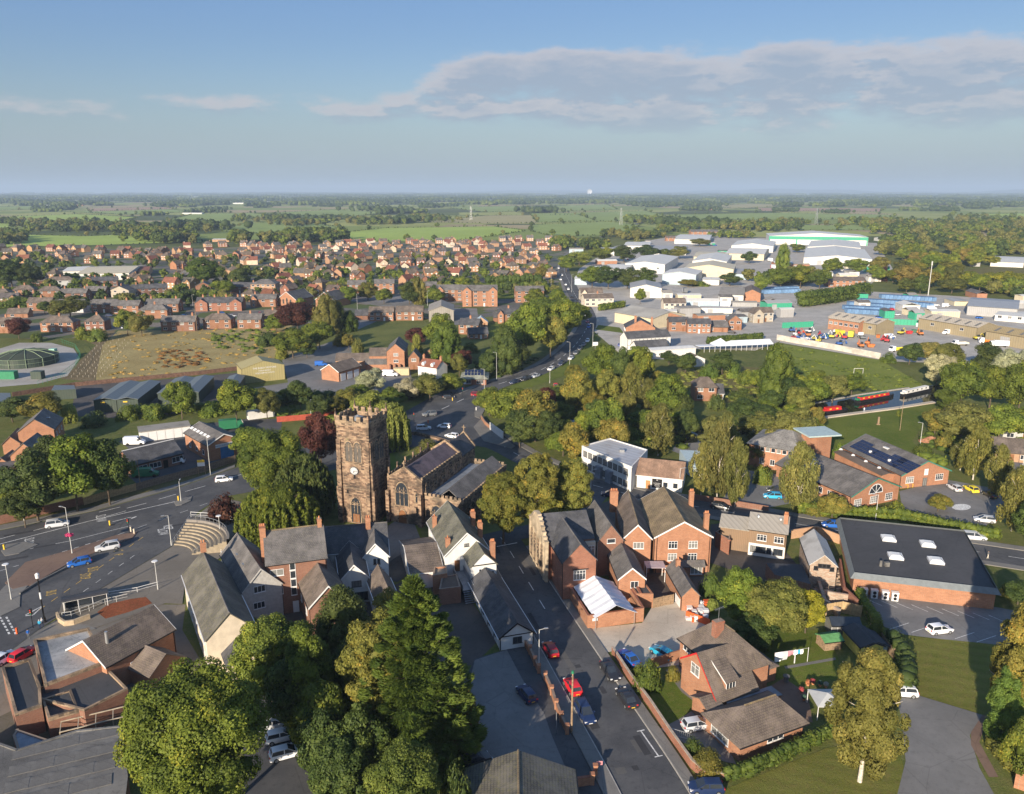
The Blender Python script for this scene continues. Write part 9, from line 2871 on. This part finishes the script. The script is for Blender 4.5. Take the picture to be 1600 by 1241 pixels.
def scatter(name,base_me,pts,label,cat):
 """many alike far clumps: one object, instanced on points"""
 src=bpy.data.objects.new(name+'_source',base_me)
 P=np.array([(p[0],p[1],p[2])for p in pts],dtype=np.float32)
 me=bpy.data.meshes.new(name)
 me.vertices.add(len(P));me.vertices.foreach_set('co',P.ravel())
 at=me.attributes.new('sc','FLOAT','POINT');at.data.foreach_set('value',np.array([p[3]for p in pts],dtype=np.float32))
 ar=me.attributes.new('rz','FLOAT','POINT');ar.data.foreach_set('value',np.array([p[4]for p in pts],dtype=np.float32))
 o=newobj(name,me)
 ng=bpy.data.node_groups.new(name,'GeometryNodeTree')
 ng.interface.new_socket('Geometry',in_out='INPUT',socket_type='NodeSocketGeometry')
 ng.interface.new_socket('Geometry',in_out='OUTPUT',socket_type='NodeSocketGeometry')
 gi=ng.nodes.new('NodeGroupInput');go=ng.nodes.new('NodeGroupOutput')
 iop=ng.nodes.new('GeometryNodeInstanceOnPoints')
 oi=ng.nodes.new('GeometryNodeObjectInfo');oi.inputs['Object'].default_value=src;oi.inputs['As Instance'].default_value=True
 a1_=ng.nodes.new('GeometryNodeInputNamedAttribute');a1_.data_type='FLOAT';a1_.inputs['Name'].default_value='sc'
 a2_=ng.nodes.new('GeometryNodeInputNamedAttribute');a2_.data_type='FLOAT';a2_.inputs['Name'].default_value='rz'
 cx3=ng.nodes.new('ShaderNodeCombineXYZ')
 ng.links.new(gi.outputs[0],iop.inputs['Points'])
 ng.links.new(oi.outputs['Geometry'],iop.inputs['Instance'])
 ng.links.new(a1_.outputs['Attribute'],iop.inputs['Scale'])
 ng.links.new(a2_.outputs['Attribute'],cx3.inputs[2])
 ng.links.new(cx3.outputs[0],iop.inputs['Rotation'])
 ng.links.new(iop.outputs[0],go.inputs[0])
 md=o.modifiers.new('scatter','NODES');md.node_group=ng
 tag(o,label,cat,None,'stuff')
 return o
FT=[far_tree_mesh(i,m)for i,m in enumerate(['green','dark','green','birch','birch','dark'])]
FTW=['green','dark green','green','pale olive','olive','dark green']
rr=random.Random(77)
budget=max(0,300-NTREES)
cand=[]
for k in range(900):
 x,y=rr.uniform(-20,870),rr.uniform(384,482)
 if y>465 and x>480:continue
 p=W(x,y)
 if any((p.x-a_)**2+(p.y-b2)**2<(r_+2.5)**2 for a_,b2,r_ in FOOT):continue
 if any((p.x-q.x)**2+(p.y-q.y)**2<64 for q in PLACED):continue
 if min((q-p.xy).length for q in BY[::3])<9:continue
 cand.append((p,rr.uniform(.45,.85)*(1.0 if y>400 else .9)))
cand.sort(key=lambda c_:c_[0].y)
ov=[[]for _ in FT]
for i,(p,s)in enumerate(cand[:520]):
 v=rr.randrange(6)
 if i<budget:
  o=newobj('garden_tree',FT[v]);o.location=p;o.scale=(s,s,s);o.rotation_euler=(0,0,rr.random()*6)
  zn=zone_name(*pix(p)).replace('estate','gardens')
  tag(o,'%s garden tree in the far %s'%(FTW[v],zn),'tree','%s garden trees, %s'%(FTW[v],zn))
 else:
  ov[v].append((p.x,p.y,0,s,rr.random()*6))
def seg_pts(a_,b2,step,jit,smin,smax):
 A_,B2=W(*a_).xy,W(*b2).xy
 n=max(2,int((B2-A_).length/step))
 for i in range(n):
  p=A_.lerp(B2,(i+rr.random()*.6)/n)
  if rr.random()<.12:continue
  yield(p.x+rr.uniform(-jit,jit),p.y+rr.uniform(-jit,jit),0,rr.uniform(smin,smax),rr.random()*6)
for nm,pts,m in FIELD_POLYS:
 for a_,b2 in zip(pts,pts[1:]+pts[:1]):
  for q in seg_pts(a_,b2,9,2,.18,.34):
   ov[rr.choice([0,1,2,5])].append(q)
  for q in seg_pts(a_,b2,70,8,.5,1.15):
   if rr.random()<.6:ov[rr.choice([0,1,2,4,5])].append(q)
def blob(x,y,wx,wy,n,s0,s1):
 for i in range(n):
  xx,yy=x+rr.gauss(0,wx/2.2),y+rr.gauss(0,wy/2.2)
  if yy<303:continue
  p=W(xx,yy)
  if any((p.x-a_)**2+(p.y-b2)**2<(r_+4)**2 for a_,b2,r_ in FOOT if r_>4):continue
  ov[rr.choice([0,1,2,3,4,5])].append((p.x,p.y,0,rr.uniform(s0,s1),rr.random()*6))
for b_ in[(80,358,60,7,70,1,1.7),(140,356,50,8,90,1,1.7),(200,362,40,7,60,1,1.7),(235,372,40,8,90,1.1,1.9),(275,376,30,6,50,1.1,1.8),(310,358,40,6,60,1,1.8),(15,378,26,8,40,1,1.7),(375,380,16,4,16,1.3,2),(430,378,30,4,40,1.1,1.6),(480,376,30,5,60,1.3,2.0),(515,377,20,5,36,1.3,2.0),(455,352,40,4,40,1,1.6),(560,348,40,4,40,1,1.6),(660,344,60,4,50,1,1.6),(600,350,30,3,24,1,1.6),(20,350,50,4,30,1,1.6),(400,345,60,4,40,1,1.6),(1020,348,30,4,40,1,1.6),(1110,357,60,4,50,1.1,1.7),(1190,358,60,4,70,1.1,1.7),(1230,352,60,3,50,1,1.6),(1370,354,50,6,50,1.2,1.9),(1410,362,40,8,90,1.2,1.9),(1500,362,60,8,80,1.3,2.0),(1560,356,60,8,70,1.3,2.0),(1600,375,60,10,110,1.2,1.9),(1480,380,50,8,90,1.2,1.9),(1520,345,50,5,25,1.2,1.9),(1000,372,60,6,70,.9,1.5),(930,388,40,5,50,.8,1.4),(1150,372,50,3,24,.8,1.3),(1050,362,40,3,30,.9,1.4),(1400,395,40,10,80,1.1,1.8),(1550,395,60,8,80,1.1,1.8),(880,385,20,6,30,.8,1.4),(1230,440,60,8,50,.7,1.2),(1590,460,40,8,40,.7,1.2)]:
 blob(*b_)
tw=['mid green','dark green','fresh green','pale olive','olive','deep green']
for i,me in enumerate(FT):
 if ov[i]:
  scatter('hedgerow_trees',me,ov[i],'distant %s trees and hedgerows over the farmland and gardens'%tw[i],'trees')
WM_=[wood_mesh(i,m)for i,m in enumerate(['dark','green','dark'])]
wl=[[],[],[]]
for i in range(3600):
 d=1600*(16.0**rr.random())
 az_=rr.uniform(-.68,.68)
 x,y=math.sin(az_)*d,math.cos(az_)*d
 px_=pix((x,y,0))
 if px_[0]<-60 or px_[0]>1660:continue
 py_=px_[1]
 keep=.03 if py_>334 else(.10 if py_>324 else(.32 if py_>316 else .9))
 if rr.random()>keep:continue
 inside=False
 for nm,pts,m in FIELD_POLYS:
  c_=False
  for j in range(len(pts)):
   (x1,y1),(x2,y2)=pts[j],pts[j-1]
   if(y1>py_)!=(y2>py_)and px_[0]<(x2-x1)*(py_-y1)/(y2-y1)+x1:c_=not c_
  inside|=c_
 if inside:continue
 wl[rr.randrange(3)].append((x,y,0,rr.uniform(.7,1.3)*(1+d/14000),rr.random()*6))
for i in range(3):
 scatter('distant_woods',WM_[i],wl[i],['far belts of dark woodland reaching to the horizon','far belts of green woodland among the fields','far copses of deep green trees along the skyline'][i],'woods')
for x,y,w_,h_,m,lab in[(330,318.5,70,9,SHW,'long pale factory roof on the left skyline'),(440,318,88,10,BLUE,'long blue and white factory on the left skyline'),(390,319,50,8,SHW,'pale sheds beside the blue factory'),(300,335,30,5,SHW,'white barn among the left fields'),(75,323,10,7,SHW,'white farmhouse in the far left fields'),(125,322,9,7,BO,'orange farmhouse in the far left fields'),(116,299.8,6,30,SHW,'tiny white works on the left horizon'),(966,302.5,6,40,SHW,'tiny white building right of the dish on the horizon'),(1070,328,16,8,SHW,'white farm buildings on the middle skyline'),(1095,329,34,8,BF,'buff farm buildings on the middle skyline'),(1425,311,14,12,SHW,'white factory block on the right skyline'),(1480,307.5,10,15,SHW,'far white building on the right skyline'),(1275,319,14,6,SHW,'pale farmhouse on the right skyline'),(670,312,14,8,SHW,'pale houses on the middle left skyline'),(1380,377,16,5,SHW,'white tanks right of the green banded warehouse'),(1392,392,14,5,GREENP,'green tank right of the green banded warehouse'),(345,378,26,4,BF,'low buff school among the left trees'),(365,374,18,5,SHG,'grey roofed sports hall among the left trees')]:
 p=W(x,y)
 Wd=w_*math.hypot(p.y,H)/FPX
 r,L,D=house('far_building',lab,'building',(Vector((p.x-Wd/2,p.y,0)),Vector((1,0)),Wd,Wd*.35 if Wd>60 else 14),h_*.8,h_,m,SHW if m is not BO else TB,'x',ov=.3)
 for i in range(3):awin(r,L,D,'f',L*(i+.5)/3-1,h_*.35,2.0,1.5,2,1,DARKF,pane=False)
p=W(921,304.2)
p=Vector((p.x,p.y,0)).normalized()*15500
t=thing('radio_telescope','white radio telescope dish tiny on the horizon','radio telescope',(p.x,p.y,0))
b=MB()
n=24
V=[(0,8,62)]
for f in(.4,.75,1.0):
 for i in range(n):
  a_=6.2832*i/n
  V.append((48*f*math.cos(a_),8-22*f*f,62+48*f*math.sin(a_)))
F=[(0,1+(i+1)%n,1+i)for i in range(n)]
for k in range(2):F+=[(1+k*n+i,1+k*n+(i+1)%n,1+(k+1)*n+(i+1)%n,1+(k+1)*n+i)for i in range(n)]
b.add(V,F)
o=b.build('dish',FRAME,t);o.modifiers.new('thick','SOLIDIFY').thickness=1.5
b=MB()
for sx_ in(-1,1):b.tube((sx_*40,10,60),(sx_*30,-15,0),2.5).tube((sx_*40,10,60),(sx_*30,35,0),2.5)
b.tube((0,-14,62),(0,-40,62),1).build('towers',FRAME,t)
for x,y,h_ in((736,344,34),(970,352,36),(300+1200-1*25,345,0),(1275,350,34)):
 if not h_:continue
 p=W(x,y)
 t=thing('pylon','lattice pylon %s'%{736:'above the bright green field',970:'beside the far end of the bypass',1275:'behind the green banded warehouse'}[x],'pylon',(p.x,p.y,0))
 b=MB()
 for sx_ in(-1,1):
  for sy in(-1,1):b.tube((sx_*3,sy*3,0),(sx_*.6,sy*.6,h_),.25,None,4)
 for k,z in enumerate((h_*.65,h_*.8,h_*.94)):b.tube((-6+k,0,z),(6-k,0,z),.2,None,4)
 for k in range(6):
  z0_,z1_=h_*k/6,h_*(k+1)/6
  w0_,w1_=3-2.4*k/6,3-2.4*(k+1)/6
  b.tube((-w0_,-w0_,z0_),(w1_,-w1_,z1_),.12,None,4).tube((w0_,-w0_,z0_),(-w1_,-w1_,z1_),.12,None,4)
 b.build('lattice',STEEL,t)
rng=np.random.default_rng(6)
def tussocks(poly,n,leafm,s0,s1,label,h=1.0,col=None):
 xs=[p[0]for p in poly];ys=[p[1]for p in poly]
 c_,r_=[],[]
 while len(c_)<n:
  x,y=rng.uniform(min(xs),max(xs)),rng.uniform(min(ys),max(ys))
  ins=False
  for j in range(len(poly)):
   (x1,y1),(x2,y2)=poly[j],poly[j-1]
   if(y1>y)!=(y2>y)and x<(x2-x1)*(y-y1)/(y2-y1)+x1:ins=not ins
  if not ins:continue
  p=W(x,y);s=rng.uniform(s0,s1)
  c_.append((p.x,p.y,s*.2*h));r_.append((s,s,s*.5*h))
 me=fmesh('tussocks',[lcloud(np.array(c_),np.array(r_),n*26,.3,rng,0,core=.9)],LM[leafm])
 o=newobj('tussocks',me)
 if col:o.color=(*col,1)
 tag(o,label,'scrub',None,'stuff')
tussocks([(165,545),(190,518),(480,508),(480,550),(380,570),(160,596)],170,'willow',.5,1.3,'dry pale tussocks over the scrubland',.6,(2.2,1.4,1.7))
tussocks([(240,575),(250,545),(320,550),(330,575)],60,'autumn',.8,1.8,'brown dock stems in the middle of the scrubland',.7,(1.3,.7,1.0))
tussocks([(330,520),(480,508),(470,545),(400,556),(330,545)],110,'green',.8,2.2,'green brambles at the right of the scrubland')
tussocks([(1215,540),(1370,566),(1440,600),(1380,612),(1230,590)],150,'green',.5,1.5,'rough green tussocks over the canal meadow',.6)
tussocks([(1060,575),(1200,580),(1185,640),(1060,605)],170,'willow',.6,1.8,'tall dry weeds in front of the lone orange semi',.8)
tussocks([(385,610),(620,640),(560,660),(400,650)],120,'green',.8,2.2,'rough scrub between the yards and the church')
tussocks([(850,610),(930,600),(1060,640),(1070,700),(905,725),(850,690)],240,'green',.8,2.6,'undergrowth among the trees between the bypass and the white office')
tussocks([(740,560),(840,560),(800,590),(740,590)],60,'dark',.8,2.0,'undergrowth beside the bypass trees')
tussocks([(1040,640),(1280,660),(1280,735),(1160,735),(1070,680)],160,'birch',.8,2.2,'undergrowth below the canal side trees')
tussocks([(1460,640),(1640,640),(1640,700),(1500,730),(1430,720)],160,'green',1.,2.4,'undergrowth of the right hand trees')
gm=MB().tube((0,0,0),(0,0,.9),.08,None,6).mesh('tree_guard');gm.materials.append(plain('pale_tube',(.38,.34,.27),.7))
k=0
for i in range(6):
 for j in range(14):
  x,y=112+i*9+j*3.6,590-j*4.4
  p=W(x,y)
  o=newobj('tree_guard',gm);o.location=p;tag(o,'pale tree guard tube in the planted rows right of the covered tank','tree guard','pale tree guards in rows');k+=1
# ================================================================ AIR
def b_none(t):pass
hz=bpy.data.materials.new('haze_air');hz.use_nodes=True
ht=NT(hz.node_tree);ht.n.clear()
ho=ht.new('ShaderNodeOutputMaterial');hp=ht.new('ShaderNodeVolumePrincipled')
hp.inputs['Color'].default_value=(.57,.74,.97,1)
hp.inputs['Density'].default_value=HAZE
hp.inputs['Anisotropy'].default_value=0.0
ht.l.new(hp.outputs[0],ho.inputs['Volume'])
o=MB().box(-30500,-1500,-1.0,30500,30500,262).build('haze',hz)
tag(o,'thin blue haze over the plain',None,None,'stuff')
# ================================================================ LABELS OF THE MANY ALIKE PLANTS
LANDMARKS=[('covered tank',(42,560)),('khaki shed',(410,575)),('blue door workshop',(330,690)),('church tower',(560,720)),('stepped seating',(305,840)),('brown tiled hall',(512,920)),('nave roof',(680,715)),('bypass junction',(715,640)),('white cottage',(672,575)),('twin gabled apartments',(750,460)),('cream pub',(930,465)),('timbered inn',(1015,540)),('long white marquee',(1150,545)),('lone orange semi',(1105,620)),('white office',(955,715)),('brick block',(1068,830)),('timber clad shop',(1195,830)),('lift tower',(1275,685)),('arched college wing',(1370,765)),('solar college roof',(1390,710)),('canal boats',(1365,625)),('machinery yard',(1330,525)),('blue containers',(1390,475)),('green banded warehouse',(1280,372)),('white shed by the road',(1010,450)),('cream warehouse',(1110,415)),('red terrace',(343,475)),('cream gable',(188,455)),('pyramid roofed apartments',(412,450)),('asbestos barn',(690,490)),('brick offices',(617,555)),('solar pavilion',(738,585)),('dark flat roofed hall',(1440,860)),('striped lawn',(1480,1045)),('right edge hall',(1585,700)),('phone mast',(1450,460)),('canal green',(1380,665)),('dark scrubland terrace',(279,505)),('bungalow',(245,715))]
ORD=['nearest','second nearest','third nearest','fourth nearest','fifth nearest','sixth nearest','seventh nearest','eighth nearest','ninth nearest','tenth nearest','eleventh nearest','twelfth nearest']
bins={}
for o in ALL:
 px_=pix((o.location.x,o.location.y,4))
 d=sorted((math.hypot(px_[0]-q[0],(px_[1]-q[1])*1.5),nm,q)for nm,q in LANDMARKS)[0]
 q=d[2]
 dx,dy=px_[0]-q[0],px_[1]-q[1]
 side=('on its right' if dx>0 else 'on its left')if abs(dx)>abs(dy)*1.2 else('beyond it' if dy<0 else 'in front of it')
 bins.setdefault((o['_k'],o['category'],d[1],side),[]).append((d[0],o))
for(k,cat,nm,side),L_ in bins.items():
 L_.sort(key=lambda e:e[0])
 for i,(dd,o)in enumerate(L_):
  if i<12:
   o['label']='%s %s, %s the %s, %s'%(k,cat,(ORD[i]+' to')if len(L_)>1 else 'close to',nm,side)
  else:
   o['label']='%s %s farther from the %s, %s'%(k,cat,nm,side)
   o['group']='%s %ss farther from the %s, %s'%(k,cat,nm,side)
for o in bpy.data.objects:
 for kk in('_k','_'):
  if kk in o:del o[kk]
print('objects',len(bpy.data.objects),'trees',NTREES)
